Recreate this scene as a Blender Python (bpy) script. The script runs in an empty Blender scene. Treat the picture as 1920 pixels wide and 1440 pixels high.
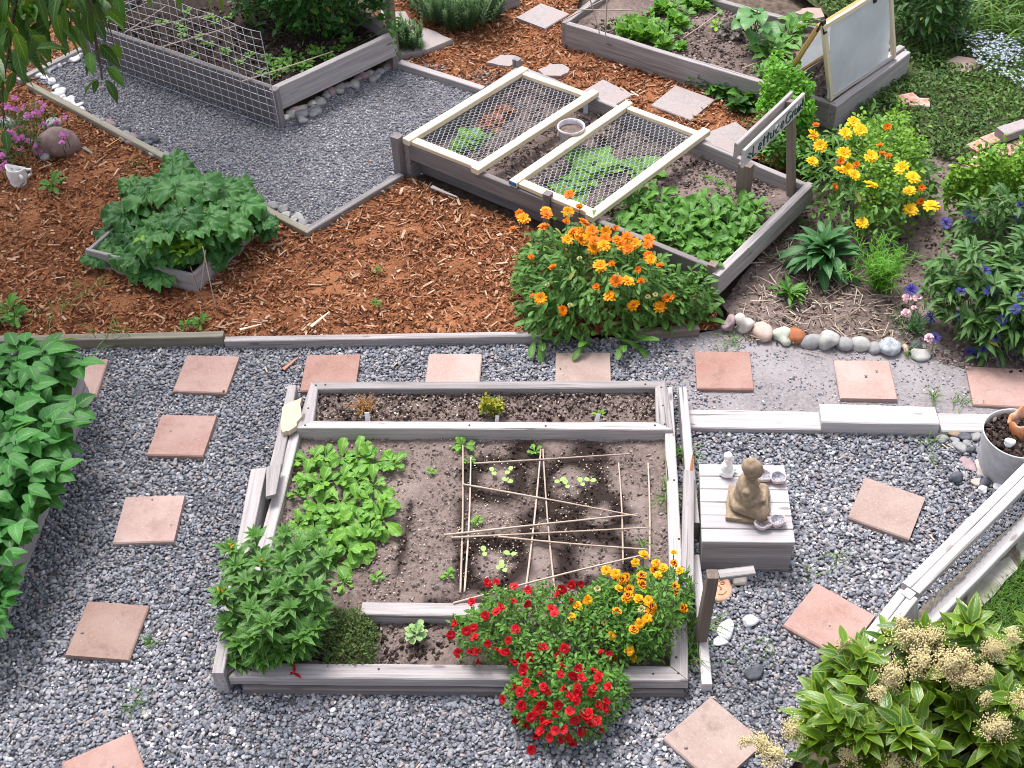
import bpy, bmesh, math, random
import numpy as np
from mathutils import Vector, Matrix, Euler, noise as mnoise
random.seed(7)
rng = np.random.default_rng(7)
SC = bpy.context.scene
COL = SC.collection
PI = math.pi

# ------------------------------------------------------------------ camera model (solved from the 30 cm pavers)
F = 2441.94; PIT = math.radians(43.533); ROLL = math.radians(-2.718); H = 4.977
cp, sp = math.cos(PIT), math.sin(PIT); cr, sr = math.cos(ROLL), math.sin(ROLL)
AX_R = np.array([cr, sr*sp, sr*cp]); AX_U = np.array([-sr, cr*sp, cr*cp]); AX_F = np.array([0, cp, -sp])
EYE = np.array([0, 0, H])
def ray(px, py):
    d = AX_R*(px-960) - AX_U*(py-720) + AX_F*F
    return d/np.linalg.norm(d)
def at(px, py, z=0.0):
    d = ray(px, py); t = (z-H)/d[2]
    return EYE + d*t
def along(px, py, dist):
    return EYE + ray(px, py)*dist
def proj(P):
    d = np.asarray(P, float)-EYE
    z = d@AX_F
    return np.stack([960+F*(d@AX_R)/z, 720-F*(d@AX_U)/z], -1)
def inpoly(pts, poly):
    x, y = pts[:, 0], pts[:, 1]; ins = np.zeros(len(pts), bool)
    n = len(poly); j = n-1
    for i in range(n):
        xi, yi = poly[i][:2]; xj, yj = poly[j][:2]
        if yi != yj:
            c = ((yi > y) != (yj > y)) & (x < (xj-xi)*(y-yi)/(yj-yi)+xi)
            ins ^= c
        j = i
    return ins
def edge_dist(pts, poly):
    best = np.full(len(pts), 1e9)
    n = len(poly)
    for i in range(n):
        a = np.array(poly[i][:2]); b = np.array(poly[(i+1) % n][:2]); ab = b-a
        t = np.clip(((pts-a)@ab)/(ab@ab+1e-12), 0, 1)
        best = np.minimum(best, np.linalg.norm(pts-(a+t[:, None]*ab), axis=1))
    return best

# ------------------------------------------------------------------ scene objects
def setp(o, label=None, cat=None, group=None, kind=None):
    if label: o['label'] = label
    if cat: o['category'] = cat
    if group: o['group'] = group
    if kind: o['kind'] = kind
    return o
def thing(name, label, cat, loc=(0, 0, 0), group=None, rz=0.0):
    o = bpy.data.objects.new(name, None); COL.objects.link(o)
    o.location = Vector([float(v) for v in loc]); o.rotation_euler = (0, 0, rz); o.empty_display_size = .1
    return setp(o, label, cat, group)
def mesh_np(name, V, Q, T=None):
    me = bpy.data.meshes.new(name)
    V = np.asarray(V, np.float32); n = len(V)
    me.vertices.add(n); me.vertices.foreach_set('co', V.ravel())
    nq = 0 if Q is None else len(Q); nt = 0 if T is None else len(T)
    idx = []; st = []
    if nq: idx.append(np.asarray(Q, np.int32).ravel()); st.append(np.arange(nq)*4)
    if nt: idx.append(np.asarray(T, np.int32).ravel()); st.append(nq*4+np.arange(nt)*3)
    idx = np.concatenate(idx); st = np.concatenate(st)
    me.loops.add(len(idx)); me.loops.foreach_set('vertex_index', idx)
    me.polygons.add(nq+nt); me.polygons.foreach_set('loop_start', st.astype(np.int32))
    me.update(calc_edges=True)
    return me
def link(name, me, m, parent=None, local=False, smooth=True):
    """one mesh object; vertices are world coordinates unless local"""
    o = bpy.data.objects.new(name, me); COL.objects.link(o)
    if m and len(me.materials) == 0: me.materials.append(m)
    if smooth: me.shade_smooth()
    if parent:
        o.parent = parent
        if not local:
            l = parent.location
            me.transform(Matrix.Translation(-Vector(l)))
    return o
def dup(root, loc, rz=0.0, s=1.0, label=None, group=None, rx=0, ry=0):
    r = root.copy(); COL.objects.link(r)
    r.location = Vector([float(v) for v in loc]); r.rotation_euler = (rx, ry, rz)
    r.scale = (s, s, s) if not hasattr(s, '__len__') else s
    if label: r['label'] = label
    if group: r['group'] = group
    for ch in list(root.children):
        c = ch.copy(); COL.objects.link(c); c.parent = r
        for g in list(ch.children):
            d = g.copy(); COL.objects.link(d); d.parent = c
    return r
def child_copy(src, parent, loc, rot, s=1.0, name=None):
    """copy of a part mesh placed under a thing (loc in world)"""
    c = src.copy(); COL.objects.link(c); c.parent = parent
    c.location = Vector([float(v) for v in loc])-parent.location
    c.rotation_euler = rot; c.scale = (s, s, s)
    return c

# ------------------------------------------------------------------ materials
class NT:
    def __init__(self, name):
        self.m = bpy.data.materials.new(name); self.m.use_nodes = True
        self.t = self.m.node_tree; self.n = self.t.nodes
        self.b = self.n['Principled BSDF']; self.o = self.n['Material Output']
    def new(self, ty, **kw):
        n = self.n.new(ty)
        for k, v in kw.items(): setattr(n, k, v)
        return n
    def l(self, a, b): self.t.links.new(a, b)
    def coord(self, kind='Object'):
        return self.new('ShaderNodeTexCoord').outputs[kind]
    def mapping(self, src, scale=(1, 1, 1), loc=(0, 0, 0)):
        n = self.new('ShaderNodeMapping'); n.inputs['Scale'].default_value = scale; n.inputs['Location'].default_value = loc
        self.l(src, n.inputs['Vector']); return n.outputs[0]
    def noise(self, vec, scale, detail=4, rough=.6, out='Fac', dist=0):
        n = self.new('ShaderNodeTexNoise'); n.inputs['Scale'].default_value = scale; n.inputs['Detail'].default_value = detail
        n.inputs['Roughness'].default_value = rough; n.inputs['Distortion'].default_value = dist
        if vec is not None: self.l(vec, n.inputs['Vector'])
        return n.outputs[out]
    def ramp(self, src, stops, interp='LINEAR'):
        n = self.new('ShaderNodeValToRGB'); r = n.color_ramp; r.interpolation = interp
        while len(r.elements) < len(stops): r.elements.new(.5)
        for e, (p, c) in zip(r.elements, stops):
            e.position = p; e.color = (*c, 1) if hasattr(c, '__len__') else (c, c, c, 1)
        self.l(src, n.inputs[0]); return n.outputs[0]
    def mix(self, fac, a, b, mode='MIX'):
        n = self.new('ShaderNodeMix', data_type='RGBA', blend_type=mode)
        for s, v in ((n.inputs[0], fac), (n.inputs[6], a), (n.inputs[7], b)):
            if isinstance(v, (int, float)): s.default_value = v
            elif isinstance(v, tuple): s.default_value = (*v, 1)
            else: self.l(v, s)
        return n.outputs[2]
    def math(self, op, a, b=None, c=None):
        n = self.new('ShaderNodeMath', operation=op)
        for i, v in enumerate((a, b, c)):
            if v is None: continue
            if isinstance(v, (int, float)): n.inputs[i].default_value = v
            else: self.l(v, n.inputs[i])
        return n.outputs[0]
    def attr(self, name, ty='GEOMETRY', out='Fac'):
        n = self.new('ShaderNodeAttribute', attribute_name=name, attribute_type=ty); return n.outputs[out]
    def bump(self, h, strength=.3, dist=.005):
        n = self.new('ShaderNodeBump'); n.inputs['Strength'].default_value = strength; n.inputs['Distance'].default_value = dist
        self.l(h, n.inputs['Height']); self.l(n.outputs[0], self.b.inputs['Normal']); return n
    def fin(self, col=None, rough=.8, spec=.3):
        if col is not None:
            if isinstance(col, tuple): self.b.inputs['Base Color'].default_value = (*col, 1)
            else: self.l(col, self.b.inputs['Base Color'])
        self.b.inputs['Roughness'].default_value = rough
        self.b.inputs['Specular IOR Level'].default_value = spec
        return self.m

def m_wood(name, dark, light, crack=(.10, .08, .09), rough=.8, var=.42, knots=True, grain=1.0):
    k = NT(name); oi = k.new('ShaderNodeObjectInfo')
    ofs = k.math('MULTIPLY', oi.outputs['Random'], 37.0)
    cx = k.new('ShaderNodeCombineXYZ'); k.l(ofs, cx.inputs[0]); k.l(ofs, cx.inputs[1])
    ad = k.new('ShaderNodeVectorMath', operation='ADD'); k.l(k.coord(), ad.inputs[0]); k.l(cx.outputs[0], ad.inputs[1])
    v = ad.outputs[0]
    g = k.noise(k.mapping(v, (2.2, 55*grain, 55*grain)), 1.0, 6, .65, dist=.35)
    big = k.noise(k.mapping(v, (1.5, 7, 7)), 1.0, 4, .6)
    c = k.mix(k.ramp(g, [(.3, 0), (.72, 1)]), dark, light)
    c = k.mix(k.ramp(big, [(.35, 0), (.75, .55)]), c, tuple(x*.62 for x in light))
    cr_ = k.noise(k.mapping(v, (1.3, 70*grain, 70*grain)), 1.0, 2, .5, dist=.5)
    c = k.mix(k.ramp(cr_, [(.27, .85), (.36, 0)]), c, crack)
    if knots:
        vo = k.new('ShaderNodeTexVoronoi'); vo.inputs['Scale'].default_value = 1.0
        k.l(k.mapping(v, (3.2, 11, 11)), vo.inputs['Vector'])
        c = k.mix(k.ramp(vo.outputs['Distance'], [(.07, .75), (.13, 0)]), c, crack)
    br = k.math('MULTIPLY_ADD', oi.outputs['Random'], var, 1-var*.5)
    hs = k.new('ShaderNodeHueSaturation'); k.l(c, hs.inputs['Color']); k.l(br, hs.inputs['Value'])
    fine = k.noise(k.mapping(v, (14, 160, 160)), 1.0, 3, .6)
    k.bump(k.mix(.5, g, fine), .55, .004)
    return k.fin(hs.outputs[0], rough, .25)

def m_noise(name, c1, c2, scale=20, rough=.85, bump=.3, c3=None, big=3, spec=.3, bd=.004, lo=.35, hi=.68):
    k = NT(name); v = k.coord()
    f = k.noise(v, scale, 8, .65)
    c = k.mix(k.ramp(f, [(lo, 0), (hi, 1)]), c1, c2)
    if c3: c = k.mix(k.ramp(k.noise(v, big, 4, .6), [(.42, 0), (.68, .8)]), c, c3)
    if bump: k.bump(f, bump, bd)
    return k.fin(c, rough, spec)

def m_leaf(name, dark, light, vein=None, rough=.5, trans=.25, edge=None, spec=.4, veinw=.07):
    g_ = (1.38, 1.18, .68); dark = tuple(a*b for a, b in zip(dark, g_)); light = tuple(a*b for a, b in zip(light, g_)); vein = tuple(a*b for a, b in zip(vein, g_)) if vein else None
    k = NT(name)
    lv = k.attr('lv', out='Vector'); sx = k.new('ShaderNodeSeparateXYZ'); k.l(lv, sx.inputs[0])
    a = k.math('ABSOLUTE', sx.outputs[0]); t = sx.outputs[1]
    tn = k.attr('tint'); c = k.mix(tn, dark, light); c = k.mix(k.ramp(tn, [(.96, 0), (.985, .8)]), c, (.36, .30, .05))
    mott = k.noise(k.coord(), 45, 3, .6)
    c = k.mix(k.ramp(mott, [(.35, .28), (.7, 0)]), c, tuple(x*.55 for x in dark))
    if vein:
        c = k.mix(k.ramp(a, [(0, .8), (veinw*2, 0)]), c, vein)
        s = k.math('SINE', k.math('MULTIPLY_ADD', t, 44.0, k.math('MULTIPLY', a, -11.0)))
        c = k.mix(k.math('MULTIPLY', k.ramp(s, [(.75, 0), (1, .4)]), 1.0), c, vein)
        k.bump(k.math('ADD', k.ramp(s, [(.5, 1), (1, .3)]), k.ramp(a, [(0, 0), (.2, 1)])), .35, .002)
    if edge: c = k.mix(k.ramp(a, [(.72, 0), (.95, .85)]), c, edge)
    m = k.fin(c, rough, spec)
    if trans:
        tr = k.new('ShaderNodeBsdfTranslucent'); k.l(k.mix(.35, c, (.35, .6, .02)), tr.inputs['Color'])
        ms = k.new('ShaderNodeMixShader'); ms.inputs[0].default_value = trans
        k.l(k.b.outputs[0], ms.inputs[1]); k.l(tr.outputs[0], ms.inputs[2]); k.l(ms.outputs[0], k.o.inputs[0])
    return m

def m_petal(name, base, tip, p0=.25, p1=.6, rough=.55, trans=.2, tintto=None):
    k = NT(name)
    lv = k.attr('lv', out='Vector'); sx = k.new('ShaderNodeSeparateXYZ'); k.l(lv, sx.inputs[0])
    c = k.mix(k.ramp(sx.outputs[1], [(p0, 0), (p1, 1)]), base, tip)
    if tintto: c = k.mix(k.attr('tint'), c, tintto)
    m = k.fin(c, rough, .25)
    tr = k.new('ShaderNodeBsdfTranslucent'); k.l(c, tr.inputs['Color'])
    ms = k.new('ShaderNodeMixShader'); ms.inputs[0].default_value = trans
    k.l(k.b.outputs[0], ms.inputs[1]); k.l(tr.outputs[0], ms.inputs[2]); k.l(ms.outputs[0], k.o.inputs[0])
    return m

def m_scatter(name, stops, rough=.7, nscale=60, spec=.35, bump=.2):
    k = NT(name)
    c = k.ramp(k.attr('cv', 'INSTANCER'), stops, 'LINEAR')
    v = k.new('ShaderNodeNewGeometry').outputs['Position']
    f = k.noise(v, nscale, 4, .6)
    c = k.mix(k.ramp(f, [(.3, .45), (.65, 0)]), c, k.mix(1.0, c, (.45, .42, .42), 'MULTIPLY'))
    if bump: k.bump(f, bump, .003)
    return k.fin(c, rough, spec)

# ------------------------------------------------------------------ solids
def loft(sections, cap=True):
    """sections: (n, m, 3) closed rings"""
    S_ = np.asarray(sections, float); n, m, _ = S_.shape
    V = S_.reshape(-1, 3)
    i = np.arange(n-1)[:, None]*m; j = np.arange(m)[None, :]; j2 = (j+1) % m
    Q = np.stack([i+j, i+j2, i+m+j2, i+m+j], -1).reshape(-1, 4)
    return V, Q, n, m
def bm_from(V, Q, n, m):
    bm = bmesh.new(); vs = [bm.verts.new(v) for v in V]
    for q in Q: bm.faces.new([vs[i] for i in q])
    bm.faces.new([vs[i] for i in range(m)][::-1]); bm.faces.new([vs[(n-1)*m+i] for i in range(m)])
    bmesh.ops.recalc_face_normals(bm, faces=bm.faces)
    return bm
def jit(k, s=1.0): return (mnoise.noise(Vector((k*1.7, s*3.1, k*.3)))) 
def solid(name, secs_local, m, parent, loc, mat3, wear=.0025, label=None):
    secs = np.array(secs_local, float)
    n = len(secs); sd = random.random()*50
    for i in range(n):
        for j in range(secs.shape[1]):
            w = mnoise.noise_vector(Vector((secs[i, j, 0]*6+sd, secs[i, j, 1]*8, secs[i, j, 2]*8+sd*.3)))
            secs[i, j, 1] += w[1]*wear; secs[i, j, 2] += w[2]*wear
    V, Q, n, mm = loft(secs)
    bm = bm_from(V, Q, n, mm); me = bpy.data.meshes.new(name); bm.to_mesh(me); bm.free()
    me.materials.append(m)
    o = bpy.data.objects.new(name, me); COL.objects.link(o)
    M = Matrix.Identity(4)
    for c in range(3):
        for r in range(3): M[r][c] = mat3[c][r]
    M.translation = Vector([float(x) for x in loc])
    if parent:
        o.parent = parent; M.translation -= Vector(parent.location)
    o.matrix_local = M
    if label: o['label'] = label
    return o
def rect_ring(x, y0, y1, z0, z1, ch):
    return [(x, y0+ch, z0), (x, y1-ch, z0), (x, y1, z0+ch), (x, y1, z1-ch), (x, y1-ch, z1), (x, y0+ch, z1), (x, y0, z1-ch), (x, y0, z0+ch)]
def beam(name, p0, p1, w, h, m, parent=None, up=(0, 0, 1), ch=.004, wear=.002, n=None, taper=1.0, label=None, off=(0, 0)):
    """rectangular timber from p0 to p1; w across, h along 'up'"""
    p0 = np.array(p0, float); p1 = np.array(p1, float); d = p1-p0; L = np.linalg.norm(d); x = d/L
    u = np.array(up, float); y = np.cross(u, x); y /= np.linalg.norm(y); z = np.cross(x, y)
    n = n or max(2, int(L/.08)+1)
    secs = []
    for i in range(n):
        t = i/(n-1); s = 1+(taper-1)*t
        xx = -L/2+t*L
        secs.append(rect_ring(xx, -w/2*s+off[0], w/2*s+off[0], -h/2*s+off[1], h/2*s+off[1], ch))
    return solid(name, secs, m, parent, (p0+p1)/2, (x, y, z), wear, label)
def plank(name, quad, z0, z1, m, parent=None, ch=.004, wear=.0025, label=None):
    """board from 4 plan points a-b (long side) c-d, vertical sides, mitres allowed"""
    q = [np.array(p[:2], float) for p in quad]
    if np.linalg.norm(q[1]-q[0])+np.linalg.norm(q[2]-q[3]) < np.linalg.norm(q[2]-q[1])+np.linalg.norm(q[3]-q[0]): q = q[1:]+q[:1]
    a, b, c, d = q
    cen = (a+b+c+d)/4; x = (b-a)+(c-d); L = np.linalg.norm(x)/2; x = x/np.linalg.norm(x); y = np.array([-x[1], x[0]])
    lc = [np.array([(p-cen)@x, (p-cen)@y]) for p in q]
    if lc[0][1] > lc[3][1]: lc = [lc[3], lc[2], lc[1], lc[0]]
    n = max(2, int(L/.09)+1); h = (z1-z0)
    secs = []
    for i in range(n):
        t = i/(n-1); A = lc[0]*(1-t)+lc[1]*t; D = lc[3]*(1-t)+lc[2]*t
        def P(s, z):  # s 0..1 from A to D
            p = A*(1-s)+D*s; return (p[0], p[1], z)
        wd = max(np.linalg.norm(D-A), 1e-4); e = min(ch/wd, .3)
        secs.append([P(e, -h/2), P(1-e, -h/2), P(1, -h/2+ch), P(1, h/2-ch), P(1-e, h/2), P(e, h/2), P(0, h/2-ch), P(0, -h/2+ch)])
    return solid(name, secs, m, parent, (cen[0], cen[1], (z0+z1)/2), ((x[0], x[1], 0), (y[0], y[1], 0), (0, 0, 1)), wear, label)
def wall(name, pa, pb, ztop, z0, th, m, parent=None, side=1, label=None, wear=.0025, ea=0, eb=0):
    """board standing along the pixel line pa-pb (its outer top edge), thickness to one side"""
    a = at(*pa, ztop)[:2]; b = at(*pb, ztop)[:2]; d = (b-a)/np.linalg.norm(b-a); nrm = np.array([-d[1], d[0]])*side
    a = a-d*ea; b = b+d*eb
    return plank(name, [a, b, b+nrm*th, a+nrm*th], z0, ztop, m, parent, label=label, wear=wear)

class Acc:
    def __init__(s): s.V = []; s.Q = []; s.t = []; s.lv = []; s.n = 0
    def add(s, V, Q, t, lv):
        s.V.append(V); s.Q.append(Q+s.n); s.t.append(t); s.lv.append(lv); s.n += len(V)
    def build(s, name, m, parent=None, local=False, smooth=True):
        V = np.concatenate(s.V); Q = np.concatenate(s.Q)
        me = mesh_np(name, V, Q)
        a = me.attributes.new('tint', 'FLOAT', 'POINT'); a.data.foreach_set('value', np.concatenate(s.t).astype(np.float32))
        a = me.attributes.new('lv', 'FLOAT_VECTOR', 'POINT'); a.data.foreach_set('vector', np.concatenate(s.lv).astype(np.float32).ravel())
        return link(name, me, m, parent, local, smooth)
PROF = {
 'lance': lambda t: np.sin(PI*t**.75)**1.05,
 'ovate': lambda t: np.sin(PI*t**.62)**.85,
 'spoon': lambda t: (.22+.78*np.sin(PI/2*np.minimum(1, t/.68))**2)*np.sqrt(np.clip(1-t**7, 0, 1)),
 'round': lambda t: np.sqrt(np.clip(1-(2*t-1)**2, 0, 1)),
 'strip': lambda t: (1-t**3)*(.75+.25*np.minimum(1, t*6)),
 'petal': lambda t: (.3+.7*np.minimum(1, t*1.6))*np.sqrt(np.clip(1-t**5, 0, 1)),
 'rhub': lambda t: np.sin(PI*t**.48)**.6,
 'lobed': lambda t: (.10+.90*np.sin(PI/2*np.clip((t-.06)/.5, 0, 1))**1.5)*np.sqrt(np.clip(1-t**5, 0, 1))*(.92+.12*np.sin(t*22.0)),
 'shape': None,
}
TP = {'spoon': 1.7, 'lobed': 1.6, 'petal': 1.6, 'ovate': 1.15, 'round': 1.2}
def leaves(A, base, yaw, pitch, L, W, prof='ovate', nl=5, nw=3, fold=.25, droop=.6, wave=0., wfreq=3., roll=0., tint=None):
    base = np.atleast_2d(base).astype(float); N = len(base)
    f = lambda v: np.broadcast_to(np.asarray(v, float), (N,)).copy()
    yaw, pitch, L, W, fold, droop, wave, roll = map(f, (yaw, pitch, L, W, fold, droop, wave, roll))
    tint = np.where(rng.random(N) < .010, 1.0, rng.random(N)*.94) if tint is None else np.minimum(f(tint), .94)
    t = 1-(1-np.linspace(0, 1, nl+1))**TP.get(prof, 1.0); w = np.maximum(PROF[prof](t), .012); a = np.linspace(-1, 1, nw)
    k = (t[1:]+t[:-1])/2
    ang = pitch[:, None]-droop[:, None]*k[None, :]
    ds = L[:, None]*np.diff(t)[None, :]
    r = np.concatenate([np.zeros((N, 1)), np.cumsum(np.cos(ang)*ds, 1)], 1)
    z = np.concatenate([np.zeros((N, 1)), np.cumsum(np.sin(ang)*ds, 1)], 1)
    angv = pitch[:, None]-droop[:, None]*t[None, :]
    cy, sy = np.cos(yaw)[:, None], np.sin(yaw)[:, None]
    C = np.stack([r*cy, r*sy, z], -1)+base[:, None, :]
    Y = np.stack([-sy+0*r, cy+0*r, 0*r], -1)
    Nn = np.stack([-np.sin(angv)*cy, -np.sin(angv)*sy, np.cos(angv)], -1)
    crl, srl = np.cos(roll)[:, None, None], np.sin(roll)[:, None, None]
    Y2 = Y*crl+Nn*srl; N2 = -Y*srl+Nn*crl
    ww = (w[None, :]*W[:, None]*.5)[:, :, None]
    aa = a[None, None, :]
    ph = rng.random((N, 1, 1))*6.28
    lift = fold[:, None, None]*np.abs(aa)*ww + wave[:, None, None]*np.abs(aa)*ww*np.sin(t[None, :, None]*wfreq*6.28+ph+np.sign(aa)*1.3)
    P = C[:, :, None, :]+Y2[:, :, None, :]*(aa*ww)[..., None]+N2[:, :, None, :]*lift[..., None]
    V = P.reshape(-1, 3); per = (nl+1)*nw
    i, j = np.meshgrid(np.arange(nl), np.arange(nw-1), indexing='ij')
    q = np.stack([i*nw+j, i*nw+j+1, (i+1)*nw+j+1, (i+1)*nw+j], -1).reshape(-1, 4)
    Q = (q[None]+(np.arange(N)*per)[:, None, None]).reshape(-1, 4)
    lv = np.zeros((N, nl+1, nw, 3)); lv[..., 0] = a[None, None, :]; lv[..., 1] = t[None, :, None]
    A.add(V, Q, np.repeat(tint, per), lv.reshape(-1, 3))
def ruffle(A, c, yaw, pit, R, amp=.16, tint=.5, cup=.15, nr=9, na=96, notch=.5):
    """broad palmate leaf with a ruffled rim, attached at its notch"""
    r = np.linspace(.04, 1, nr); a = np.linspace(-PI, PI, na+1); ph = rng.random()*6.28
    rim = 1+.03*np.cos(5*a)+.035*np.sin(8*a+ph)+.02*np.sin(15*a)-notch*np.exp(-((np.abs(a)-PI)/.30)**2)
    Rr = r[:, None]*rim[None, :]*R
    x = Rr*np.cos(a); y = Rr*np.sin(a)*.92
    z = R*(amp*r[:, None]**4*(.7*np.sin(6*a+ph)+1.0*np.sin(11*a+2*ph)+.5*np.sin(19*a))[None, :] + .05*np.sin(r[:, None]*9+3*np.sin(3*a+ph)[None, :]) - cup*r[:, None]**2 + .03*np.cos(5*a)[None, :]*r[:, None])
    P = np.stack([x+R*.5, y, z], -1).reshape(-1, 3)
    cpi, spi = math.cos(pit), math.sin(pit); cy_, sy_ = math.cos(yaw), math.sin(yaw)
    P = P@np.array([[cpi, 0, spi], [0, 1, 0], [-spi, 0, cpi]])
    P = P@np.array([[cy_, sy_, 0], [-sy_, cy_, 0], [0, 0, 1]])
    V = P+np.asarray(c); m = na+1
    i, j = np.meshgrid(np.arange(nr-1), np.arange(na), indexing='ij')
    Q = np.stack([i*m+j, i*m+j+1, (i+1)*m+j+1, (i+1)*m+j], -1).reshape(-1, 4)[:, ::-1]
    lv = np.zeros((nr, m, 3)); lv[..., 0] = np.abs(np.sin(2.5*a))[None, :]**.45*(.5+.5*r[:, None]); lv[..., 1] = r[:, None]
    A.add(V, Q, np.full(len(V), min(tint, .94)), lv.reshape(-1, 3))
def tube(A, pts, r0, r1=None, sides=5, tint=.3, t0=0.):
    pts = np.asarray(pts, float); n = len(pts); r1 = r0 if r1 is None else r1
    d = np.gradient(pts, axis=0); d /= np.linalg.norm(d, axis=1)[:, None]+1e-9
    ref = np.where(np.abs(d[:, 2:3]) > .9, np.array([[1., 0, 0]]), np.array([[0, 0, 1.]]))
    u = np.cross(d, ref); u /= np.linalg.norm(u, axis=1)[:, None]+1e-9; v = np.cross(d, u)
    th = np.arange(sides)*2*PI/sides; r = np.linspace(r0, r1, n)
    V = pts[:, None, :]+(u[:, None, :]*np.cos(th)[None, :, None]+v[:, None, :]*np.sin(th)[None, :, None])*r[:, None, None]
    V = np.concatenate([V.reshape(-1, 3), pts[[0]], pts[[-1]]])
    i = np.arange(n-1)[:, None]*sides; j = np.arange(sides)[None, :]; j2 = (j+1) % sides
    Q = np.stack([i+j, i+j2, i+sides+j2, i+sides+j], -1).reshape(-1, 4)
    c0 = n*sides
    caps = []
    for k in range(0, sides-1, 2):
        caps.append([c0, (k+2) % sides, k+1, k]); caps.append([c0+1, (n-1)*sides+k, (n-1)*sides+k+1, (n-1)*sides+(k+2) % sides])
    if sides % 2:
        pass
    Q = np.concatenate([Q, np.array(caps)]) if caps else Q
    lv = np.zeros((len(V), 3)); lv[:, 0] = 0.5; lv[:, 1] = t0
    A.add(V, Q, np.full(len(V), tint), lv)
def grid_sheet(name, poly, z, m, step=.08, amp=.0, fs=6.0, kind='structure', parent=None, label=None, hfun=None):
    """ground sheet: plan polygon cut from a fine grid so that it can undulate"""
    P = np.array([p[:2] for p in poly], float); lo = P.min(0); hi = P.max(0)
    bm = bmesh.new(); vs = [bm.verts.new((p[0], p[1], 0)) for p in P]; bm.faces.new(vs)
    bmesh.ops.triangulate(bm, faces=bm.faces)
    for ax in (0, 1):
        c = lo[ax]+step
        while c < hi[ax]:
            no = [0, 0, 0]; no[ax] = 1; co = [0, 0, 0]; co[ax] = c
            bmesh.ops.bisect_plane(bm, geom=bm.verts[:]+bm.edges[:]+bm.faces[:], plane_co=co, plane_no=no)
            c += step
    cen = np.array([f.calc_center_median()[:2] for f in bm.faces]); ok = inpoly(cen, P)
    bmesh.ops.delete(bm, geom=[f for f, k in zip(bm.faces[:], ok) if not k], context='FACES')
    ed = edge_dist(np.array([(v.co.x, v.co.y) for v in bm.verts]), P)
    for v, e in zip(bm.verts, ed):
        h = mnoise.fractal(Vector((v.co.x*fs, v.co.y*fs, z*9)), .9, 2.1, 4)*amp if amp else 0
        if hfun: h += hfun(v.co.x, v.co.y)
        v.co.z = z+h
    bmesh.ops.recalc_face_normals(bm, faces=bm.faces)
    if bm.faces and sum(f.normal.z for f in bm.faces) < 0: bmesh.ops.reverse_faces(bm, faces=bm.faces)
    me = bpy.data.meshes.new(name); bm.to_mesh(me); bm.free()
    o = link(name, me, m, parent, smooth=True)
    if kind and not parent: o['kind'] = kind
    if label: o['label'] = label
    return o

def stone(name, loc, size, m, rz=None, seed=0, rough=.22, parent=None, flat=0, sub=3, angular=0.0, tilt=0.0):
    """irregular stone: size = full lengths"""
    bm = bmesh.new(); bmesh.ops.create_icosphere(bm, subdivisions=sub, radius=.5)
    sd = Vector((seed*3.7, seed*1.3, seed*7.1))
    for v in bm.verts:
        d = mnoise.noise(v.co*1.6+sd)*rough+mnoise.noise(v.co*4+sd)*rough*.35
        if angular:
            c = mnoise.cell_vector(v.co*2.2+sd); d += (c[0]-.5)*angular
        v.co *= (1+d)
        if flat: v.co.z = max(v.co.z, -.5+flat)
    for _ in range(2 if angular else 0):
        bmesh.ops.smooth_vert(bm, verts=bm.verts, factor=.4, use_axis_x=True, use_axis_y=True, use_axis_z=True)
    R = Euler((tilt, 0, rz if rz is not None else random.random()*6.28)).to_matrix().to_4x4()
    bmesh.ops.transform(bm, matrix=R@Matrix.Diagonal((*size, 1)), verts=bm.verts)
    me = bpy.data.meshes.new(name); bm.to_mesh(me); bm.free()
    o = bpy.data.objects.new(name, me); COL.objects.link(o); me.materials.append(m); me.shade_smooth()
    l = Vector([float(x) for x in loc])
    if parent: o.parent = parent; l -= parent.location
    o.location = l
    return o

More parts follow.
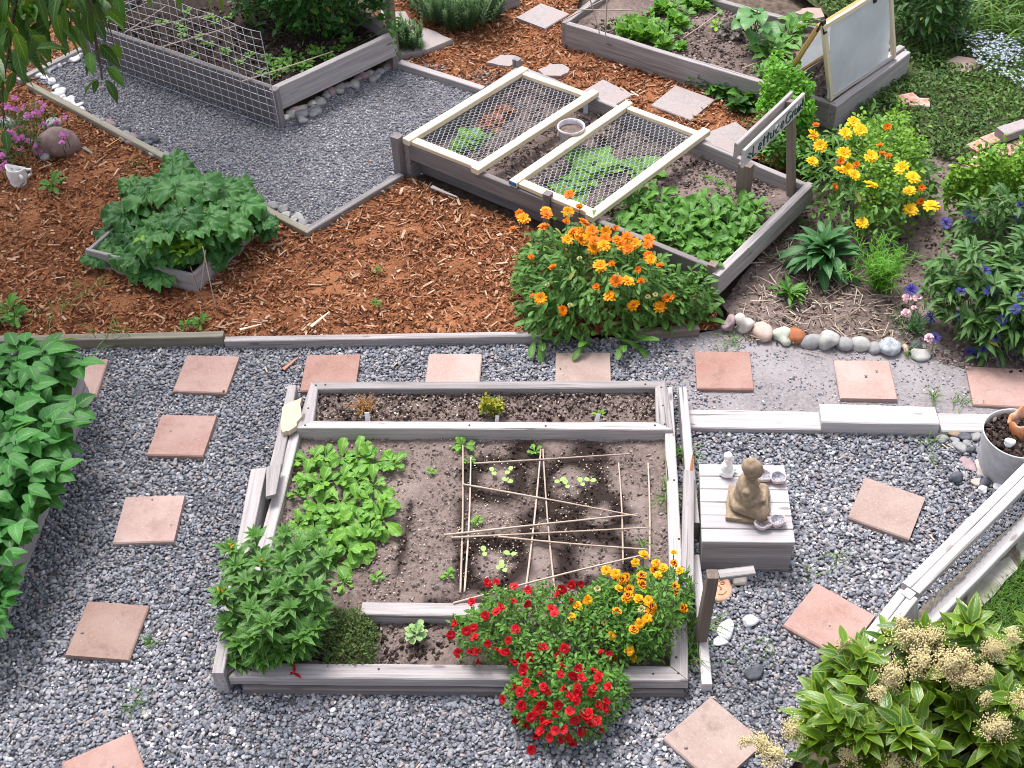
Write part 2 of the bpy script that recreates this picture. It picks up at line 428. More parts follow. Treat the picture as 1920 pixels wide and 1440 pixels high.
# ------------------------------------------------------------------ scatter of loose pieces (one object, geometry nodes)
def scatter(name, pts, sc, ro, cv, m, shape='pebble', variants=4, kind='stuff', parent=None, label=None, cat=None):
    N = len(pts)
    me = bpy.data.meshes.new(name); me.vertices.add(N); me.vertices.foreach_set('co', np.asarray(pts, np.float32).ravel())
    for nm, arr in (('sc', sc), ('ro', ro)):
        a = me.attributes.new(nm, 'FLOAT_VECTOR', 'POINT'); a.data.foreach_set('vector', np.asarray(arr, np.float32).ravel())
    a = me.attributes.new('cv', 'FLOAT', 'POINT'); a.data.foreach_set('value', np.asarray(cv, np.float32))
    a = me.attributes.new('ix', 'INT', 'POINT'); a.data.foreach_set('value', rng.integers(0, variants, N).astype(np.int32))
    o = bpy.data.objects.new(name, me); COL.objects.link(o); me.materials.append(m)
    g = bpy.data.node_groups.new(name, 'GeometryNodeTree')
    g.interface.new_socket('Geometry', in_out='INPUT', socket_type='NodeSocketGeometry')
    g.interface.new_socket('Geometry', in_out='OUTPUT', socket_type='NodeSocketGeometry')
    n = g.nodes; gi = n.new('NodeGroupInput'); go = n.new('NodeGroupOutput')
    g2i = n.new('GeometryNodeGeometryToInstance')
    for k in range(variants):
        if shape in ('pebble', 'clod'):
            p = n.new('GeometryNodeMeshIcoSphere'); p.inputs['Radius'].default_value = 1.0; p.inputs['Subdivisions'].default_value = 2
            amp, fs = (.55, .75) if shape == 'pebble' else (1.0, 1.1)
        else:
            p = n.new('GeometryNodeMeshCube'); p.inputs['Size'].default_value = (2, 2, 2)
            p.inputs['Vertices X'].default_value = 5; p.inputs['Vertices Y'].default_value = 3; p.inputs['Vertices Z'].default_value = 2
            amp, fs = 1.1, .7
        nz = n.new('ShaderNodeTexNoise'); nz.noise_dimensions = '4D'; nz.inputs['Scale'].default_value = fs; nz.inputs['W'].default_value = k*13.7+3; nz.inputs['Detail'].default_value = 1
        sub = n.new('ShaderNodeVectorMath'); sub.operation = 'SUBTRACT'; sub.inputs[1].default_value = (.5, .5, .5)
        mul = n.new('ShaderNodeVectorMath'); mul.operation = 'SCALE'; mul.inputs['Scale'].default_value = amp*1.6
        sp_ = n.new('GeometryNodeSetPosition'); sm = n.new('GeometryNodeSetMaterial'); sm.inputs['Material'].default_value = m
        g.links.new(nz.outputs['Color'], sub.inputs[0]); g.links.new(sub.outputs[0], mul.inputs[0])
        g.links.new(p.outputs['Mesh'], sp_.inputs['Geometry']); g.links.new(mul.outputs[0], sp_.inputs['Offset'])
        last = sp_.outputs[0]
        if shape == 'pebble':
            ss = n.new('GeometryNodeSetShadeSmooth'); g.links.new(last, ss.inputs[0]); last = ss.outputs[0]
        g.links.new(last, sm.inputs['Geometry']); g.links.new(sm.outputs[0], g2i.inputs[0])
    iop = n.new('GeometryNodeInstanceOnPoints'); iop.inputs['Pick Instance'].default_value = True
    def na(nm, ty):
        a = n.new('GeometryNodeInputNamedAttribute'); a.data_type = ty; a.inputs['Name'].default_value = nm
        return [x for x in a.outputs if x.enabled and x.name == 'Attribute'][0]
    g.links.new(gi.outputs[0], iop.inputs['Points']); g.links.new(g2i.outputs[0], iop.inputs['Instance'])
    g.links.new(na('ix', 'INT'), iop.inputs['Instance Index']); g.links.new(na('ro', 'FLOAT_VECTOR'), iop.inputs['Rotation'])
    g.links.new(na('sc', 'FLOAT_VECTOR'), iop.inputs['Scale'])
    g.links.new(iop.outputs[0], go.inputs[0])
    md = o.modifiers.new('scatter', 'NODES'); md.node_group = g
    if parent:
        o.parent = parent; me.transform(Matrix.Translation(-parent.location))
    setp(o, label, cat, None, kind)
    return o
def sample_px(poly_px, density, excl=(), z=0.0, exw=()):
    """random plan points whose ground position lies inside a pixel polygon"""
    W = np.array([at(p[0], p[1], z)[:2] for p in poly_px]); return sample_w(W, density, excl, z, exw)
def sample_w(W, density, excl=(), z=0.0, exw=()):
    W = np.asarray(W)[:, :2]; lo, hi = W.min(0), W.max(0); n = int((hi-lo).prod()*density)
    P = lo+rng.random((n, 2))*(hi-lo); P = P[inpoly(P, W)]
    for e in exw: P = P[~inpoly(P, e)]
    for e in excl:
        E_ = np.array([at(p[0], p[1], z)[:2] for p in e]); P = P[~inpoly(P, E_)]
    return P
def peb(name, P, m, r=(.008, .017), z=(-.004, .008), flat=(.38, .6), cvf=None, shape='pebble', **kw):
    N = len(P); a = r[0]+(r[1]-r[0])*rng.random(N)**1.6
    sc = np.stack([a, a*(.6+.3*rng.random(N)), a*(flat[0]+(flat[1]-flat[0])*rng.random(N))], 1)
    ro = np.stack([rng.normal(0, .35, N), rng.normal(0, .35, N), rng.random(N)*6.28], 1)
    pts = np.concatenate([P, (z[0]+(z[1]-z[0])*rng.random(N))[:, None]], 1)
    cv = rng.random(N) if cvf is None else cvf
    return scatter(name, pts, sc, ro, cv, m, shape, **kw)
def chips(name, P, m, L=(.012, .035), W=(.003, .008), z=(.0, .012), cvf=None, tilt=.25, th=(.12, .5), **kw):
    N = len(P); a = L[0]+(L[1]-L[0])*rng.random(N)**2; w = W[0]+(W[1]-W[0])*rng.random(N)
    sc = np.stack([a/2, w/2, w/2*(th[0]+(th[1]-th[0])*rng.random(N))], 1)
    ro = np.stack([rng.normal(0, tilt, N), rng.normal(0, tilt, N), rng.random(N)*6.28], 1)
    pts = np.concatenate([P, (z[0]+(z[1]-z[0])*rng.random(N))[:, None]], 1)
    return scatter(name, pts, sc, ro, rng.random(N) if cvf is None else cvf, m, 'chip', **kw)
EXPO = 1.06
# ================================================================== CAMERA, LIGHT
cam = bpy.data.cameras.new('camera'); co = bpy.data.objects.new('camera', cam); COL.objects.link(co)
cam.sensor_width = 36; cam.lens = F/1920*36; cam.clip_end = 300
M = Matrix.Identity(4)
for r in range(3): M[r][0] = AX_R[r]; M[r][1] = AX_U[r]; M[r][2] = -AX_F[r]
M.translation = Vector(EYE); co.matrix_world = M
SC.camera = co
SUN_EL, SUN_AZ = math.radians(64), math.radians(-22)      # azimuth from +Y towards +X
w = bpy.data.worlds.new('World'); SC.world = w; w.use_nodes = True
wn = w.node_tree.nodes; bg = wn['Background']; sky = wn.new('ShaderNodeTexSky'); sky.sky_type = 'NISHITA'
sky.sun_disc = False; sky.sun_elevation = SUN_EL; sky.sun_rotation = SUN_AZ; sky.dust_density = 4; sky.air_density = 1.0; sky.ozone_density = 1.0
hs = wn.new('ShaderNodeHueSaturation'); hs.inputs['Saturation'].default_value = .35
w.node_tree.links.new(sky.outputs[0], hs.inputs['Color']); w.node_tree.links.new(hs.outputs[0], bg.inputs['Color'])
bg.inputs['Strength'].default_value = .142
sl = bpy.data.lights.new('sun', 'SUN'); sl.energy = 1.9; sl.angle = math.radians(22); sl.color = (1, .965, .93)
so = bpy.data.objects.new('sun', sl); COL.objects.link(so)
sd = Vector((math.sin(SUN_AZ)*math.cos(SUN_EL), math.cos(SUN_AZ)*math.cos(SUN_EL), math.sin(SUN_EL)))
so.rotation_euler = sd.to_track_quat('Z', 'Y').to_euler(); so.location = (0, 6, 8)
SC.view_settings.view_transform = 'Standard'; SC.view_settings.look = 'None'
SC.view_settings.exposure = EXPO; SC.view_settings.gamma = 1
SC.render.engine = 'CYCLES'
SC.cycles.max_bounces = 6; SC.cycles.diffuse_bounces = 3; SC.cycles.glossy_bounces = 2; SC.cycles.transmission_bounces = 4
SC.cycles.use_denoising = True
SC.cycles.pixel_filter_type = 'BLACKMAN_HARRIS'; SC.cycles.filter_width = 1.0

# ================================================================== MATERIALS
W_GREY = m_wood('weathered_grey_wood', (.170, .153, .153), (.415, .378, .385))
W_PALE = m_wood('pale_weathered_wood', (.25, .226, .228), (.51, .466, .474), crack=(.09, .08, .082))
W_WHITE = m_wood('bleached_white_wood', (.45, .42, .42), (.64, .60, .61), crack=(.20, .175, .17), var=.12)
W_DARK = m_wood('dark_weathered_wood', (.115, .10, .10), (.25, .22, .225))
W_PINE = m_wood('fresh_pine', (.66, .53, .38), (.80, .68, .52), crack=(.5, .36, .2), rough=.6, var=.12, grain=.7)
W_ORANGE = m_wood('orange_pine', (.52, .30, .10), (.68, .42, .17), crack=(.4, .2, .08), rough=.6, var=.1)
W_BROWN = m_wood('brown_post_wood', (.13, .10, .085), (.27, .21, .18))
W_MOSS = m_wood('mossy_edging_wood', (.15, .135, .10), (.33, .30, .25))
STEEL = m_noise('galvanised_wire', (.36, .365, .41), (.54, .55, .60), 60, .4, 0, spec=.6)
BAMBOO = m_wood('bamboo_cane', (.36, .27, .22), (.56, .45, .38), crack=(.22, .15, .11), knots=False, var=.3)
SOIL = m_noise('garden_soil', (.080, .058, .052), (.205, .155, .140), 38, .95, .8, c3=(.235, .182, .168), big=2.2, spec=.1, bd=.012)
_k = NT('bed_soil'); _v = _k.coord(); _f = _k.noise(_v, 38, 8, .65)
_c = _k.mix(_k.ramp(_f, [(.35, 0), (.68, 1)]), (.10, .074, .067), (.235, .182, .166)); _c = _k.mix(_k.ramp(_k.noise(_v, 2.2, 4, .6), [(.42, 0), (.68, .8)]), _c, (.255, .202, .188))
_c = _k.mix(_k.attr('wet'), _c, (.030, .021, .019)); _k.bump(_f, .8, .012); SOILW = _k.fin(_c, .95, .1)
SOIL_DK = m_noise('dark_damp_soil', (.022, .016, .014), (.070, .050, .043), 45, .95, .8, spec=.1, bd=.012)
DIRT = m_noise('packed_dirt', (.16, .145, .150), (.29, .262, .272), 55, .95, .6, c3=(.30, .272, .285), big=2.4, spec=.1)
GBASE = m_noise('gravel_bed', (.05, .05, .06), (.17, .16, .175), 90, .9, .5, spec=.2)
MULB = m_noise('mulch_bed', (.075, .031, .016), (.30, .118, .056), 60, .95, .9, c3=(.38, .160, .078), big=1.6, spec=.1, bd=.012)
GRND = m_noise('ground_soil', (.06, .045, .035), (.16, .12, .10), 20, .95, .4, spec=.1)
GREENB = m_noise('ground_cover_soil', (.03, .04, .018), (.07, .085, .035), 25, .95, .5, spec=.1)
PEB = m_scatter('pebble', [(0, (.080, .086, .108)), (.2, (.135, .145, .176)), (.5, (.215, .223, .262)), (.72, (.285, .29, .33)), (.80, (.30, .245, .23)), (.88, (.35, .345, .375)), (.97, (.43, .42, .44)), (1, (.74, .73, .74))], .6, 55)
FINEG = m_scatter('fine_gravel', [(0, (.115, .12, .146)), (.25, (.185, .19, .228)), (.55, (.26, .263, .304)), (.8, (.34, .34, .38)), (.94, (.34, .30, .30)), (1, (.55, .54, .56))], .7, 70)
CHIPD = m_scatter('bark_fibre', [(0, (.07, .030, .018)), (.35, (.22, .084, .040)), (.7, (.36, .145, .070)), (.9, (.44, .22, .12)), (1, (.52, .35, .235))], .9, 40, .1)
CHIPL = m_scatter('pale_bark_chip', [(0, (.20, .085, .045)), (.35, (.33, .17, .095)), (.7, (.47, .29, .19)), (1, (.64, .48, .37))], .85, 40, .1)
CLOD = m_scatter('soil_crumb', [(0, (.030, .021, .018)), (.3, (.165, .126, .114)), (.8, (.27, .213, .197)), (1, (.36, .295, .275))], .95, 60, .1)
CLODD = m_scatter('dark_soil_crumb', [(0, (.015, .011, .01)), (.5, (.05, .036, .031)), (.9, (.12, .09, .08)), (1, (.2, .16, .14))], .95, 60, .1)
PERL = m_scatter('perlite', [(0, (.36, .27, .18)), (.5, (.52, .43, .32)), (1, (.70, .64, .55))], .9, 60, .1)
STRAW = m_scatter('dry_stalk', [(0, (.18, .13, .10)), (.5, (.34, .26, .21)), (1, (.56, .47, .39))], .9, 60, .1)

# ================================================================== GROUND AND SHEETS
def W2(px, z=0.0): return np.array([at(p[0], p[1], z)[:2] for p in px])
ground = grid_sheet('ground', [(-60, -40), (60, -40), (60, 90), (-60, 90)], -.06, GRND, step=6)
# ---- photograph outlines (pixel corners lying on the ground)
PX_GRAVEL = [(-420, 640), (415, 640), (420, 645), (1010, 637), (1330, 630), (1400, 650), (1700, 665), (1830, 690), (2150, 740), (2200, 820), (1925, 955), (1715, 1150), (1480, 1440), (1250, 1900), (-420, 1900)]
PX_DIRT = [(1245, 640), (1345, 618), (1480, 600), (1720, 610), (1850, 640), (2100, 680), (2100, 800), (1850, 800), (1290, 798), (1275, 740), (1236, 716), (1268, 700), (1240, 680), (1272, 660)]
PX_PATCH = [(20, 150), (180, 215), (310, 302), (500, 392), (572, 436), (755, 330), (757, 300), (985, 140), (745, 112), (517, 225), (215, 100), (120, 50)]
PX_MULCH1 = [(-420, 640), (415, 640), (1010, 632), (1345, 620), (1345, 572), (760, 332), (575, 440), (310, 305), (60, 152), (170, 90), (150, 60), (60, -120), (-600, -150)]
PX_MULCH2 = [(740, 112), (905, 165), (985, 140), (1530, 345), (1500, 262), (1430, 182), (1060, 72), (1130, -120), (640, -120)]
def sheet(name, px, z, m, **k): return grid_sheet(name, W2(px), z, m, **k)
gravel_bed = sheet('gravel_path', PX_GRAVEL, -.006, GBASE, amp=.006, step=.1)
dirt = sheet('dirt_path', PX_DIRT, .004, DIRT, amp=.008, step=.06)
patch = sheet('gravel_area', PX_PATCH, -.006, m_noise('fine_gravel_bed', (.11, .105, .115), (.26, .25, .275), 70, .9, .5, spec=.2), amp=.006, step=.08)
mul1 = sheet('mulch_ground', PX_MULCH1, .002, MULB, amp=.028, step=.05, fs=5)
mul2 = sheet('mulch_path', PX_MULCH2, .002, MULB, amp=.028, step=.06, fs=5)

# ================================================================== PAVERS
def m_pav(name, c1, c2, c3):
    k = NT(name); oi = k.new('ShaderNodeObjectInfo'); ad = k.new('ShaderNodeVectorMath', operation='ADD'); k.l(k.coord(), ad.inputs[0])
    cx = k.new('ShaderNodeCombineXYZ'); k.l(k.math('MULTIPLY', oi.outputs['Random'], 31.0), cx.inputs[0]); k.l(cx.outputs[0], ad.inputs[1]); v = ad.outputs[0]
    f = k.noise(v, 70, 8, .65); c = k.mix(k.ramp(f, [(.35, 0), (.68, 1)]), c1, c2)
    c = k.mix(k.ramp(k.noise(v, 5, 5, .6), [(.40, 0), (.66, .85)]), c, c3)
    c = k.mix(k.ramp(k.noise(v, 9, 6, .7), [(.55, 0), (.72, .55)]), c, tuple(x*.62 for x in c1))
    c = k.mix(k.ramp(k.noise(v, 130, 2, .5), [(.66, 0), (.74, .6)]), c, (.62, .54, .50))
    h = k.new('ShaderNodeHueSaturation'); k.l(c, h.inputs['Color']); k.l(k.math('MULTIPLY_ADD', oi.outputs['Random'], .26, .84), h.inputs['Value']); k.l(k.math('MULTIPLY_ADD', oi.outputs['Random'], -.35, 1.12), h.inputs['Saturation'])
    k.bump(f, .3, .003); return k.fin(h.outputs[0], .92, .15)
PAV = m_pav('pink_concrete', (.325, .190, .162), (.39, .240, .208), (.415, .280, .25))
PAV2 = m_pav('grey_pink_concrete', (.285, .192, .166), (.345, .245, .214), (.37, .278, .248))
PAVG = m_noise('grey_concrete', (.27, .235, .24), (.37, .33, .335), 60, .9, .25, c3=(.34, .28, .27), big=5, spec=.15, bd=.002)
PAVED = []   # world quads to keep stones off
def paver(px, label, z=.032, m=None, size=.305, th=.05, group=None):
    q = [at(p[0], p[1], z)[:2] for p in px]; c = sum(q)/4
    d = (q[1]-q[0])+(q[2]-q[3]); ang = math.atan2(d[1], d[0]); h = size/2
    x = np.array([math.cos(ang), math.sin(ang)]); y = np.array([-x[1], x[0]])
    Q = [c-x*h-y*h, c+x*h-y*h, c+x*h+y*h, c-x*h+y*h]
    o = plank('paving_slab', Q, z-th, z, m or PAV, None, ch=.006, wear=.0015)
    e = h-.006; PAVED.append([c-x*e-y*e, c+x*e-y*e, c+x*e+y*e, c-x*e+y*e])
    setp(o, label, 'paving slab', group or 'square concrete slabs of the garden path')
    o.rotation_euler.x += random.uniform(-.018, .018); o.rotation_euler.y += random.uniform(-.018, .018); o.location.z -= random.uniform(0, .008)
    return o
paver([(110, 677), (198, 675), (175, 742), (80, 745)], 'pink slab half hidden under the potato leaves at the left edge')
paver([(350, 663), (449, 666), (425, 737), (325, 732)], 'salmon pink slab just below the joint of the two mulch edging boards')
paver([(304, 779), (407, 782), (380, 852), (275, 848)], 'pink slab, second down the left column on open gravel')
paver([(238, 930), (348, 927), (323, 1015), (211, 1017)], 'brightest salmon slab, third down the left gravel column')
paver([(165, 1128), (283, 1135), (237, 1236), (119, 1227)], 'grey-pink slab lying left of the lily, a small weed at its right corner', m=PAV2)
paver([(248, 1374), (285, 1480), (150, 1530), (115, 1433)], 'turned pink slab cut off by the bottom edge at lower left')
paver([(573, 660), (676, 657), (668, 735), (562, 735)], 'pink slab behind the left end of the planter frame, splinter of wood beside it')
paver([(802, 659), (905, 660), (900, 737), (793, 737)], 'pink slab tucked behind the middle of the planter rail')
paver([(1042, 654), (1145, 654), (1147, 735), (1039, 735)], 'pink slab right below the orange marigold bush, behind the planter rail', m=PAV2)
paver([(1302, 655), (1405, 655), (1414, 732), (1307, 729)], 'pink slab on packed dirt above the left pale plank')
paver([(1563, 672), (1668, 674), (1683, 749), (1577, 747)], 'pink slab on packed dirt above the thick bleached beam')
paver([(1810, 683), (1918, 690), (1938, 762), (1825, 757)], 'pink slab under the blue cornflowers and behind the grey bucket')
paver([(1623, 890), (1733, 928), (1707, 1013), (1590, 975)], 'slightly turned brown-pink slab right of the Buddha box', m=PAV2)
paver([(1535, 1092), (1638, 1163), (1588, 1227), (1463, 1169)], 'diamond-turned pink slab beside the white wire fence')
paver([(1343, 1310), (1425, 1385), (1335, 1463), (1250, 1393)], 'diamond-turned pink slab at the bottom edge beside the flowering shrub', m=PAV2)
paver([(1017, 9), (1058, 27), (1020, 46), (975, 31)], 'pinkish slab on the far mulch path by the corner of the lettuce bed', m=PAVG, size=.30)
paver([(1270, 165), (1333, 187), (1292, 215), (1230, 193)], 'grey square slab on mulch between the two far beds', m=PAVG, size=.33)
paver([(1120, 157), (1165, 180), (1142, 197), (1097, 175)], 'grey slab peeping out behind the wire mesh frames', m=PAVG)
paver([(1375, 238), (1405, 258), (1370, 285), (1338, 257)], 'grey-pink slab just behind the lettering sign', m=PAVG)
def flag(name, px, z, th, m, label, cat, group=None):
    W = W2(px, z); bm = bmesh.new(); n = len(W)
    c = W.mean(0); k = []
    for i in range(n):
        a, b = W[i], W[(i+1) % n]
        for t in (0, .33, .66): k.append(a*(1-t)+b*t+rng.normal(0, .006, 2))
    top = [bm.verts.new((p[0]+(c[0]-p[0])*.03, p[1]+(c[1]-p[1])*.03, z)) for p in k]; mid = [bm.verts.new((p[0], p[1], z-.012)) for p in k]; bot = [bm.verts.new((p[0], p[1], z-th)) for p in k]
    bm.faces.new(top)
    for A_, B_ in ((top, mid), (mid, bot)):
        for i in range(len(k)): bm.faces.new([A_[i], B_[i], B_[(i+1) % len(k)], A_[(i+1) % len(k)]])
    bmesh.ops.recalc_face_normals(bm, faces=bm.faces)
    me = bpy.data.meshes.new(name); bm.to_mesh(me); bm.free(); me.materials.append(m)
    o = bpy.data.objects.new(name, me); COL.objects.link(o); PAVED.append(list(W))
    me.transform(Matrix.Translation((-c[0], -c[1], -z))); o.location = (c[0], c[1], z)
    return setp(o, label, cat, group)
flag('flagstone', [(910, 117), (938, 103), (966, 103), (985, 112), (955, 124)], .03, .06, PAVG, 'flat grey flagstone on mulch behind the left mesh frame', 'flagstone')
flag('flagstone', [(1010, 130), (1030, 120), (1058, 120), (1070, 131), (1052, 143), (1020, 141)], .03, .06, PAVG, 'rounded grey stepping stone on mulch behind the mesh frames', 'flagstone')
flag('concrete_slab', [(738, 56), (800, 52), (850, 74), (802, 92), (742, 104)], .05, .1, PAVG, 'large pale concrete slab at the corner of the fenced bed', 'concrete slab')
flag('concrete_slab', [(712, 18), (760, 22), (782, 50), (728, 54)], .05, .1, PAVG, 'pale concrete slab behind the dark fence post', 'concrete slab')
flag('stepping_stone', [(1772, 112), (1800, 105), (1832, 110), (1838, 122), (1815, 135), (1786, 132)], .04, .08, PAV2, 'round pinkish stepping stone among pale blue flowers', 'stepping stone')
flag('stepping_stone', [(1490, 22), (1512, 13), (1540, 15), (1548, 30), (1520, 37)], .04, .08, PAV2, 'round pinkish stepping stone behind the lettuce bed', 'stepping stone')

# ================================================================== EDGING BOARDS
def edging(pa, pb, ztop, th, m, label, cat='edging board', side=1, name='edging_board'):
    o = wall(name, pa, pb, ztop, -.05, th, m, None, side); return setp(o, label, cat, 'boards edging the mulch and gravel')
edging((-60, 641), (417, 632), .075, .055, W_MOSS, 'long greenish edging board under the mulch at the left, cut end showing')
edging((420, 640), (1015, 630), .06, .045, W_GREY, 'grey edging board from the joint to under the orange marigolds')
edging((1190, 626), (1312, 617), .06, .045, W_BROWN, 'short brown edging board right of the orange marigold bush')
edging((48, 158), (312, 300), .05, .05, W_MOSS, 'mossy edging board between white pebbles and dark mulch', side=1)
edging((312, 300), (576, 437), .05, .05, W_MOSS, 'edging board running behind the rhubarb box', side=1)
edging((574, 437), (757, 328), .045, .05, W_GREY, 'grey edging board from the mulch corner to the mesh-covered bed', side=1)
edging((745, 118), (902, 168), .05, .06, W_GREY, 'grey edging board from the fenced bed to the mesh-covered bed', side=1)
edging((36, 150), (172, 84), .05, .05, W_GREY, 'pale edging board under the hanging leaves at upper left', side=1)
edging((880, 22), (975, -8), .1, .06, W_GREY, 'grey board behind the spiky bush at the top edge', side=1)
def flatplank(px, z, th, m, label):
    o = plank('timber_plank', [at(p[0], p[1], z) for p in px], z-th, z, m, None, ch=.006, wear=.003)
    PAVED.append([at(p[0], p[1], z)[:2] for p in px])
    return setp(o, label, 'timber', 'pale timbers along the dirt path')
flatplank([(1292, 801), (1540, 805), (1535, 771), (1290, 766)], .035, .06, W_PALE, 'flat pale plank with nail holes, leftmost of the three along the dirt path')
flatplank([(1541, 791), (1762, 795), (1752, 762), (1536, 756)], .085, .12, W_WHITE, 'thick bleached beam, the raised middle timber along the dirt path')
flatplank([(1766, 808), (1865, 809), (1860, 775), (1757, 773)], .035, .06, W_PALE, 'flat pale plank ending behind the grey bucket')

# ================================================================== MAIN RAISED BED (front)
ZM = .10
mb = thing('raised_bed', 'front raised bed of weathered timbers with planter trough, sticks and red flowers', 'raised bed', at(900, 1000, 0))
def plk(px, ztop, z0, m, parent, name='rail', label=None, ch=.005, wear=.003):
    return plank(name, [at(p[0], p[1], ztop) for p in px], z0, ztop, m, parent, ch=ch, wear=wear, label=label)
# trough frame at the back (mitred)
plk([(596, 729), (1228, 727), (1249, 713), (584, 715)], .135, .0, W_GREY, mb)
plk([(555, 803), (1262, 806), (1230, 791), (588, 789)], .135, .03, W_PALE, mb)
plk([(555, 803), (588, 789), (596, 729), (584, 715)], .136, .03, W_PALE, mb)
plk([(1262, 806), (1249, 713), (1228, 727), (1230, 791)], .136, .03, W_PALE, mb)
# front rail, middle rail
plk([(428, 1270), (1291, 1277), (1255, 1248), (455, 1242)], .105, .045, W_GREY, mb)
plk([(455, 1292), (1283, 1299), (1280, 1275), (455, 1270)], .043, -.02, W_DARK, mb)
plk([(676, 1152), (905, 1155), (905, 1130), (680, 1128)], .12, .03, W_GREY, mb)
# left inner rail, right inner rail
plk([(410, 1275), (455, 1242), (562, 810), (545, 806)], .10, -.02, W_PALE, mb)
plk([(1290, 1276), (1256, 1248), (1256, 1140), (1288, 1140)], .104, -.02, W_GREY, mb)
plk([(1284, 1139), (1258, 1139), (1244, 727), (1261, 725)], .115, -.02, W_PALE, mb)
SOILB = grid_sheet('soil', [at(p[0], p[1], .05)[:2] for p in [(440, 1255), (1270, 1262), (1252, 800), (560, 803)]], .05, SOILW, step=.025, amp=.022, fs=7, parent=mb)
SOILT = grid_sheet('soil', [at(p[0], p[1], .085)[:2] for p in [(575, 800), (1240, 803), (1236, 722), (588, 724)]], .085, SOIL, step=.03, amp=.012, fs=9, parent=mb)
NAILM = m_noise('rusty_nail', (.030, .020, .016), (.09, .055, .035), 60, .7, 0)
_bm = bmesh.new(); bmesh.ops.create_cone(_bm, cap_ends=True, segments=10, radius1=.0055, radius2=.0045, depth=.003); NAIL = bpy.data.meshes.new('nail'); _bm.to_mesh(NAIL); _bm.free(); NAIL.materials.append(NAILM)
def nail(parent, px, z):
    o = bpy.data.objects.new('nail', NAIL); COL.objects.link(o); o.parent = parent; o.location = Vector(at(px[0], px[1], z+.001))-parent.location
for q in ((572, 797), (578, 765), (592, 722), (610, 721), (1210, 720), (1240, 726), (1243, 760), (1246, 795), (880, 797), (1023, 798), (1228, 797)): nail(mb, q, .137)
for q in ((470, 1256), (710, 1254), (1225, 1263), (1272, 1262), (1268, 1232), (1262, 1160)): nail(mb, q, .106)
for q in ((1250, 770), (1255, 800), (1264, 900), (1273, 1010)): nail(mb, q, .116)
# outer rails stand apart from the bed: things of their own
t = thing('side_rail', 'split outer rail along the left side of the front bed, with a cross plate', 'timber rail', at(480, 1000, 0))
plank('board', [at(p[0], p[1], .12) for p in [(505, 875), (527, 878), (556, 722), (540, 722)]], -.02, .12, W_GREY, t)
plank('board', [at(p[0], p[1], .16) for p in [(396, 1262), (418, 1262), (500, 876), (470, 880)]], -.02, .16, W_PALE, t)
plank('cross_plate', [at(p[0], p[1], .168) for p in [(498, 931), (517, 926), (528, 869), (499, 876)]], .145, .168, W_PALE, t, ch=.003)
t = thing('side_rail', 'pale outer rail beside the right edge of the planter trough and the plank', 'timber rail', at(1290, 860, 0))
plank('board', [at(p[0], p[1], .12) for p in [(1292, 980), (1312, 980), (1288, 726), (1273, 726)]], -.02, .12, W_PALE, t)
t = thing('side_rail', 'raised grey rail between the front bed and the Buddha box', 'timber rail', at(1295, 1000, 0))
plank('board', [at(p[0], p[1], .17) for p in [(1276, 1102), (1301, 1102), (1302, 884), (1282, 880)]], -.02, .17, W_GREY, t)
t = thing('side_rail', 'narrow white rail ending in the gravel beside the right corner of the front bed', 'timber rail', at(1322, 1180, 0))
plank('board', [at(p[0], p[1], .06) for p in [(1316, 1283), (1336, 1283), (1312, 1040), (1297, 1040)]], -.04, .06, W_WHITE, t)
t = thing('post', 'short dark post with a flat arm reaching over the gravel', 'post', at(1310, 1212, 0))
b0 = at(1310, 1212, 0)
tz = .515; tp = at(1331, 1050, tz)
beam('upright', b0-np.array([0, 0, .05]), (b0[0]+.028, b0[1]+.01, tz), .05, .05, W_BROWN, t, up=(0, 1, 0), ch=.004)
a0 = np.array([b0[0]+.055, b0[1]+.012, tz-.012])
beam('arm', a0, a0+np.array([.155, .012, .004]), .045, .02, W_PALE, t, ch=.003)
o = flag('wood_offcut', [(524, 783), (534, 757), (567, 746), (562, 783), (552, 803), (530, 811)], .15, .03, m_wood('fresh_offcut', (.50, .38, .28), (.64, .52, .41), crack=(.42, .31, .2), var=.05), 'pale leaf-shaped wood offcut lying across the left rails of the front bed', 'wood offcut')
PAVED.pop()

# ================================================================== MESH-COVERED BED
ZB = .25
b2 = thing('raised_bed', 'long raised bed half covered by two wire mesh frames, greens at its open end', 'raised bed', at(1150, 320, 0))
wall('side_board', (757, 268), (1335, 503), ZB, .135, .04, W_DARK, b2)
wall('side_board', (763, 277), (1338, 510), .132, -.03, .035, W_DARK, b2)
wall('side_board', (1352, 515), (1527, 345), ZB, .10, .05, W_GREY, b2, ea=.02)
wall('side_board', (1351, 520), (1524, 349), .097, -.03, .045, W_GREY, b2)
wall('side_board', (1520, 345), (972, 120), ZB, .10, .04, W_GREY, b2)
wall('side_board', (1520, 349), (972, 124), .097, -.03, .04, W_GREY, b2)
wall('side_board', (972, 122), (757, 268), ZB, -.03, .04, W_GREY, b2)
def post(parent, px, z0, z1, w, m, name='post', dz=0):
    p = at(px[0], px[1], z0); return beam(name, (p[0], p[1], z0), (p[0], p[1], z1), w, w, m, parent, up=(0, 1, 0))
def post_top(parent, px, z1, z0, w, m, name='corner_post'):
    p = at(px[0], px[1], z1); return beam(name, (p[0], p[1], z0), (p[0], p[1], z1), w, w, m, parent, up=(.6, .8, 0))
post_top(b2, (744, 254), .30, -.05, .065, W_DARK)
post_top(b2, (1027, 362), .31, -.05, .05, W_DARK)
post_top(b2, (1337, 494), .29, .0, .05, W_BROWN)
post_top(b2, (969, 110), .30, -.05, .05, W_GREY)
pp = at(1395, 347, .2); beam('corner_post', (pp[0], pp[1], .1), (pp[0], pp[1], .36), .085, .06, W_BROWN, b2, up=(.6, .8, 0))
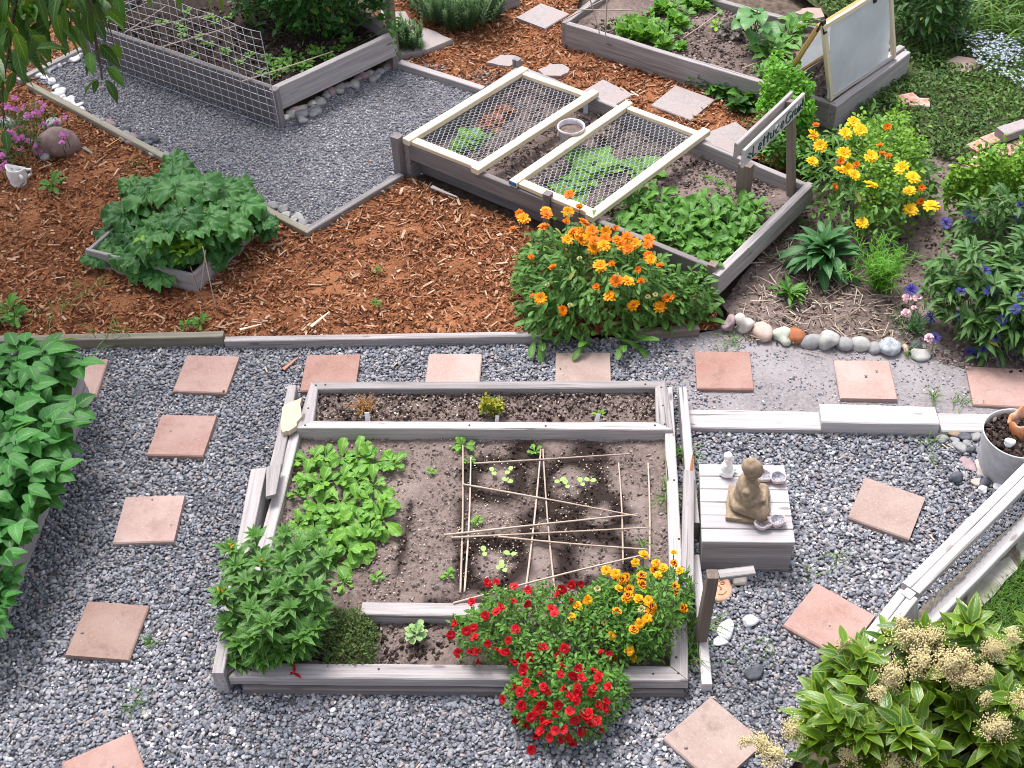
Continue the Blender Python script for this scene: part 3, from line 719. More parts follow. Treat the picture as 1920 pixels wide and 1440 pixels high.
SOIL2 = grid_sheet('soil', [at(p[0], p[1], .15)[:2] for p in [(775, 295), (1340, 525), (1512, 362), (972, 150)]], .145, SOIL, step=.04, amp=.03, fs=6, parent=b2)

def mesh_frame(corners, z, label, sag, blue=None):
    """pine frame (left, top, right, bottom pixel corners) with hexagon wire"""
    c = [at(p[0], p[1], z) for p in corners]; L_, T_, R_, B_ = c
    f = thing('mesh_frame', label, 'mesh frame', (L_+T_+R_+B_)/4, 'pine frames with hexagon wire mesh')
    ux = (B_-L_)/np.linalg.norm(B_-L_); uy = (T_-L_)/np.linalg.norm(T_-L_)
    Wd = np.linalg.norm(B_-L_); Ln = np.linalg.norm(T_-L_)
    w = .062; h = .04
    def P(a, b, dz=0): return L_+ux*a+uy*b+np.array([0, 0, dz])
    beam('long_bar', P(w/2, -.015, .001), P(w/2, Ln+.015, .001), w, h, W_PINE, f)
    beam('long_bar', P(Wd-w/2, -.03, .001), P(Wd-w/2, Ln+.03, .001), w, h, W_PINE, f)
    beam('cross_bar', P(w+.001, w/2, -.006), P(Wd-w-.001, w/2, -.006), w, h*.8, W_PINE, f)
    beam('cross_bar', P(w+.001, Ln-w/2, -.006), P(Wd-w-.001, Ln-w/2, -.006), w*.8, h*.8, W_PINE, f)
    A = Acc(); s = .0195; r = .0021
    nx = int((Wd-2*w+.04)/(s*1.732)); ny = int((Ln-2*w+.04)/(s*1.5))
    def Z(a, b): return -.02-sag*math.sin(PI*min(max((a-w)/(Wd-2*w), 0), 1))*math.sin(PI*min(max((b-w)/(Ln-2*w), 0), 1))
    segs = []
    for j in range(ny):
        for i in range(nx):
            cx = w-.02+s*1.732*(i+.5*(j % 2)); cy = w-.02+s*1.5*j+s
            p = [(cx+s*math.cos(PI/6+k*PI/3), cy+s*math.sin(PI/6+k*PI/3)) for k in range(6)]
            for k in (0, 1, 5): segs.append((p[k], p[(k+1) % 6]))
    segs = [q for q in segs if all(w-.012 <= v[0] <= Wd-w+.012 and w-.012 <= v[1] <= Ln-w+.012 for v in q)]
    for a, b in segs:
        tube(A, [P(a[0], a[1], Z(*a)), P(b[0], b[1], Z(*b))], r, sides=3)
    A.build('wire_mesh', STEEL, f)
    if blue: beam('painted_end', P(.004, -.018, .004), P(w-.004, -.018, .004), .006, h*.7, blue, f)
    return f
mesh_frame([(757, 262), (975, 130), (1112, 182), (903, 320)], .275, 'left pine mesh frame, over the dark reddish lettuces', .02)
mesh_frame([(957, 340), (1170, 194), (1323, 250), (1118, 409)], .275, 'right pine mesh frame with a blue painted corner, over the bright lettuces', .025, m_noise('blue_paint', (.02, .10, .35), (.04, .16, .45), 30, .6, 0))

# sign: two boards sandwiching one post
sg = thing('sign', 'small weathered sign lettered Lettuce Grow! on one thin post', 'sign', at(1487, 362, .19))
p0 = at(1487, 362, .19)
zt = .79
zc = .735
sl_, sr_ = at(1392.5, 298, zc), at(1505, 190, zc)
sx = (sr_-sl_)/np.linalg.norm(sr_-sl_); sy = np.array([-sx[1], sx[0], 0])
beam('front_board', sl_, sr_, .02, .118, W_WHITE, sg, ch=.004)
beam('back_board', sl_+sx*.05+sy*.075, sr_+sy*.075-sx*.01, .022, .10, W_GREY, sg, ch=.004)
px_ = sr_-sx*.085+sy*.037
beam('post', (p0[0], p0[1], .08), (px_[0], px_[1], zt-.02), .05, .045, W_BROWN, sg, up=(sx[1], -sx[0], 0))
INK = m_noise('dark_green_paint', (.012, .05, .05), (.03, .11, .10), 40, .6, 0); INKL = m_noise('white_paint', (.75, .75, .72), (.85, .85, .82), 40, .6, 0)
A = Acc(); A2 = Acc()
Ls = np.linalg.norm(sr_-sl_)
def stroke(acc, pts, r=.0042):
    q = []
    for u, v in pts: q.append(sl_+sx*u-sy*.0125+np.array([0, 0, v]))
    tube(acc, q, r, sides=6)
def arc(cx, cy, rx, ry, a0, a1, n=10): return [(cx+rx*math.cos(math.radians(a0+(a1-a0)*i/n)), cy+ry*math.sin(math.radians(a0+(a1-a0)*i/n))) for i in range(n+1)]
hh = .036
k = Ls/.62
def X(v): return v*k
stroke(A, [(X(.085), hh), (X(.085), -hh), (X(.12), -hh)])
def let_e(x): stroke(A, [(X(x-.016), -.012), (X(x+.016), -.010)]+[(X(x)+a, b) for a, b in [(.016, .0), (.006, .012), (-.008, .010), (-.016, -.006), (-.014, -.024), (-.002, -.034), (.016, -.028)]])
let_e(.155)
for x in (.195, .235): stroke(A, [(X(x), hh*.9), (X(x), -hh*.95)]); stroke(A, [(X(x-.016), .010), (X(x+.018), .013)])
stroke(A, [(X(.264), .010), (X(.264), -.018)]+arc(X(.279), -.018, X(.015), .016, 180, 360)+[(X(.294), .01), (X(.294), -.034)])
stroke(A, arc(X(.335), -.012, X(.018), .022, 50, 310))
let_e(.385)
stroke(A, arc(X(.45), .0, X(.028), .036, 45, 340, 16)+[(X(.478), -.004), (X(.455), -.004)])
stroke(A, [(X(.492), .012), (X(.492), -.034)]); stroke(A, [(X(.492), .0), (X(.502), .010), (X(.514), .008)])
stroke(A, arc(X(.532), -.010, X(.014), .022, 0, 360, 14))
stroke(A, [(X(.551), .012), (X(.557), -.032), (X(.565), .0), (X(.573), -.032), (X(.58), .012)])
stroke(A, [(X(.60), hh), (X(.598), -.012)], .006); stroke(A, [(X(.598), -.026), (X(.598), -.034)], .006)
for dx, dy in ((.03, .0), (.045, -.015), (.04, .015), (.055, .005)): stroke(A, [(X(dx), dy), (X(dx+.014), dy-.012)], .006)
for x0, y0, s in ((.314, .022, 1), (.53, .024, .8)):
    A2 = Acc(); stroke(A2, [(X(x0)-.004*s, y0), (X(x0)+.004*s, y0)], .005)
    for q in range(5): stroke(A2, [(X(x0)+.006*math.cos(q*1.257)*s, y0+.006*math.sin(q*1.257)*s), (X(x0)+.014*math.cos(q*1.257)*s, y0+.014*math.sin(q*1.257)*s)], .005)
    A2.build('painted_flower', INKL, sg)
A.build('lettering', INK, sg)

# ================================================================== LETTUCE BED (far right)
b3 = thing('raised_bed', 'far raised bed with lettuce rows and the frosted cold frame', 'raised bed', at(1380, 110, 0))
Z3 = .2
wall('side_board', (1053, 42), (1565, 197), Z3, -.03, .045, W_GREY, b3)
wall('side_board', (1569, 200), (1708, 98), Z3, -.03, .06, W_PALE, b3)
wall('side_board', (1700, 92), (1330, -8), Z3, -.03, .045, W_GREY, b3)
wall('side_board', (1150, -35), (1053, 42), Z3, -.03, .045, W_GREY, b3)
wall('divider', (1462, 167), (1600, 70), Z3-.01, 0, .03, W_GREY, b3)
beam('top_rail', at(1562, 188, Z3+.012)+np.array([-.03, .02, 0]), at(1700, 90, Z3+.012)+np.array([-.03, .02, 0]), .05, .02, W_PALE, b3)
SOIL3 = grid_sheet('soil', [at(p[0], p[1], .14)[:2] for p in [(1062, 45), (1562, 198), (1690, 100), (1335, -6), (1150, -30)]], .135, SOIL, step=.05, amp=.03, fs=6, parent=b3)
# cold frame
FROST = NT('frosted_plastic')
fc = FROST.mix(FROST.ramp(FROST.noise(FROST.coord(), 3.5, 4, .6), [(.35, 0), (.7, 1)]), (.66, .69, .73), (.80, .83, .87))
FROST.fin(fc, .55, .4)
_tr = FROST.new('ShaderNodeBsdfTranslucent'); FROST.l(fc, _tr.inputs['Color']); _ms = FROST.new('ShaderNodeMixShader'); _ms.inputs[0].default_value = .35
_tp = FROST.new('ShaderNodeBsdfTransparent'); _ms2 = FROST.new('ShaderNodeMixShader'); _ms2.inputs[0].default_value = .20
FROST.l(FROST.b.outputs[0], _ms.inputs[1]); FROST.l(_tr.outputs[0], _ms.inputs[2]); FROST.l(_ms.outputs[0], _ms2.inputs[1]); FROST.l(_tp.outputs[0], _ms2.inputs[2]); FROST.l(_ms2.outputs[0], FROST.o.inputs[0])
FROST = FROST.m
BLACK = m_noise('black_iron', (.012, .012, .014), (.03, .03, .033), 40, .5, 0)
cf = thing('cold_frame', 'A-shaped cold frame of two frosted panels hinged at the top', 'cold frame', at(1555, 190, .2))
A_ = at(1555, 188, .215); B_ = at(1678, 106, .215)
D_ = at(1541, 48, .80); E_ = D_+(B_-A_)
G_ = at(1463, 158, .215); Hh = G_+(B_-A_)
def panel(a, b, c, d, mpost, nm):
    """a-b bottom, d-c top"""
    a, b, c, d = map(np.array, (a, b, c, d)); n = np.cross(b-a, d-a); n /= np.linalg.norm(n)
    x = (b-a)/np.linalg.norm(b-a); y = (d-a)/np.linalg.norm(d-a)
    fr = beam(nm, a+x*.018, d+x*.018, .036, .03, mpost, cf, up=n)
    beam(nm, b-x*.018, c-x*.018, .036, .03, mpost, cf, up=n)
    beam(nm, a+x*.037+y*.018, b-x*.037+y*.018, .034, .026, W_WHITE if mpost is W_PINE else mpost, cf, up=n)
    beam(nm, d+x*.037-y*.018, c-x*.037-y*.018, .034, .026, mpost, cf, up=n)
    m_ = ((a+d)/2+x*.034+n*.004, (b+c)/2-x*.034+n*.004)
    beam('frosted_panel', m_[0], m_[1], np.linalg.norm(d-a)-.064, .004, FROST, cf, up=n, ch=.001, wear=.0008)
panel(A_, B_, E_, D_, W_PINE, 'frame_bar')
D2 = D_+np.array([-.02, .01, -.005])
panel(Hh, G_, D2, D2+(B_-A_), W_ORANGE, 'frame_bar')
for q in (.03, .75):
    pt = D_+(B_-A_)*q; beam('hinge', pt+np.array([.012, -.012, -.06]), pt+np.array([-.005, 0, .028]), .04, .012, BLACK, cf, up=(1, -1, .4))
    beam('hinge', pt+np.array([-.035, .01, -.05]), pt+np.array([-.012, .005, .026]), .04, .012, BLACK, cf, up=(-1, .6, .5))

# ================================================================== FENCED BED (upper left)
b1 = thing('raised_bed', 'upper left raised bed of stacked boards planted with peas', 'raised bed', at(480, 140, 0))
Z1 = .30
wall('side_board', (517, 166), (742, 62), Z1, .12, .05, W_PALE, b1)
wall('side_board', (520, 172), (746, 66), .117, -.02, .045, W_PALE, b1)
wall('side_board', (140, 38), (510, 166), Z1, -.02, .04, W_DARK, b1)
wall('side_board', (250, -25), (140, 38), Z1, -.02, .05, W_BROWN, b1)
wall('side_board', (742, 60), (600, -40), Z1, -.02, .05, W_DARK, b1)
post_top(b1, (514, 166), .305, -.05, .055, W_DARK)
pt = at(735, 62, .28); beam('corner_post', (pt[0], pt[1], 0), (pt[0], pt[1], 1.0), .06, .06, W_BROWN, b1, up=(.6, .8, 0))
SOIL1 = grid_sheet('soil', [at(p[0], p[1], .2)[:2] for p in [(150, 50), (512, 172), (740, 75), (600, -35), (260, -20)]], .2, SOIL_DK, step=.06, amp=.03, fs=6, parent=b1)
def wire_panel(p0, p1, z0, z1, lean, label, cw=.075, ch_=.058, r=.0027, skip=0):
    p0 = np.array(p0, float); p1 = np.array(p1, float); d = p1-p0; L = np.linalg.norm(d[:2]); x = d/np.linalg.norm(d)
    f = thing('wire_fence', label, 'wire fence', p0)
    A = Acc(); nx = int(round(L/cw)); nz = int(round((z1-z0)/ch_)); nrm = np.array([-x[1], x[0], 0])
    def P(i, k):
        t = k/nz; b = (.010*math.sin(i*.9)+.02*math.sin(i*.35+1))*t*t
        return p0+d*(i/nx)+nrm*(lean*t+b)+np.array([0, 0, z0+(z1-z0)*t])
    for i in range(nx+1): tube(A, [P(i, k) for k in range(nz+1)], r, sides=4)
    for k in range(nz+1):
        tube(A, [P(i, k)+nrm*r*1.2 for i in range(nx+1)], r, sides=4)
    A.build('wire_mesh', STEEL, f); return f
wp = at(514, 168, Z1); wq = at(148, 41, Z1); wp[2] = 0; wq[2] = 0; dd = (wq-wp)/np.linalg.norm(wq-wp); wp = wp-dd*.02; wn = np.array([dd[1], -dd[0], 0]); wn = wn if wn[1] < 0 else -wn; wp = wp+wn*.035; wq = wq+wn*.035-dd*.1
wire_panel(wp, wq, .01, .77, -.0, 'galvanised wire grid panel along the front of the pea bed')
wr = at(300, -40, 0)
wire_panel(wq+np.array([.05, .12, 0]), wq+np.array([.75, .80, 0]), .25, .85, .0, 'galvanised wire grid panel at the far end of the pea bed', cw=.06)

# ================================================================== RHUBARB BOX
rb = thing('planter_box', 'low grey board planter set diagonally in the mulch, full of rhubarb', 'planter box', at(330, 440, 0))
ZR = .14
wall('side_board', (160, 468), (358, 516), ZR, -.02, .025, W_PALE, rb)
wall('side_board', (361, 517), (500, 387), ZR, -.02, .025, W_PALE, rb)
c1 = at(160, 468, ZR)[:2]; c2 = at(358, 516, ZR)[:2]; c3 = at(500, 387, ZR)[:2]; c4 = c1+c3-c2
for a, b in ((c3, c4), (c4, c1)):
    d = (b-a)/np.linalg.norm(b-a); n_ = np.array([-d[1], d[0]])
    plank('side_board', [a+d*.026, b, b+n_*.025, a+d*.026+n_*.025], -.02, ZR, W_GREY, rb)
RBQ = [c1, c2, c3, c4]
grid_sheet('soil', [c+(sum(RBQ)/4-c)*.04 for c in RBQ], .10, SOIL_DK, step=.05, amp=.02, parent=rb)

# ================================================================== POTATO BED (left)
pb = thing('raised_bed', 'grey board bed at the left edge overflowing with potato plants', 'raised bed', at(20, 900, 0))
pa1 = at(172, 748, 0); pa2 = at(12, 1172, 0)
dv = (pa2-pa1)/np.linalg.norm(pa2-pa1); nv = np.array([dv[1], -dv[0], 0]); nv = nv if nv[0] < 0 else -nv
def pz(a, b, z0, z1, th, m): return plank('side_board', [a, b, b+nv*th, a+nv*th], z0, z1, m, pb)
pz(pa1, pa2+dv*.9, -.02, .10, .045, W_GREY); pz(pa1+nv*.004, pa2+dv*.9+nv*.004, .103, .235, .045, W_GREY)
PQ = [pa1+nv*.045, pa2+dv*.9+nv*.045, pa2+dv*.9+nv*1.2, pa1+nv*1.2]
plank('side_board', [pa1+nv*.046, pa1+nv*1.2, pa1+nv*1.2+dv*.04, pa1+nv*.046+dv*.04], -.02, .232, W_GREY, pb)
grid_sheet('soil', [p[:2] for p in PQ], .17, SOIL_DK, step=.08, amp=.02, parent=pb)

# ================================================================== WHITE WIRE FENCE, KERB AND LAWN (right)
fa = at(1990, 826, .25); fb = at(1706, 1108, .25); fc_ = at(1702, 1118, .27); fd = at(1560, 1300, .27)
fg = thing('wire_fence', 'long white low fence with mesh between two rails at the right edge', 'low fence', (fa[0], fa[1], 0))
dn = (fb-fa)/np.linalg.norm(fb-fa); nn = np.array([-dn[1], dn[0], 0])
for s, mm in ((-.022, W_WHITE), (.024, W_WHITE)): beam('top_rail', fa+nn*s, fb+nn*s, .043, .045, mm, fg)
g0 = fa+np.array([0, 0, -.15]); g1 = fb+dn*.05+np.array([0, 0, -.15])
beam('bottom_rail', g0+nn*.115, g1+nn*.115, .055, .045, W_WHITE, fg)
A = Acc(); ns = int(np.linalg.norm(fb-fa)/.03)
for i in range(0, ns*2, 3):
    for sgn in (1, -1):
        u = i*.015*1.0; 
        q0 = fa+dn*u; q1 = fa+dn*(u+sgn*.17)
        if 0 <= u+sgn*.17 <= np.linalg.norm(fb-fa): tube(A, [q0+np.array([0, 0, -.02])+nn*.046, q1+np.array([0, 0, -.13])+nn*.095], .0018, sides=3)
A.build('wire_mesh', STEEL, fg)
for q in (fa, fb-dn*.02): beam('upright', q+np.array([0, 0, -.21])+nn*.045, q+np.array([0, 0, -.024]), .04, .04, W_WHITE, fg, up=(dn[0], dn[1], 0))
fg2 = thing('wire_fence', 'nearer white rail section running down behind the flowering shrub', 'low fence', (fd[0], fd[1], 0))
d2 = (fd-fc_)/np.linalg.norm(fd-fc_); n2 = np.array([-d2[1], d2[0], 0])
for s in (-.022, .024): beam('top_rail', fc_+n2*s, fd+n2*s, .043, .045, W_WHITE, fg2)
beam('bottom_rail', fc_+np.array([0, 0, -.23])+n2*.03, fd+np.array([0, 0, -.23])+n2*.03, .06, .05, W_WHITE, fg2)
for q in (fc_+d2*.02, fd): beam('upright', q+np.array([0, 0, -.21]), q+np.array([0, 0, -.026]), .04, .04, W_WHITE, fg2, up=(d2[0], d2[1], 0))
beam('metal_bracket', fc_+n2*-.022+np.array([0, 0, .025]), fc_+n2*.024+d2*.006+np.array([0, 0, .025]), .05, .004, STEEL, fg2)
PX_KERB = [(1975, 925), (2040, 930), (1870, 1095), (1790, 1175), (1690, 1290), (1620, 1240), (1730, 1150)]
KERB = m_noise('mossy_concrete', (.26, .25, .22), (.42, .40, .38), 40, .95, .5, c3=(.12, .14, .06), big=5, spec=.1)
kerb_soil = sheet('soil_strip', [(1925, 960), (2080, 900), (2000, 1010), (1700, 1330), (1560, 1330), (1715, 1152)], .006, m_noise('damp_soil_strip', (.10, .085, .06), (.24, .21, .17), 40, .95, .5, spec=.1), amp=.01)
flag('kerb_stone', [(1830, 1075), (1895, 1040), (1905, 1062), (1842, 1140), (1810, 1128)], .035, .08, KERB, 'broken pale concrete kerb piece between the fence and the lawn', 'kerb stone')
flag('kerb_stone', [(1905, 1015), (1960, 955), (1990, 975), (1912, 1055)], .03, .08, KERB, 'mossy concrete kerb piece at the right edge above the lawn', 'kerb stone')
lawn = sheet('lawn', [(1985, 985), (2400, 950), (2300, 1600), (1500, 1700), (1640, 1320), (1780, 1180), (1850, 1130)], .012, m_noise('lawn_soil', (.02, .035, .012), (.05, .08, .025), 30, .95, .4, spec=.1), amp=.01)

# ================================================================== SOIL GARDEN (right)
PX_GARDEN = [(1352, 572), (1400, 640), (1700, 660), (1800, 690), (2150, 740), (2300, 560), (2150, 180), (1900, 190), (1720, 215), (1570, 245), (1530, 350)]
garden = sheet('garden_soil', PX_GARDEN, .012, SOIL, amp=.03, step=.06)
PX_COVER = [(1575, 215), (1715, 105), (1545, 30), (1380, -80), (2350, -150), (2350, 560), (2100, 380), (1900, 330), (1760, 300), (1600, 255)]
cover_soil = sheet('ground_cover_soil', PX_COVER, .02, GREENB, amp=.05, step=.1)
strip3 = sheet('planting_strip', [(1345, 160), (1425, 180), (1575, 240), (1530, 350), (1420, 275)], .012, GREENB, amp=.02)
# ================================================================== LOOSE GROUND: pebbles, chips, crumbs
MB_PX = [(396, 1275), (1338, 1285), (1300, 1000), (1272, 722), (540, 720)]
BOXW = [at(1325, 1068, 0)[:2], at(1477, 1070, 0)[:2], at(1458, 920, 0)[:2], at(1312, 915, 0)[:2]]
MBW = [at(p[0], p[1], .03)[:2] for p in [(410, 1268), (1290, 1290), (1262, 722), (575, 722)]]
PBW = [p[:2] for p in PQ]
EX = PAVED+[MBW, BOXW, PBW]
P = sample_px(PX_GRAVEL, 8600, excl=[PX_DIRT], exw=EX)
px = proj(np.concatenate([P, np.zeros((len(P), 1))], 1)); P = P[(px[:, 0] > -260) & (px[:, 0] < 2150) & (px[:, 1] < 1720)]
lf = np.array([mnoise.noise(Vector((p[0]*1.1, p[1]*1.1, 9)))+.5*mnoise.noise(Vector((p[0]*3.3, p[1]*3.3, 2))) for p in P])
bigp = rng.random(len(P)) < .30+.22*lf
peb('gravel', P[~bigp], PEB, r=(.006, .0115), z=(-.005, .006), cvf=np.clip(rng.random((~bigp).sum())+.14*lf[~bigp], 0, 1))
peb('gravel', P[bigp], PEB, r=(.0095, .0165), z=(-.005, .007), cvf=np.clip(rng.random(bigp.sum())*.97+.14*lf[bigp], 0, 1))
Pq = np.concatenate([np.array(q).mean(0)+rng.normal(0, .13, (2, 2)) for q in PAVED[:15]]); peb('gravel', Pq, PEB, r=(.004, .009), z=(.034, .036), variants=4)
P = sample_px(PX_GRAVEL, 26, excl=[PX_DIRT], exw=EX); P = P[proj(np.concatenate([P, np.zeros((len(P), 1))], 1))[:, 0] > -100]; chips('leaf_litter', P, STRAW, L=(.012, .045), W=(.002, .009), z=(.008, .014), tilt=.2, th=(.1, .3))
P = sample_px([(1215, 640), (1400, 640), (1400, 800), (1270, 800), (1215, 715)], 8600, exw=EX); u_ = proj(np.concatenate([P, np.zeros((len(P), 1))], 1))[:, 0]; P = P[rng.random(len(P)) < np.clip((1345-u_)/110, 0, 1)**1.5]; peb('gravel', P, PEB, r=(.005, .0125), z=(.002, .012))
P = sample_px(PX_DIRT, 3600, exw=EX); P = P[np.array([mnoise.noise(Vector((p[0]*3.1, p[1]*3.1, 2)))+.75 for p in P]) > rng.random(len(P))]; peb('gravel', P, FINEG, r=(.003, .0095), z=(-.002, .009), flat=(.35, .5))
P = sample_px(PX_PATCH, 10500); lf = np.array([mnoise.noise(Vector((p[0]*1.3, p[1]*1.3, 9))) for p in P]); peb('gravel', P, FINEG, r=(.0045, .0105), z=(-.006, .005), cvf=np.clip(rng.random(len(P))+.12*lf, 0, 1))
P = sample_px(PX_PATCH, 14); chips('leaf_litter', P, STRAW, L=(.012, .05), W=(.003, .01), z=(.004, .01), tilt=.2, th=(.1, .3))
B2W = [at(p[0], p[1], .25)[:2] for p in [(757, 268), (1335, 503), (1525, 345), (972, 120)]]
RBW = [c for c in RBQ]
for px_, dn_ in ((PX_MULCH1, 3300), (PX_MULCH2, 3300)):
    P = sample_px(px_, dn_, exw=[B2W, RBW]+PAVED[14:]); px = proj(np.concatenate([P, np.zeros((len(P), 1))], 1)); P = P[(px[:, 0] > -200) & (px[:, 1] > -120)]
    chips('wood_mulch', P, CHIPD, L=(.014, .05), W=(.004, .012), z=(.0, .022), tilt=.35)
    P = sample_px(px_, 360, exw=[B2W, RBW]+PAVED[14:]); px = proj(np.concatenate([P, np.zeros((len(P), 1))], 1)); P = P[(px[:, 0] > -200) & (px[:, 1] > -120)]
    keep = np.array([mnoise.noise(Vector((p[0]*1.3, p[1]*1.3, 4)))*.5+.55 for p in P]); P = P[rng.random(len(P)) < keep]
    pw = (proj(np.concatenate([P, np.zeros((len(P), 1))], 1))[:, 0] > 400); P = P[pw | (rng.random(len(P)) < .5)]
    chips('wood_mulch', P, CHIPL, L=(.010, .085), W=(.004, .016), z=(.012, .032), tilt=.28, th=(.15, .6))
# soil crumbs
WETC = [(at(x, y, .06)[:2], r) for x, y, r in ((930, 897, .13), (1070, 905, .15), (925, 1055, .14), (1120, 1050, .16), (1120, 960, .12), (1020, 985, .09), (985, 850, .05), (1105, 855, .06))]
WETL = [(at(770, 945, .06)[:2], at(745, 1075, .06)[:2], .025), (at(866, 940, .06)[:2], at(862, 1100, .06)[:2], .035), (at(1062, 1000, .06)[:2], at(1078, 1075, .06)[:2], .05), (at(800, 1125, .06)[:2], at(960, 1128, .06)[:2], .03)]
def wetness(P):
    P = np.atleast_2d(P)[:, :2]; n1 = np.array([mnoise.noise(Vector((p[0]*9, p[1]*9, 5))) for p in P]); w_ = np.zeros(len(P))
    for c, r in WETC:
        d = np.linalg.norm(P-c, axis=1); w_ = np.maximum(w_, np.clip(1.6-np.abs(d-r*(1+.25*n1))/.05, 0, 1))
    for a, b, t_ in WETL:
        ab = b-a; u = np.clip(((P-a)@ab)/(ab@ab), 0, 1); d = np.linalg.norm(P-(a+u[:, None]*ab), axis=1); w_ = np.maximum(w_, .9*np.clip(1.3-d*(1+.6*n1)/t_, 0, 1))
    return w_
def crumbs(px, zpl, dens, parent, m=CLOD, r=(.003, .011), zz=(.0, .012), base=0, nm='soil_crumbs', flat=(.5, .9)):
    P = sample_px(px, dens, z=zpl)
    return peb(nm, P, m, r=r, z=(zpl+zz[0]+base, zpl+zz[1]+base), flat=flat, shape='clod', parent=parent)
S_MAIN = [(445, 1252), (1262, 1258), (1250, 812), (560, 812)]
P = sample_px(S_MAIN, 2300, z=.05); ww_ = wetness(P); peb('soil_crumbs', P, CLOD, r=(.0025, .0095), z=(.05, .062), flat=(.5, .9), shape='clod', parent=mb, cvf=(.38+.62*rng.random(len(P)))*(1-.97*ww_))
_w = SOILB.data.attributes.new('wet', 'FLOAT', 'POINT'); _w.data.foreach_set('value', wetness(np.array([[v.co.x+mb.location.x, v.co.y+mb.location.y] for v in SOILB.data.vertices])).astype(np.float32))
crumbs([(470, 1240), (880, 1240), (880, 1160), (480, 1160)], .05, 2600, mb, m=CLODD, r=(.004, .013))
crumbs([(590, 786), (1230, 788), (1228, 732), (598, 734)], .085, 2200, mb, m=CLODD, r=(.004, .012))
crumbs([(590, 786), (1230, 788), (1228, 732), (598, 734)], .09, 3200, mb, m=CLOD, r=(.003, .010))
P = sample_px([(590, 786), (900, 788), (900, 732), (598, 734)], 700, z=.095); peb('perlite', P, PERL, r=(.003, .008), z=(.095, .105), shape='clod', parent=mb)
P = sample_px([(900, 786), (1230, 788), (1228, 732), (900, 734)], 160, z=.095); peb('perlite', P, PERL, r=(.003, .007), z=(.095, .105), shape='clod', parent=mb)
# vermiculite specks along watered rings
spk = []
for cx, cy, n in ((930, 1000, 260), (925, 890, 120), (1080, 890, 150), (1080, 980, 70), (920, 1060, 170), (1120, 930, 120), (770, 950, 90), (760, 1060, 90), (800, 1000, 60), (700, 1100, 60), (1000, 1060, 50), (870, 960, 60)):
    c = at(cx, cy, .06)
    a = rng.random(n)*6.28; r = .07+.13*np.abs(rng.normal(0, .6, n))
    n = n//2; a = a[:n]; r = r[:n]; spk.append(np.stack([c[0]+r*np.cos(a), c[1]+r*np.sin(a)], 1))
P = np.concatenate(spk+[sample_px(S_MAIN, 60, z=.05)]); P = P[inpoly(P, [at(p[0], p[1], .05)[:2] for p in S_MAIN])]
peb('perlite', P, PERL, r=(.0022, .0052), z=(.054, .072), shape='clod', parent=mb)
crumbs([(790, 295), (1335, 518), (1505, 360), (975, 155)], .15, 1900, b2, r=(.004, .014))
crumbs([(1066, 50), (1560, 195), (1685, 100), (1345, 0)], .14, 1500, b3, r=(.004, .015))
crumbs([(160, 52), (512, 172), (735, 80), (600, -20)], .205, 900, b1, m=CLODD, r=(.005, .016))
P = sample_px(PX_GARDEN, 1100, z=.02); px = proj(np.concatenate([P, np.zeros((len(P), 1))], 1)); P = P[px[:, 0] < 2050]
peb('soil_crumbs', P, CLOD, r=(.004, .013), z=(.012, .03), flat=(.5, .9), shape='clod')
P = sample_px([(1390, 590), (1420, 480), (1500, 440), (1600, 540), (1720, 560), (1700, 650), (1400, 640)], 620, z=.02)
chips('dry_stalks', P, STRAW, L=(.03, .13), W=(.003, .007), z=(.022, .045), tilt=.12, th=(.5, .9))

# ================================================================== STONES
ST = {}
def stm(nm, c1, c2, sc=14, c3=None): 
    if nm not in ST: ST[nm] = m_noise(nm, c1, c2, sc, .75, .35, c3=c3, big=8)
    return ST[nm]
g_ = stm('grey_stone', (.20, .20, .21), (.34, .335, .34)); wht = stm('white_stone', (.66, .65, .68), (.88, .87, .90)); bl = stm('dark_stone', (.05, .055, .07), (.13, .135, .16))
pur = stm('purple_stone', (.25, .17, .19), (.38, .28, .30)); tan = stm('cream_stone', (.44, .38, .33), (.62, .58, .53)); rust = stm('rust_stone', (.26, .08, .035), (.42, .16, .075)); pnk = stm('pinkish_stone', (.40, .28, .24), (.58, .45, .40)); gw = stm('pale_grey_stone', (.30, .295, .285), (.48, .47, .45)); mar = stm('marbled_stone', (.20, .22, .26), (.58, .60, .62), 26)
grn = stm('pale_green_stone', (.36, .39, .31), (.56, .57, .49))
row = [((1367, 607), (.085, .10, .09), pur, 0, .2, 'small purple stone at the left end of the stone row'),
 ((1395, 608), (.125, .12, .11), tan, .2, .25, 'white angular rock with a dark notch, second in the stone row'),
 ((1430, 618), (.115, .125, .09), pnk, .1, .1, 'round pinkish stone with a pale blaze in the stone row'),
 ((1463, 625), (.12, .11, .08), grn, .6, .2, 'flat pale green jagged stone in the stone row'),
 ((1490, 627), (.095, .12, .09), rust, .9, .15, 'rust red stone in the stone row'),
 ((1522, 637), (.125, .085, .08), g_, .05, .05, 'smooth dark grey oval cobble in the stone row'),
 ((1556, 635), (.115, .12, .10), gw, .4, .3, 'pale angular broken rock in the middle of the stone row'),
 ((1584, 642), (.095, .09, .075), g_, .2, .1, 'round grey-brown cobble left of the long oval one'),
 ((1613, 642), (.12, .085, .075), gw, -.3, .1, 'long oval grey cobble in the stone row'),
 ((1640, 649), (.075, .08, .06), g_, .2, .1, 'small dull cobble beside the marbled stone'),
 ((1667, 646), (.115, .115, .10), mar, .3, .08, 'round blue-grey marbled stone in the stone row'),
 ((1698, 653), (.05, .055, .045), pnk, .3, .2, 'tiny tan stone right of the marbled stone'),
 ((1716, 644), (.075, .07, .06), bl, .3, .1, 'small blackish stone under the pink flowers'),
 ((1726, 660), (.10, .07, .05), gw, .3, .3, 'low crumbly grey stone at the right end of the stone row')]
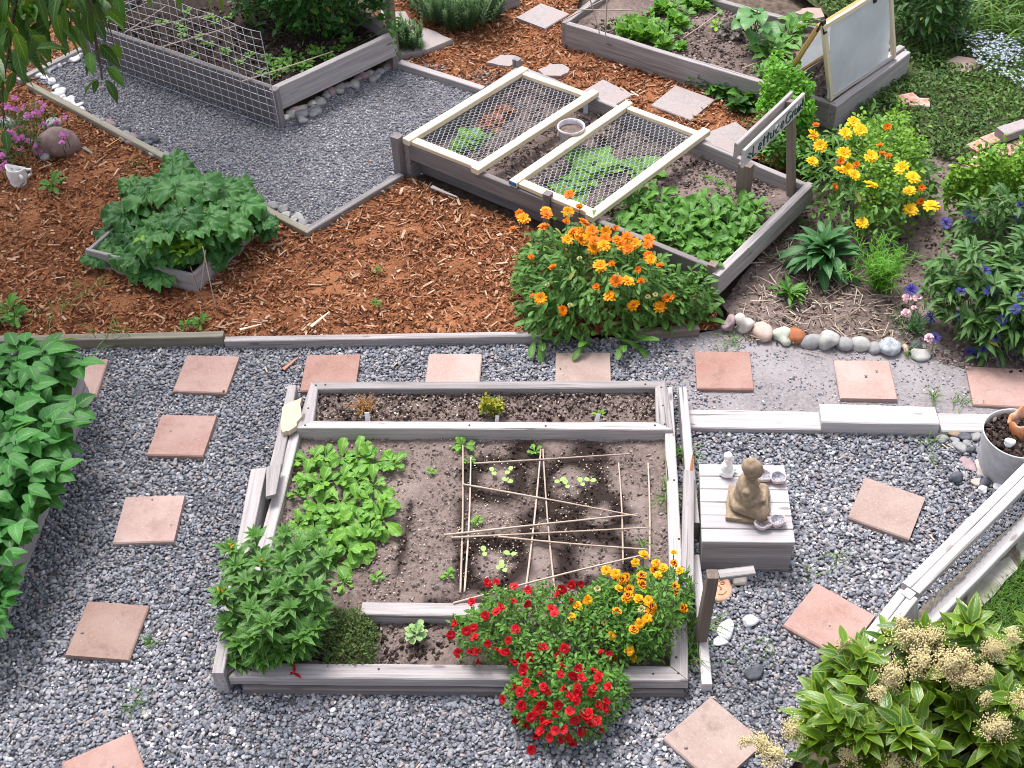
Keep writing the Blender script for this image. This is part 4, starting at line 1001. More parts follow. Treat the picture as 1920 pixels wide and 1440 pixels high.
for i, (p, s, m, rz, rg, lb) in enumerate(row):
    s = tuple(v*1.12 for v in s); o = stone('border_stone', at(p[0], p[1]+4, s[2]*.28), s, m, rz, i+3, rg*1.2, angular=1.0 if rg > .18 else .25); setp(o, lb, 'stone', 'stone row edging the dirt path')
def heap(pts, m, label, group, sz=(.06, .09), rg=.15, ang=.2, name='cobble', z=0):
    for i, (x, y) in enumerate(pts):
        s = random.uniform(*sz); mm = m if not isinstance(m, (list, tuple)) else random.choice(m)
        o = stone(name, at(x, y, z+s*.18), (s, s*random.uniform(.6, .95), s*random.uniform(.4, .7)), mm, None, i*1.7+len(label), rg*1.5, angular=ang*2+.2, sub=3, tilt=random.uniform(-.3, .3))
        setp(o, label, 'stone', group)
heap([(73, 140), (84, 145), (98, 152), (106, 163), (113, 172), (118, 184), (124, 190), (131, 188), (136, 196), (141, 203), (147, 199), (152, 208), (158, 213), (165, 217), (169, 222), (104, 178)], wht, 'small white stone in the white row along the mossy edging board', 'white stones along the mossy edging board', (.06, .10), .2, .3, 'white_stone')
heap([(82, 134), (92, 131), (100, 126), (110, 122), (119, 117), (128, 112), (138, 110), (146, 105)], wht, 'small white stone in the row under the hanging cherry leaves', 'white stones under the hanging leaves', (.05, .085), .2, .3, 'white_stone')
heap([(182, 224), (193, 231), (204, 232), (213, 240), (223, 247), (234, 245), (236, 256), (250, 257), (262, 263), (248, 266), (276, 266), (288, 262), (293, 288)], [g_, g_, g_, pur, bl], 'grey cobble in the loose group inside the mossy edging board', 'cobbles inside the mossy edging board', (.07, .115))
heap([(313, 293), (328, 297), (344, 300), (337, 306)], [g_, gw], 'grey cobble showing above the rhubarb leaves', 'cobbles behind the rhubarb', (.07, .10))
heap([(512, 386), (530, 393), (537, 404), (560, 407), (568, 418), (550, 412), (583, 427)], [g_, gw, g_], 'rounded cobble in the mulch-side corner of the gravel beside the rhubarb box', 'cobbles in the gravel corner', (.075, .11))
heap([(536, 220), (548, 214), (557, 208), (568, 213), (566, 226), (590, 212), (586, 193), (598, 187), (590, 205), (602, 190), (622, 172), (634, 168), (640, 163), (652, 159), (673, 147), (684, 142), (694, 140), (698, 148), (712, 134), (722, 126), (730, 122), (566, 205), (612, 178), (664, 158), (705, 142)], [g_, g_, gw, pur, g_, g_], 'cobble in the line below the pale boards of the pea bed', 'cobbles below the pea bed boards', (.07, .115))
heap([(1765, 822), (1790, 812), (1808, 818), (1812, 828), (1800, 838), (1818, 843), (1830, 815), (1790, 825)], [bl, g_, stm('brown_stone', (.20, .14, .10), (.34, .26, .20))], 'dark river cobble in the heap left of the grey bucket', 'cobbles beside the grey bucket', (.06, .09))
for p, s, m, rz, rg, lb in [((1792, 895), (.085, .06, .055), bl, .2, .06, 'smooth blue-black pebble left of the shell'),
 ((1816, 870), (.13, .07, .02), pur, 2.1, .2, 'flat purple slate leaning in the gravel by the bucket'),
 ((1845, 905), (.09, .06, .05), bl, .6, .2, 'dark stone under the pale shell'),
 ((1843, 917), (.06, .05, .04), wht, .6, .3, 'small pale stone by the white fence rail'),
 ((1833, 905), (.07, .06, .04), pnk, .6, .3, 'small brown stone below the shell'),
 ((1386, 1086), (.075, .065, .06), tan, .2, .35, 'pitted white stone beside the terracotta face plaque'),
 ((1406, 1165), (.075, .055, .045), wht, .2, .4, 'knobbly white coral piece on the gravel right of the post'),
 ((1361, 1190), (.05, .04, .035), tan, .2, .2, 'small cream pebble beside the white shell'),
 ((1415, 1262), (.10, .075, .035), bl, .4, .3, 'flat dark slate chip in the gravel right of the narrow white rail'),
 ((108, 268), (.30, .22, .25), stm('brown_boulder', (.20, .13, .12), (.34, .25, .23)), .5, .55, 'large pink-brown boulder under the pink flowers'),
 ((85, 292), (.10, .09, .085), gw, .5, .25, 'speckled small rock beside the large boulder'),
 ((15, 232), (.11, .09, .09), mar, .5, .1, 'grey-blue stone half hidden by pink flowers'),
 ((98, 232), (.14, .10, .08), gw, .5, .15, 'mossy flat rock behind the large boulder')]:
    o = stone('stone', at(p[0], p[1], s[2]*.3), s, m, rz, p[0]*.1, rg, angular=.4); setp(o, lb, 'stone')
for p, s_, m, rz, tl, lb in [((1360, 1180), (.12, .085, .05), wht, .9, .35, 'white jagged shell on the gravel beside the narrow white rail'),
 ((1352, 1202), (.085, .05, .025), wht, .3, .1, 'flat white shell fragment below the jagged shell'),
 ((1850, 882), (.16, .10, .04), tan, -.5, .45, 'large oyster shell with a tan centre in front of the grey bucket'),
 ((1882, 908), (.11, .06, .025), wht, .1, .1, 'flat white shell against the white fence')]:
    o = stone('shell', at(p[0], p[1], s_[2]*.4), s_, m, rz, p[0]*.13, .35, angular=.8, tilt=tl); setp(o, lb, 'shell')

# ================================================================== BOX WITH STATUES
ZX = .22
bx = thing('wooden_box', 'upturned box of pale planks carrying the Buddha statue and geodes', 'wooden box', at(1400, 1060, 0))
q = [at(1316, 1016, ZX), at(1491, 1018, ZX), at(1470, 871, ZX), at(1311, 869, ZX)]
npl = 6; W_BOXS = m_wood('box_side_wood', (.20, .183, .19), (.38, .35, .365)); W_BOXT = m_wood('box_top_wood', (.33, .305, .315), (.53, .495, .515), crack=(.16, .14, .14), var=.15)  # sides toned darker than the top: shade of upright faces put into the colour
for i in range(npl):
    t0, t1 = i/npl, (i+1)/npl
    L0 = q[3]*(1-t0)+q[0]*t0; L1 = q[3]*(1-t1)+q[0]*t1; R0 = q[2]*(1-t0)+q[1]*t0; R1 = q[2]*(1-t1)+q[1]*t1
    g = (L1-L0)*.02
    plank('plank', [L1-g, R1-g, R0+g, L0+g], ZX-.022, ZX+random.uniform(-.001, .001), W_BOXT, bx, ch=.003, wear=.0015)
ins = [v*.975+(sum(q)/4)*.025 for v in q]
for a, b, mm in ((0, 1, W_BOXS), (1, 2, W_BOXS), (2, 3, W_BOXS), (3, 0, W_BOXS)):
    d = (ins[b]-ins[a])/np.linalg.norm(ins[b]-ins[a]); n_ = np.array([-d[1], d[0], 0])
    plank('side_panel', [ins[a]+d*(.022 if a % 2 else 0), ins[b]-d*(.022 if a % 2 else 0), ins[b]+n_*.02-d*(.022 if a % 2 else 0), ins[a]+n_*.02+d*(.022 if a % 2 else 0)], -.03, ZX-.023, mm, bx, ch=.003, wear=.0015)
def blob(name, parts, m, parent, voxel=.004, smooth=4):
    """one continuous carved body: ellipsoids and limbs fused by a voxel remesh"""
    bm = bmesh.new()
    for pt in parts:
        if pt[0] == 'e':
            _, c, r, rot = pt; mt = Matrix.Translation(c)@Euler(rot).to_matrix().to_4x4()@Matrix.Diagonal((*r, 1))
            bmesh.ops.create_icosphere(bm, subdivisions=3, radius=1, matrix=mt)
        elif pt[0] == 'c':   # tapered limb
            _, a, b, ra, rb = pt; a = Vector(a); b = Vector(b); n = 9
            for i in range(n):
                t = i/(n-1); bmesh.ops.create_icosphere(bm, subdivisions=2, radius=ra*(1-t)+rb*t, matrix=Matrix.Translation(a.lerp(b, t)))
        elif pt[0] == 'b':
            _, c, s, rot = pt; bmesh.ops.create_cube(bm, size=1, matrix=Matrix.Translation(c)@Euler(rot).to_matrix().to_4x4()@Matrix.Diagonal((*s, 1)))
    me = bpy.data.meshes.new(name); bm.to_mesh(me); bm.free(); me.materials.append(m)
    o = bpy.data.objects.new(name, me); COL.objects.link(o); o.parent = parent
    r = o.modifiers.new('fuse', 'REMESH'); r.mode = 'VOXEL'; r.voxel_size = voxel; r.use_smooth_shade = True
    s = o.modifiers.new('soft', 'SMOOTH'); s.factor = .5; s.iterations = smooth
    return o
SAND = m_noise('sandstone', (.21, .155, .105), (.38, .295, .21), 45, .9, .7, c3=(.24, .165, .12), big=9, spec=.2)
bud = thing('buddha_statue', 'brown stone Buddha statue seated cross-legged on a flat base', 'statue', at(1398, 950, ZX+.001), None, -.22)
bud.scale = (1.0, 1.0, 1.08)
# faces local +X
B = [('e', (-.004, 0, .085), (.060, .076, .064), (0, 0, 0)), ('e', (-.004, 0, .135), (.054, .072, .058), (0, .05, 0)), ('e', (.02, 0, .07), (.055, .07, .034), (0, 0, 0)), ('e', (-.006, 0, .165), (.042, .062, .032), (0, 0, 0)),
 ('e', (-.035, 0, .05), (.05, .085, .035), (0, 0, 0)),
 ('c', (.0, 0, .18), (.008, 0, .205), .026, .024),
 ('c', (-.02, .055, .055), (.075, .085, .042), .036, .028), ('c', (.075, .085, .042), (.085, -.02, .036), .028, .020), ('e', (.088, -.045, .036), (.02, .035, .014), (0, 0, .3)),
 ('c', (-.02, -.055, .055), (.075, -.085, .042), .036, .028), ('c', (.075, -.085, .042), (.088, .01, .034), .026, .018), ('e', (.09, .045, .034), (.02, .03, .013), (0, 0, -.3)),
 ('c', (-.006, .068, .162), (.004, .084, .105), .022, .019), ('c', (.004, .084, .105), (.062, .022, .078), .018, .013),
 ('c', (-.006, -.068, .162), (.004, -.084, .105), .022, .019), ('c', (.004, -.084, .105), (.062, -.022, .075), .018, .013)]
for s in (1, -1):   # hands resting in the lap: palm, four fingers, thumb
    B += [('e', (.066, s*.008, .073), (.016, .020, .008), (0, 0, 0))]
    for f in range(4): B.append(('c', (.060+f*.008, s*.004, .076+(.003 if s > 0 else 0)), (.058+f*.009, -s*.026, .074+(.003 if s > 0 else 0)), .0052, .004))
    B.append(('c', (.058, s*.012, .08), (.062, s*.001, .090), .005, .004))
B += [('e', (.012, 0, .243), (.047, .043, .052), (0, .12, 0)), ('e', (.018, 0, .222), (.034, .030, .026), (0, 0, 0)), ('e', (.0, 0, .262), (.045, .044, .038), (0, 0, 0)), ('e', (-.006, 0, .292), (.020, .020, .014), (0, 0, 0)),
 ('c', (.050, 0, .25), (.059, 0, .236), .005, .0075), ('e', (.052, 0, .218), (.007, .013, .004), (0, 0, 0)), ('e', (.047, .016, .247), (.006, .009, .004), (0, 0, .3)), ('e', (.047, -.016, .247), (.006, .009, .004), (0, 0, -.3)),
 ('e', (.044, .017, .256), (.006, .013, .004), (0, 0, 0)), ('e', (.044, -.017, .256), (.006, .013, .004), (0, 0, 0)),
 ('e', (.008, .040, .235), (.010, .006, .020), (0, 0, 0)), ('e', (.008, -.040, .235), (.010, .006, .020), (0, 0, 0)),
 # robe fold over the shoulder
 ('c', (.034, -.03, .178), (.046, .03, .13), .008, .009), ('c', (.046, .03, .13), (.042, .055, .10), .009, .007)]
blob('body', B, SAND, bud, .0045, 2)
blob('pedestal', [('b', (.01, 0, .012), (.20, .21, .024), (0, 0, 0)), ('e', (.01, 0, .012), (.108, .112, .0125), (0, 0, 0))], SAND, bud, .004, 3)
WS = m_noise('white_plaster', (.74, .72, .72), (.86, .84, .84), 30, .6, .1)
fig = thing('figurine', 'small white seated figurine at the back left corner of the box', 'figurine', at(1362, 888, ZX+.001), None, -.5)
fig.scale = (1.2, 1.2, 1.3)
blob('body', [('e', (0, 0, .012), (.032, .034, .013), (0, 0, 0)), ('e', (-.004, 0, .035), (.022, .027, .028), (0, 0, 0)), ('e', (-.002, 0, .055), (.018, .023, .018), (0, 0, 0)), ('c', (.0, .022, .058), (.018, .010, .032), .008, .006), ('c', (.0, -.022, .058), (.018, -.010, .032), .008, .006),
 ('c', (-.01, .02, .02), (.026, .022, .016), .012, .008), ('c', (-.01, -.02, .02), (.026, -.022, .016), .012, .008), ('e', (.002, 0, .086), (.019, .018, .021), (0, 0, 0)), ('e', (-.001, 0, .098), (.018, .018, .014), (0, 0, 0)), ('e', (.021, 0, .084), (.004, .004, .005), (0, 0, 0)), ('e', (.016, 0, .076), (.006, .007, .003), (0, 0, 0)),
 ('e', (.002, .019, .084), (.006, .004, .009), (0, 0, 0)), ('e', (.002, -.019, .084), (.006, .004, .009), (0, 0, 0))], WS, fig, .0025, 2)
# geode halves
RIND = m_noise('geode_rind', (.46, .36, .36), (.72, .62, .62), 40, .7, .4); CRY = m_noise('geode_crystal', (.16, .16, .22), (.66, .64, .72), 120, .25, 1.0, spec=.7, bd=.01)
def geode(p, rz, label, tilt, s=1.0, z=None):
    t = thing('geode', label, 'geode', at(p[0], p[1], ZX+.001), 'geode halves on the wooden box', rz)
    for c, r in (((-.034, 0), .043), ((.036, .003), .041)):
        bm = bmesh.new(); prof = [(0, 0), (.6, .002), (.9, .014), (1.02, .034), (.93, .041), (.82, .036), (.66, .022), (.4, .014), (0, .012)]
        n = 22; rings = []
        for rr, zz in prof:
            rings.append([bm.verts.new((s*(c[0]+r*rr*(1+.07*math.sin(3*a+r*90)+.05*math.sin(5*a))*math.cos(a)), s*(c[1]+r*rr*(.86+.06*math.sin(2*a+1))*math.sin(a)), s*(zz+.004*math.sin(4*a)*rr))) for a in [k*2*PI/n for k in range(n)]])
        for i in range(len(prof)-1):
            for k in range(n): 
                f = bm.faces.new([rings[i][k], rings[i][(k+1) % n], rings[i+1][(k+1) % n], rings[i+1][k]]); f.material_index = 1 if i >= 5 else 0
        bmesh.ops.remove_doubles(bm, verts=bm.verts, dist=1e-5); bmesh.ops.recalc_face_normals(bm, faces=bm.faces)
        me = bpy.data.meshes.new('bowl'); bm.to_mesh(me); bm.free(); me.materials.append(RIND); me.materials.append(CRY); me.shade_smooth()
        o = bpy.data.objects.new('bowl', me); COL.objects.link(o); o.parent = t
    t.rotation_euler = (tilt[0], tilt[1], rz); return t
geode((1443, 986), .12, 'double geode bowl at the front right of the box, in front of the statue', (.0, 0), 1.0)
geode((1444, 900), -.32, 'double geode bowl behind the Buddha statue', (.12, .0))

# ================================================================== BUCKETS, PLAQUE, JAR
def lathe(name, prof, m, parent, n=40, loc=(0, 0, 0), wob=0, cut=None):
    bm = bmesh.new(); rings = []
    for r, z in prof: rings.append([bm.verts.new((r*math.cos(k*2*PI/n)*(1+wob*math.sin(3*k*2*PI/n)), r*math.sin(k*2*PI/n)*(1+wob*math.cos(2*k*2*PI/n)), z)) for k in range(n)])
    for i in range(len(prof)-1):
        for k in range(n): bm.faces.new([rings[i][k], rings[i][(k+1) % n], rings[i+1][(k+1) % n], rings[i+1][k]])
    bmesh.ops.remove_doubles(bm, verts=bm.verts, dist=1e-5)
    if cut: cut(bm)
    bmesh.ops.recalc_face_normals(bm, faces=bm.faces)
    me = bpy.data.meshes.new(name); bm.to_mesh(me); bm.free(); me.materials.append(m); me.shade_smooth()
    o = bpy.data.objects.new(name, me); COL.objects.link(o); o.parent = parent; o.location = loc; return o
GPL = m_noise('scuffed_grey_plastic', (.44, .44, .46), (.58, .58, .60), 22, .6, .15, c3=(.40, .37, .36), big=9)
ZP = .25; pc = at(1912, 812, ZP); pr = np.linalg.norm(at(1912, 812, ZP)-at(1843, 806, ZP))
bk = thing('bucket', 'large scuffed grey tub holding soil and a broken terracotta pot', 'bucket', (pc[0], pc[1], 0))
lathe('tub', [(0, .0), (pr*.86, .0), (pr*.88, .01), (pr*.93, .12), (pr, ZP-.004), (pr, ZP), (pr*.965, ZP), (pr*.95, ZP-.03), (pr*.94, ZP-.06)], GPL, bk, wob=.012)
lathe('soil', [(0, ZP-.035), (pr*.5, ZP-.035), (pr*.95, ZP-.05)], SOIL_DK, bk)
A_ang = rng.random(420)*6.28; A_r = pr*.9*rng.random(420)**.5
peb('soil_crumbs', np.stack([pc[0]+A_r*np.cos(A_ang), pc[1]+A_r*np.sin(A_ang)], 1), CLODD, r=(.005, .018), z=(ZP-.045, ZP-.02), shape='clod', flat=(.4, .7), parent=bk)
TERRA = m_noise('terracotta', (.42, .13, .045), (.58, .22, .09), 30, .85, .2, c3=(.62, .42, .32), big=10)
tr_ = thing('broken_pot', 'broken orange terracotta pot half buried in the grey tub', 'flower pot', (pc[0]+.055, pc[1]+.05, ZP-.05), None, .4)
def cutpot(bm):
    for v in list(bm.verts):
        a = math.atan2(v.co.y, v.co.x)
        lim = .085+.03*math.sin(a*2+.5)+.012*math.sin(a*7)
        if v.co.z > lim: v.co.z = lim
    bmesh.ops.delete(bm, geom=[f for f in bm.faces if -2.5 < math.atan2(f.calc_center_median().y, f.calc_center_median().x) < -1.0], context='FACES')
lathe('pot_wall', [(.075, -.02), (.088, .04), (.098, .12), (.086, .12), (.076, .04), (.064, -.02)], TERRA, tr_, cut=cutpot)
o = stone('stone', at(1893, 830, ZP-.01), (.075, .055, .05), wht, .3, 4, .35, angular=.4); setp(o, 'bright white stone lying on the soil of the grey tub', 'stone')
# terracotta face plaque
PLQ = m_noise('pale_terracotta', (.62, .34, .22), (.74, .46, .32), 30, .85, .15)
fp = thing('face_plaque', 'round terracotta plaque with a smiling sun face leaning by the post', 'plaque', at(1345, 1105, .01), None, .0)
bm = bmesh.new(); n = 48; R_ = .07
top = []; 
for zz, rs in ((0, .96), (.012, 1.0), (.02, .96), (.024, .8), (.026, .0)):
    top.append([bm.verts.new((R_*rs*(1+.05*math.sin(9*a)*(1 if math.sin(a) > -.2 else 0))*math.cos(a), R_*rs*(1+.05*math.sin(9*a)*(1 if math.sin(a) > -.2 else 0))*math.sin(a), zz)) for a in [k*2*PI/n for k in range(n)]])
for i in range(4):
    for k in range(n): bm.faces.new([top[i][k], top[i][(k+1) % n], top[i+1][(k+1) % n], top[i+1][k]])
bm.faces.new(top[0][::-1]); bmesh.ops.remove_doubles(bm, verts=bm.verts, dist=1e-5); bmesh.ops.recalc_face_normals(bm, faces=bm.faces)
me = bpy.data.meshes.new('disc'); bm.to_mesh(me); bm.free(); me.materials.append(PLQ); me.shade_smooth(); o = bpy.data.objects.new('disc', me); COL.objects.link(o); o.parent = fp
A = Acc()
for s in (1, -1):
    tube(A, [(s*.026+.011*math.cos(a), .012+.006*math.sin(a), .027) for a in np.linspace(0, 6.28, 12)], .002, sides=5)
    tube(A, [(s*.026+.013*math.cos(a), .022+.006*math.sin(a), .027) for a in np.linspace(.4, 2.7, 8)], .002, sides=5)
tube(A, [(.002, .01, .027), (.006, -.008, .029), (-.002, -.012, .028)], .0025, sides=5)
tube(A, [(.026*math.cos(a), -.022+.014*math.sin(a), .026) for a in np.linspace(3.5, 5.9, 10)], .002, sides=5)
A.build('face_relief', m_noise('terracotta_line', (.34, .15, .09), (.42, .2, .12), 30, .9, 0), fp, local=True)
fp.rotation_euler = (.35, .1, .5)
# white bucket between the mesh frames
WPL = m_noise('dirty_white_plastic', (.62, .60, .66), (.80, .78, .82), 25, .5, .1, c3=(.35, .30, .30), big=14)
zb = .32; jc = at(1071, 236, zb); jr = np.linalg.norm(at(1071, 236, zb)-at(1046, 236, zb))
jb = thing('bucket', 'small dirty white bucket of dry soil between the two mesh frames', 'bucket', (jc[0], jc[1], .17))
lathe('pail', [(0, 0), (jr*.78, 0), (jr*.8, .005), (jr*.97, zb-.19), (jr*1.05, zb-.188), (jr*1.05, zb-.17), (jr*.98, zb-.17), (jr*.95, zb-.19), (jr*.92, zb-.22)], WPL, jb, 28)
lathe('soil', [(0, zb-.205), (jr*.95, zb-.205)], SOIL, jb, 28)
# broken white vase (skull-like shard) at far left
vs = thing('broken_vase', 'broken white ceramic vase lying in the mulch by the pink flowers', 'vase', at(36, 345, .0), None, .3)
def cutv(bm):
    for v in bm.verts:
        a = math.atan2(v.co.y, v.co.x); 
        if v.co.z > .10: v.co.z -= .05*max(0, math.sin(a+.6))
o = lathe('vase_body', [(0, 0), (.05, .0), (.056, .02), (.050, .03), (.060, .06), (.066, .10), (.058, .135), (.064, .155), (.058, .157), (.05, .135), (.056, .09), (.0, .06)], WS, vs, 26, wob=.06, cut=cutv)
A = Acc()
tube(A, [(.058, .0, .12), (.09, .005, .11), (.09, .005, .07), (.06, .0, .05)], .010, sides=7); tube(A, [(.02, -.062, .13), (.03, -.08, .12), (.028, -.078, .1)], .011, sides=7)
A.build('handle', WS, vs, local=True)
vs.rotation_euler = (.15, .1, .3)
# loose wood pieces on the mulch
def splinter(p, L, rz, w, m, label, z=.03, name='wood_chip'):
    c = at(p[0], p[1], z); d = np.array([math.cos(rz), math.sin(rz), 0])*L/2
    A = Acc(); 
    o = beam(name, c-d, c+d, w, w*.35, m, None, ch=.002, wear=.006, taper=.4); return setp(o, label, 'wood piece')
splinter((833, 360), .21, -.65, .03, W_PALE, 'long pale wood splinter on mulch below the left mesh frame', .04)
splinter((600, 598), .16, .9, .022, W_PINE, 'pale forked chip on the mulch above the edging board', .035)
splinter((470, 612), .13, .3, .018, W_PINE, 'thin pale chip lying near the edging board joint', .035)
splinter((165, 282), .11, -.8, .03, W_GREY, 'grey slate-like wood flake on the dark mulch', .035)
splinter((545, 681), .12, .9, .022, m_wood('reddish_splinter', (.32, .14, .08), (.5, .26, .17)), 'reddish wood splinter on gravel beside the pink slab', .02)
splinter((215, 265), .16, .9, .012, W_ORANGE, 'thin forked twig on the mulch by the mossy board', .035)
splinter((915, 1406), .09, .25, .009, W_PALE, 'small twig on the gravel near the bottom edge', .02)
splinter((1296, 880), .2, 1.35, .02, m_wood('rusty_bark', (.22, .06, .02), (.4, .13, .05)), 'rusty red bark strip stuck between the rails beside the Buddha box', .15, 'bark_strip')
splinter((1523, 660), .09, -.5, .012, W_BROWN, 'brown twig on the packed dirt between two slabs', .025)

# ================================================================== BAMBOO STICKS
def stick(pa, pb, za, zb, r, label, group, name='bamboo_stick', cat='stick', m=None):
    r *= .82; a = at(pa[0], pa[1], za); b = at(pb[0], pb[1], zb); L = np.linalg.norm(b-a); x = (b-a)/L
    up = np.array([0, 0, 1.]) if abs(x[2]) < .9 else np.array([0, 1., 0]); y = np.cross(up, x); y /= np.linalg.norm(y); z = np.cross(x, y)
    secs = []; n = max(6, int(L/.025)); sd_ = random.random()*9
    for i in range(n):
        t = i/(n-1); rr = r*(1-.25*t)*(1.18 if i % 6 == 3 else 1); bo = .006*math.sin(t*3.14)*math.sin(sd_*7)
        secs.append([(-L/2+t*L, bo+rr*math.cos(k*PI/4), rr*math.sin(k*PI/4)) for k in range(8)])
    o = solid(name, secs, m or BAMBOO, None, (a+b)/2, (x, y, z), .0006); o.data.shade_smooth()
    return setp(o, label, cat, group)
G1 = 'bamboo sticks marking squares in the front bed'; zz = .075
stick((863, 1112), (868, 835), zz, zz, .0065, 'leftmost upright bamboo stick of the square grid in the front bed', G1)
stick((871, 1110), (883, 858), zz, zz+.005, .006, 'upright stick crossing close beside the leftmost one', G1)
stick((984, 1118), (1014, 842), zz, zz+.004, .0065, 'middle upright stick leaning right at its top', G1)
stick((1040, 1108), (1018, 842), zz, zz+.004, .006, 'middle upright stick leaning left at its top', G1)
stick((1168, 1058), (1160, 868), zz, zz, .006, 'short upright stick right of the middle of the grid', G1)
stick((1218, 1050), (1215, 868), zz, zz, .006, 'rightmost upright stick beside the grass tuft', G1)
stick((888, 869), (1182, 851), zz+.012, zz+.012, .006, 'topmost crosswise stick of the grid', G1)
stick((868, 908), (1196, 968), zz+.012, zz+.012, .006, 'slanting stick falling to the right across the upper squares', G1)
stick((833, 1003), (1196, 964), zz+.014, zz+.014, .0065, 'crosswise stick rising to the right, upper one of the close pair', G1)
stick((845, 1008), (1218, 989), zz+.018, zz+.012, .006, 'crosswise stick nearly level, lower one of the close pair', G1)
stick((934, 1006), (1214, 1030), zz+.022, zz+.012, .006, 'crosswise stick starting mid bed and falling to the right', G1)
stick((850, 1131), (1208, 1040), zz+.05, zz+.014, .0065, 'long slanting stick from the middle rail up to the yellow flowers', G1)
G2 = 'bamboo sticks lying over the pea bed'
stick((240, 58), (395, 28), .29, .27, .006, 'bamboo stick nearest the far end of the pea bed', G2)
stick((232, 62), (310, 12), .30, .28, .006, 'short bamboo stick crossing the corner behind the wire grid', G2)
stick((303, 88), (445, 48), .32, .28, .006, 'bamboo stick over the middle of the pea bed', G2)
stick((452, 153), (625, 96), .315, .27, .006, 'bamboo stick at the near end of the pea bed by the pale boards', G2)
G3 = 'canes on the lettuce bed'
stick((1056, 38), (1140, -5), .225, .24, .006, 'cane lying over the corner of the lettuce bed', G3)
stick((1105, -5), (1124, 62), .5, .2, .006, 'cane propped up leaning left at the lettuce bed corner', G3)
stick((1138, -2), (1135, 65), .5, .2, .006, 'cane propped upright at the lettuce bed corner', G3)
stick((1062, 18), (1215, 20), .3, .24, .006, 'cane lying crosswise at the corner of the lettuce bed', G3)
stick((1280, 72), (1348, 24), .17, .17, .006, 'cane lying on soil between the lettuces and the squash', G3)
stick((1392, 128), (1445, 108), .17, .17, .005, 'short cane lying before the chard leaves', G3)
stick((1245, 80), (1290, 60), .16, .17, .005, 'short cane among the lettuce row', G3)
G4 = 'thin twigs stuck by the rhubarb box'
stick((382, 582), (357, 500), 0.0, .26, .004, 'thin twig leaning left by the rhubarb box corner', G4, 'twig', 'twig', W_BROWN)
stick((405, 580), (380, 462), 0.0, .40, .004, 'taller bent twig by the rhubarb box corner', G4, 'twig', 'twig', BAMBOO)
stick((385, 470), (376, 545), .38, .1, .004, 'pale twig standing inside the rhubarb box corner', G4, 'twig', 'twig', BAMBOO)
# plant tags
TAG = m_noise('white_tag', (.78, .78, .80), (.88, .88, .90), 30, .5, 0)
def tag_(p, h, w_, label, lean=.0, m=TAG, z=.09):
    b = at(p[0], p[1], z); o = beam('plant_tag', b-np.array([0, 0, .02]), b+np.array([lean, .012, h]), w_, .0022, m, None, up=(0, 1, .0), ch=.0007, wear=.0004)
    return setp(o, label, 'plant tag', 'white plant tags in the planter trough')
tag_((690, 791), .06, .026, 'white tag below the brown herb, widest of the three')
tag_((930, 792), .04, .02, 'white tag below the yellow-green herb', .01)
tag_((1118, 792), .05, .024, 'white tag below the small green seedling', .012)
tag_((1098, 1252 if False else 208), .05, .03, 'pale bluish tag under the left mesh frame', .0, m_noise('blue_tag', (.40, .48, .56), (.5, .58, .66), 30, .5, 0), .2)['group'] = 'loose tags'
# brick pile
BRK = m_noise('old_brick', (.38, .17, .12), (.52, .30, .24), 30, .9, .3, c3=(.60, .52, .50), big=12)
for i, (p, rz, z, lb) in enumerate([((1842, 275), .5, .05, 'old pink brick at the front of the brick pile'), ((1868, 262), .5, .06, 'old pink brick behind the first in the pile'), ((1895, 285), .55, .05, 'whitened brick on the right of the pile'), ((1900, 245), .4, .12, 'pale grey block on top of the brick pile'), ((1835, 308), .9, .04, 'weathered brick half under the lime green bush'), ((1700, 190), .3, .03, 'broken pink brick in the green ground cover'), ((1722, 198), -.2, .03, 'whitened brick fragment beside the broken pink brick')]):
    c = at(p[0], p[1], z); d = np.array([math.cos(rz), math.sin(rz), 0])*(.11 if i < 5 else .07)
    o = beam('brick', c-d, c+d, .105, .065, PAVG if i == 3 else BRK, None, ch=.006, wear=.006); setp(o, lb, 'brick', 'old bricks')
# ================================================================== PLANT MATERIALS
LF_CAL = m_leaf('calendula_leaf', (.020, .082, .022), (.085, .240, .062), (.14, .31, .11), .55, .22)
LF_LILY = m_leaf('lily_leaf', (.012, .062, .020), (.055, .190, .050), (.16, .36, .10), .38, .2, edge=(.16, .30, .09))
LF_RAD = m_leaf('radish_leaf', (.055, .205, .036), (.150, .390, .085), (.28, .50, .19), .5, .3)
LF_GRN = m_leaf('greens_leaf', (.024, .105, .024), (.080, .250, .058), (.16, .38, .10), .5, .25)
LF_POT = m_leaf('potato_leaf', (.010, .080, .024), (.046, .225, .062), (.085, .30, .10), .5, .25)
LF_RHU = m_leaf('rhubarb_leaf', (.016, .085, .034), (.070, .235, .090), (.085, .25, .10), .42, .2, veinw=.03)
LF_LIME = m_leaf('lime_leaf', (.055, .180, .022), (.20, .42, .055), None, .55, .3)
LF_DARK = m_leaf('dark_leaf', (.010, .050, .016), (.034, .125, .036), (.07, .20, .06), .45, .15)
LF_BLUE = m_leaf('bluish_leaf', (.014, .080, .038), (.042, .155, .075), (.09, .24, .12), .5, .15)
LF_CORN = m_leaf('cornflower_leaf', (.018, .080, .032), (.075, .200, .085), (.19, .36, .19), .55, .2)
LF_SKIM = m_leaf('glossy_leaf', (.016, .068, .007), (.092, .205, .014), (.11, .25, .03), .33, .2, edge=(.30, .36, .045), spec=.5)
LF_CHER = m_leaf('cherry_leaf', (.008, .042, .012), (.060, .205, .022), (.09, .22, .05), .4, .2)
LF_PET = m_leaf('petunia_leaf', (.030, .110, .022), (.100, .265, .055), None, .55, .2)
LF_PEA = m_leaf('pea_leaf', (.010, .062, .020), (.040, .170, .050), None, .5, .25)
LF_COV = m_leaf('cover_leaf', (.018, .062, .016), (.095, .210, .050), None, .6, .15)
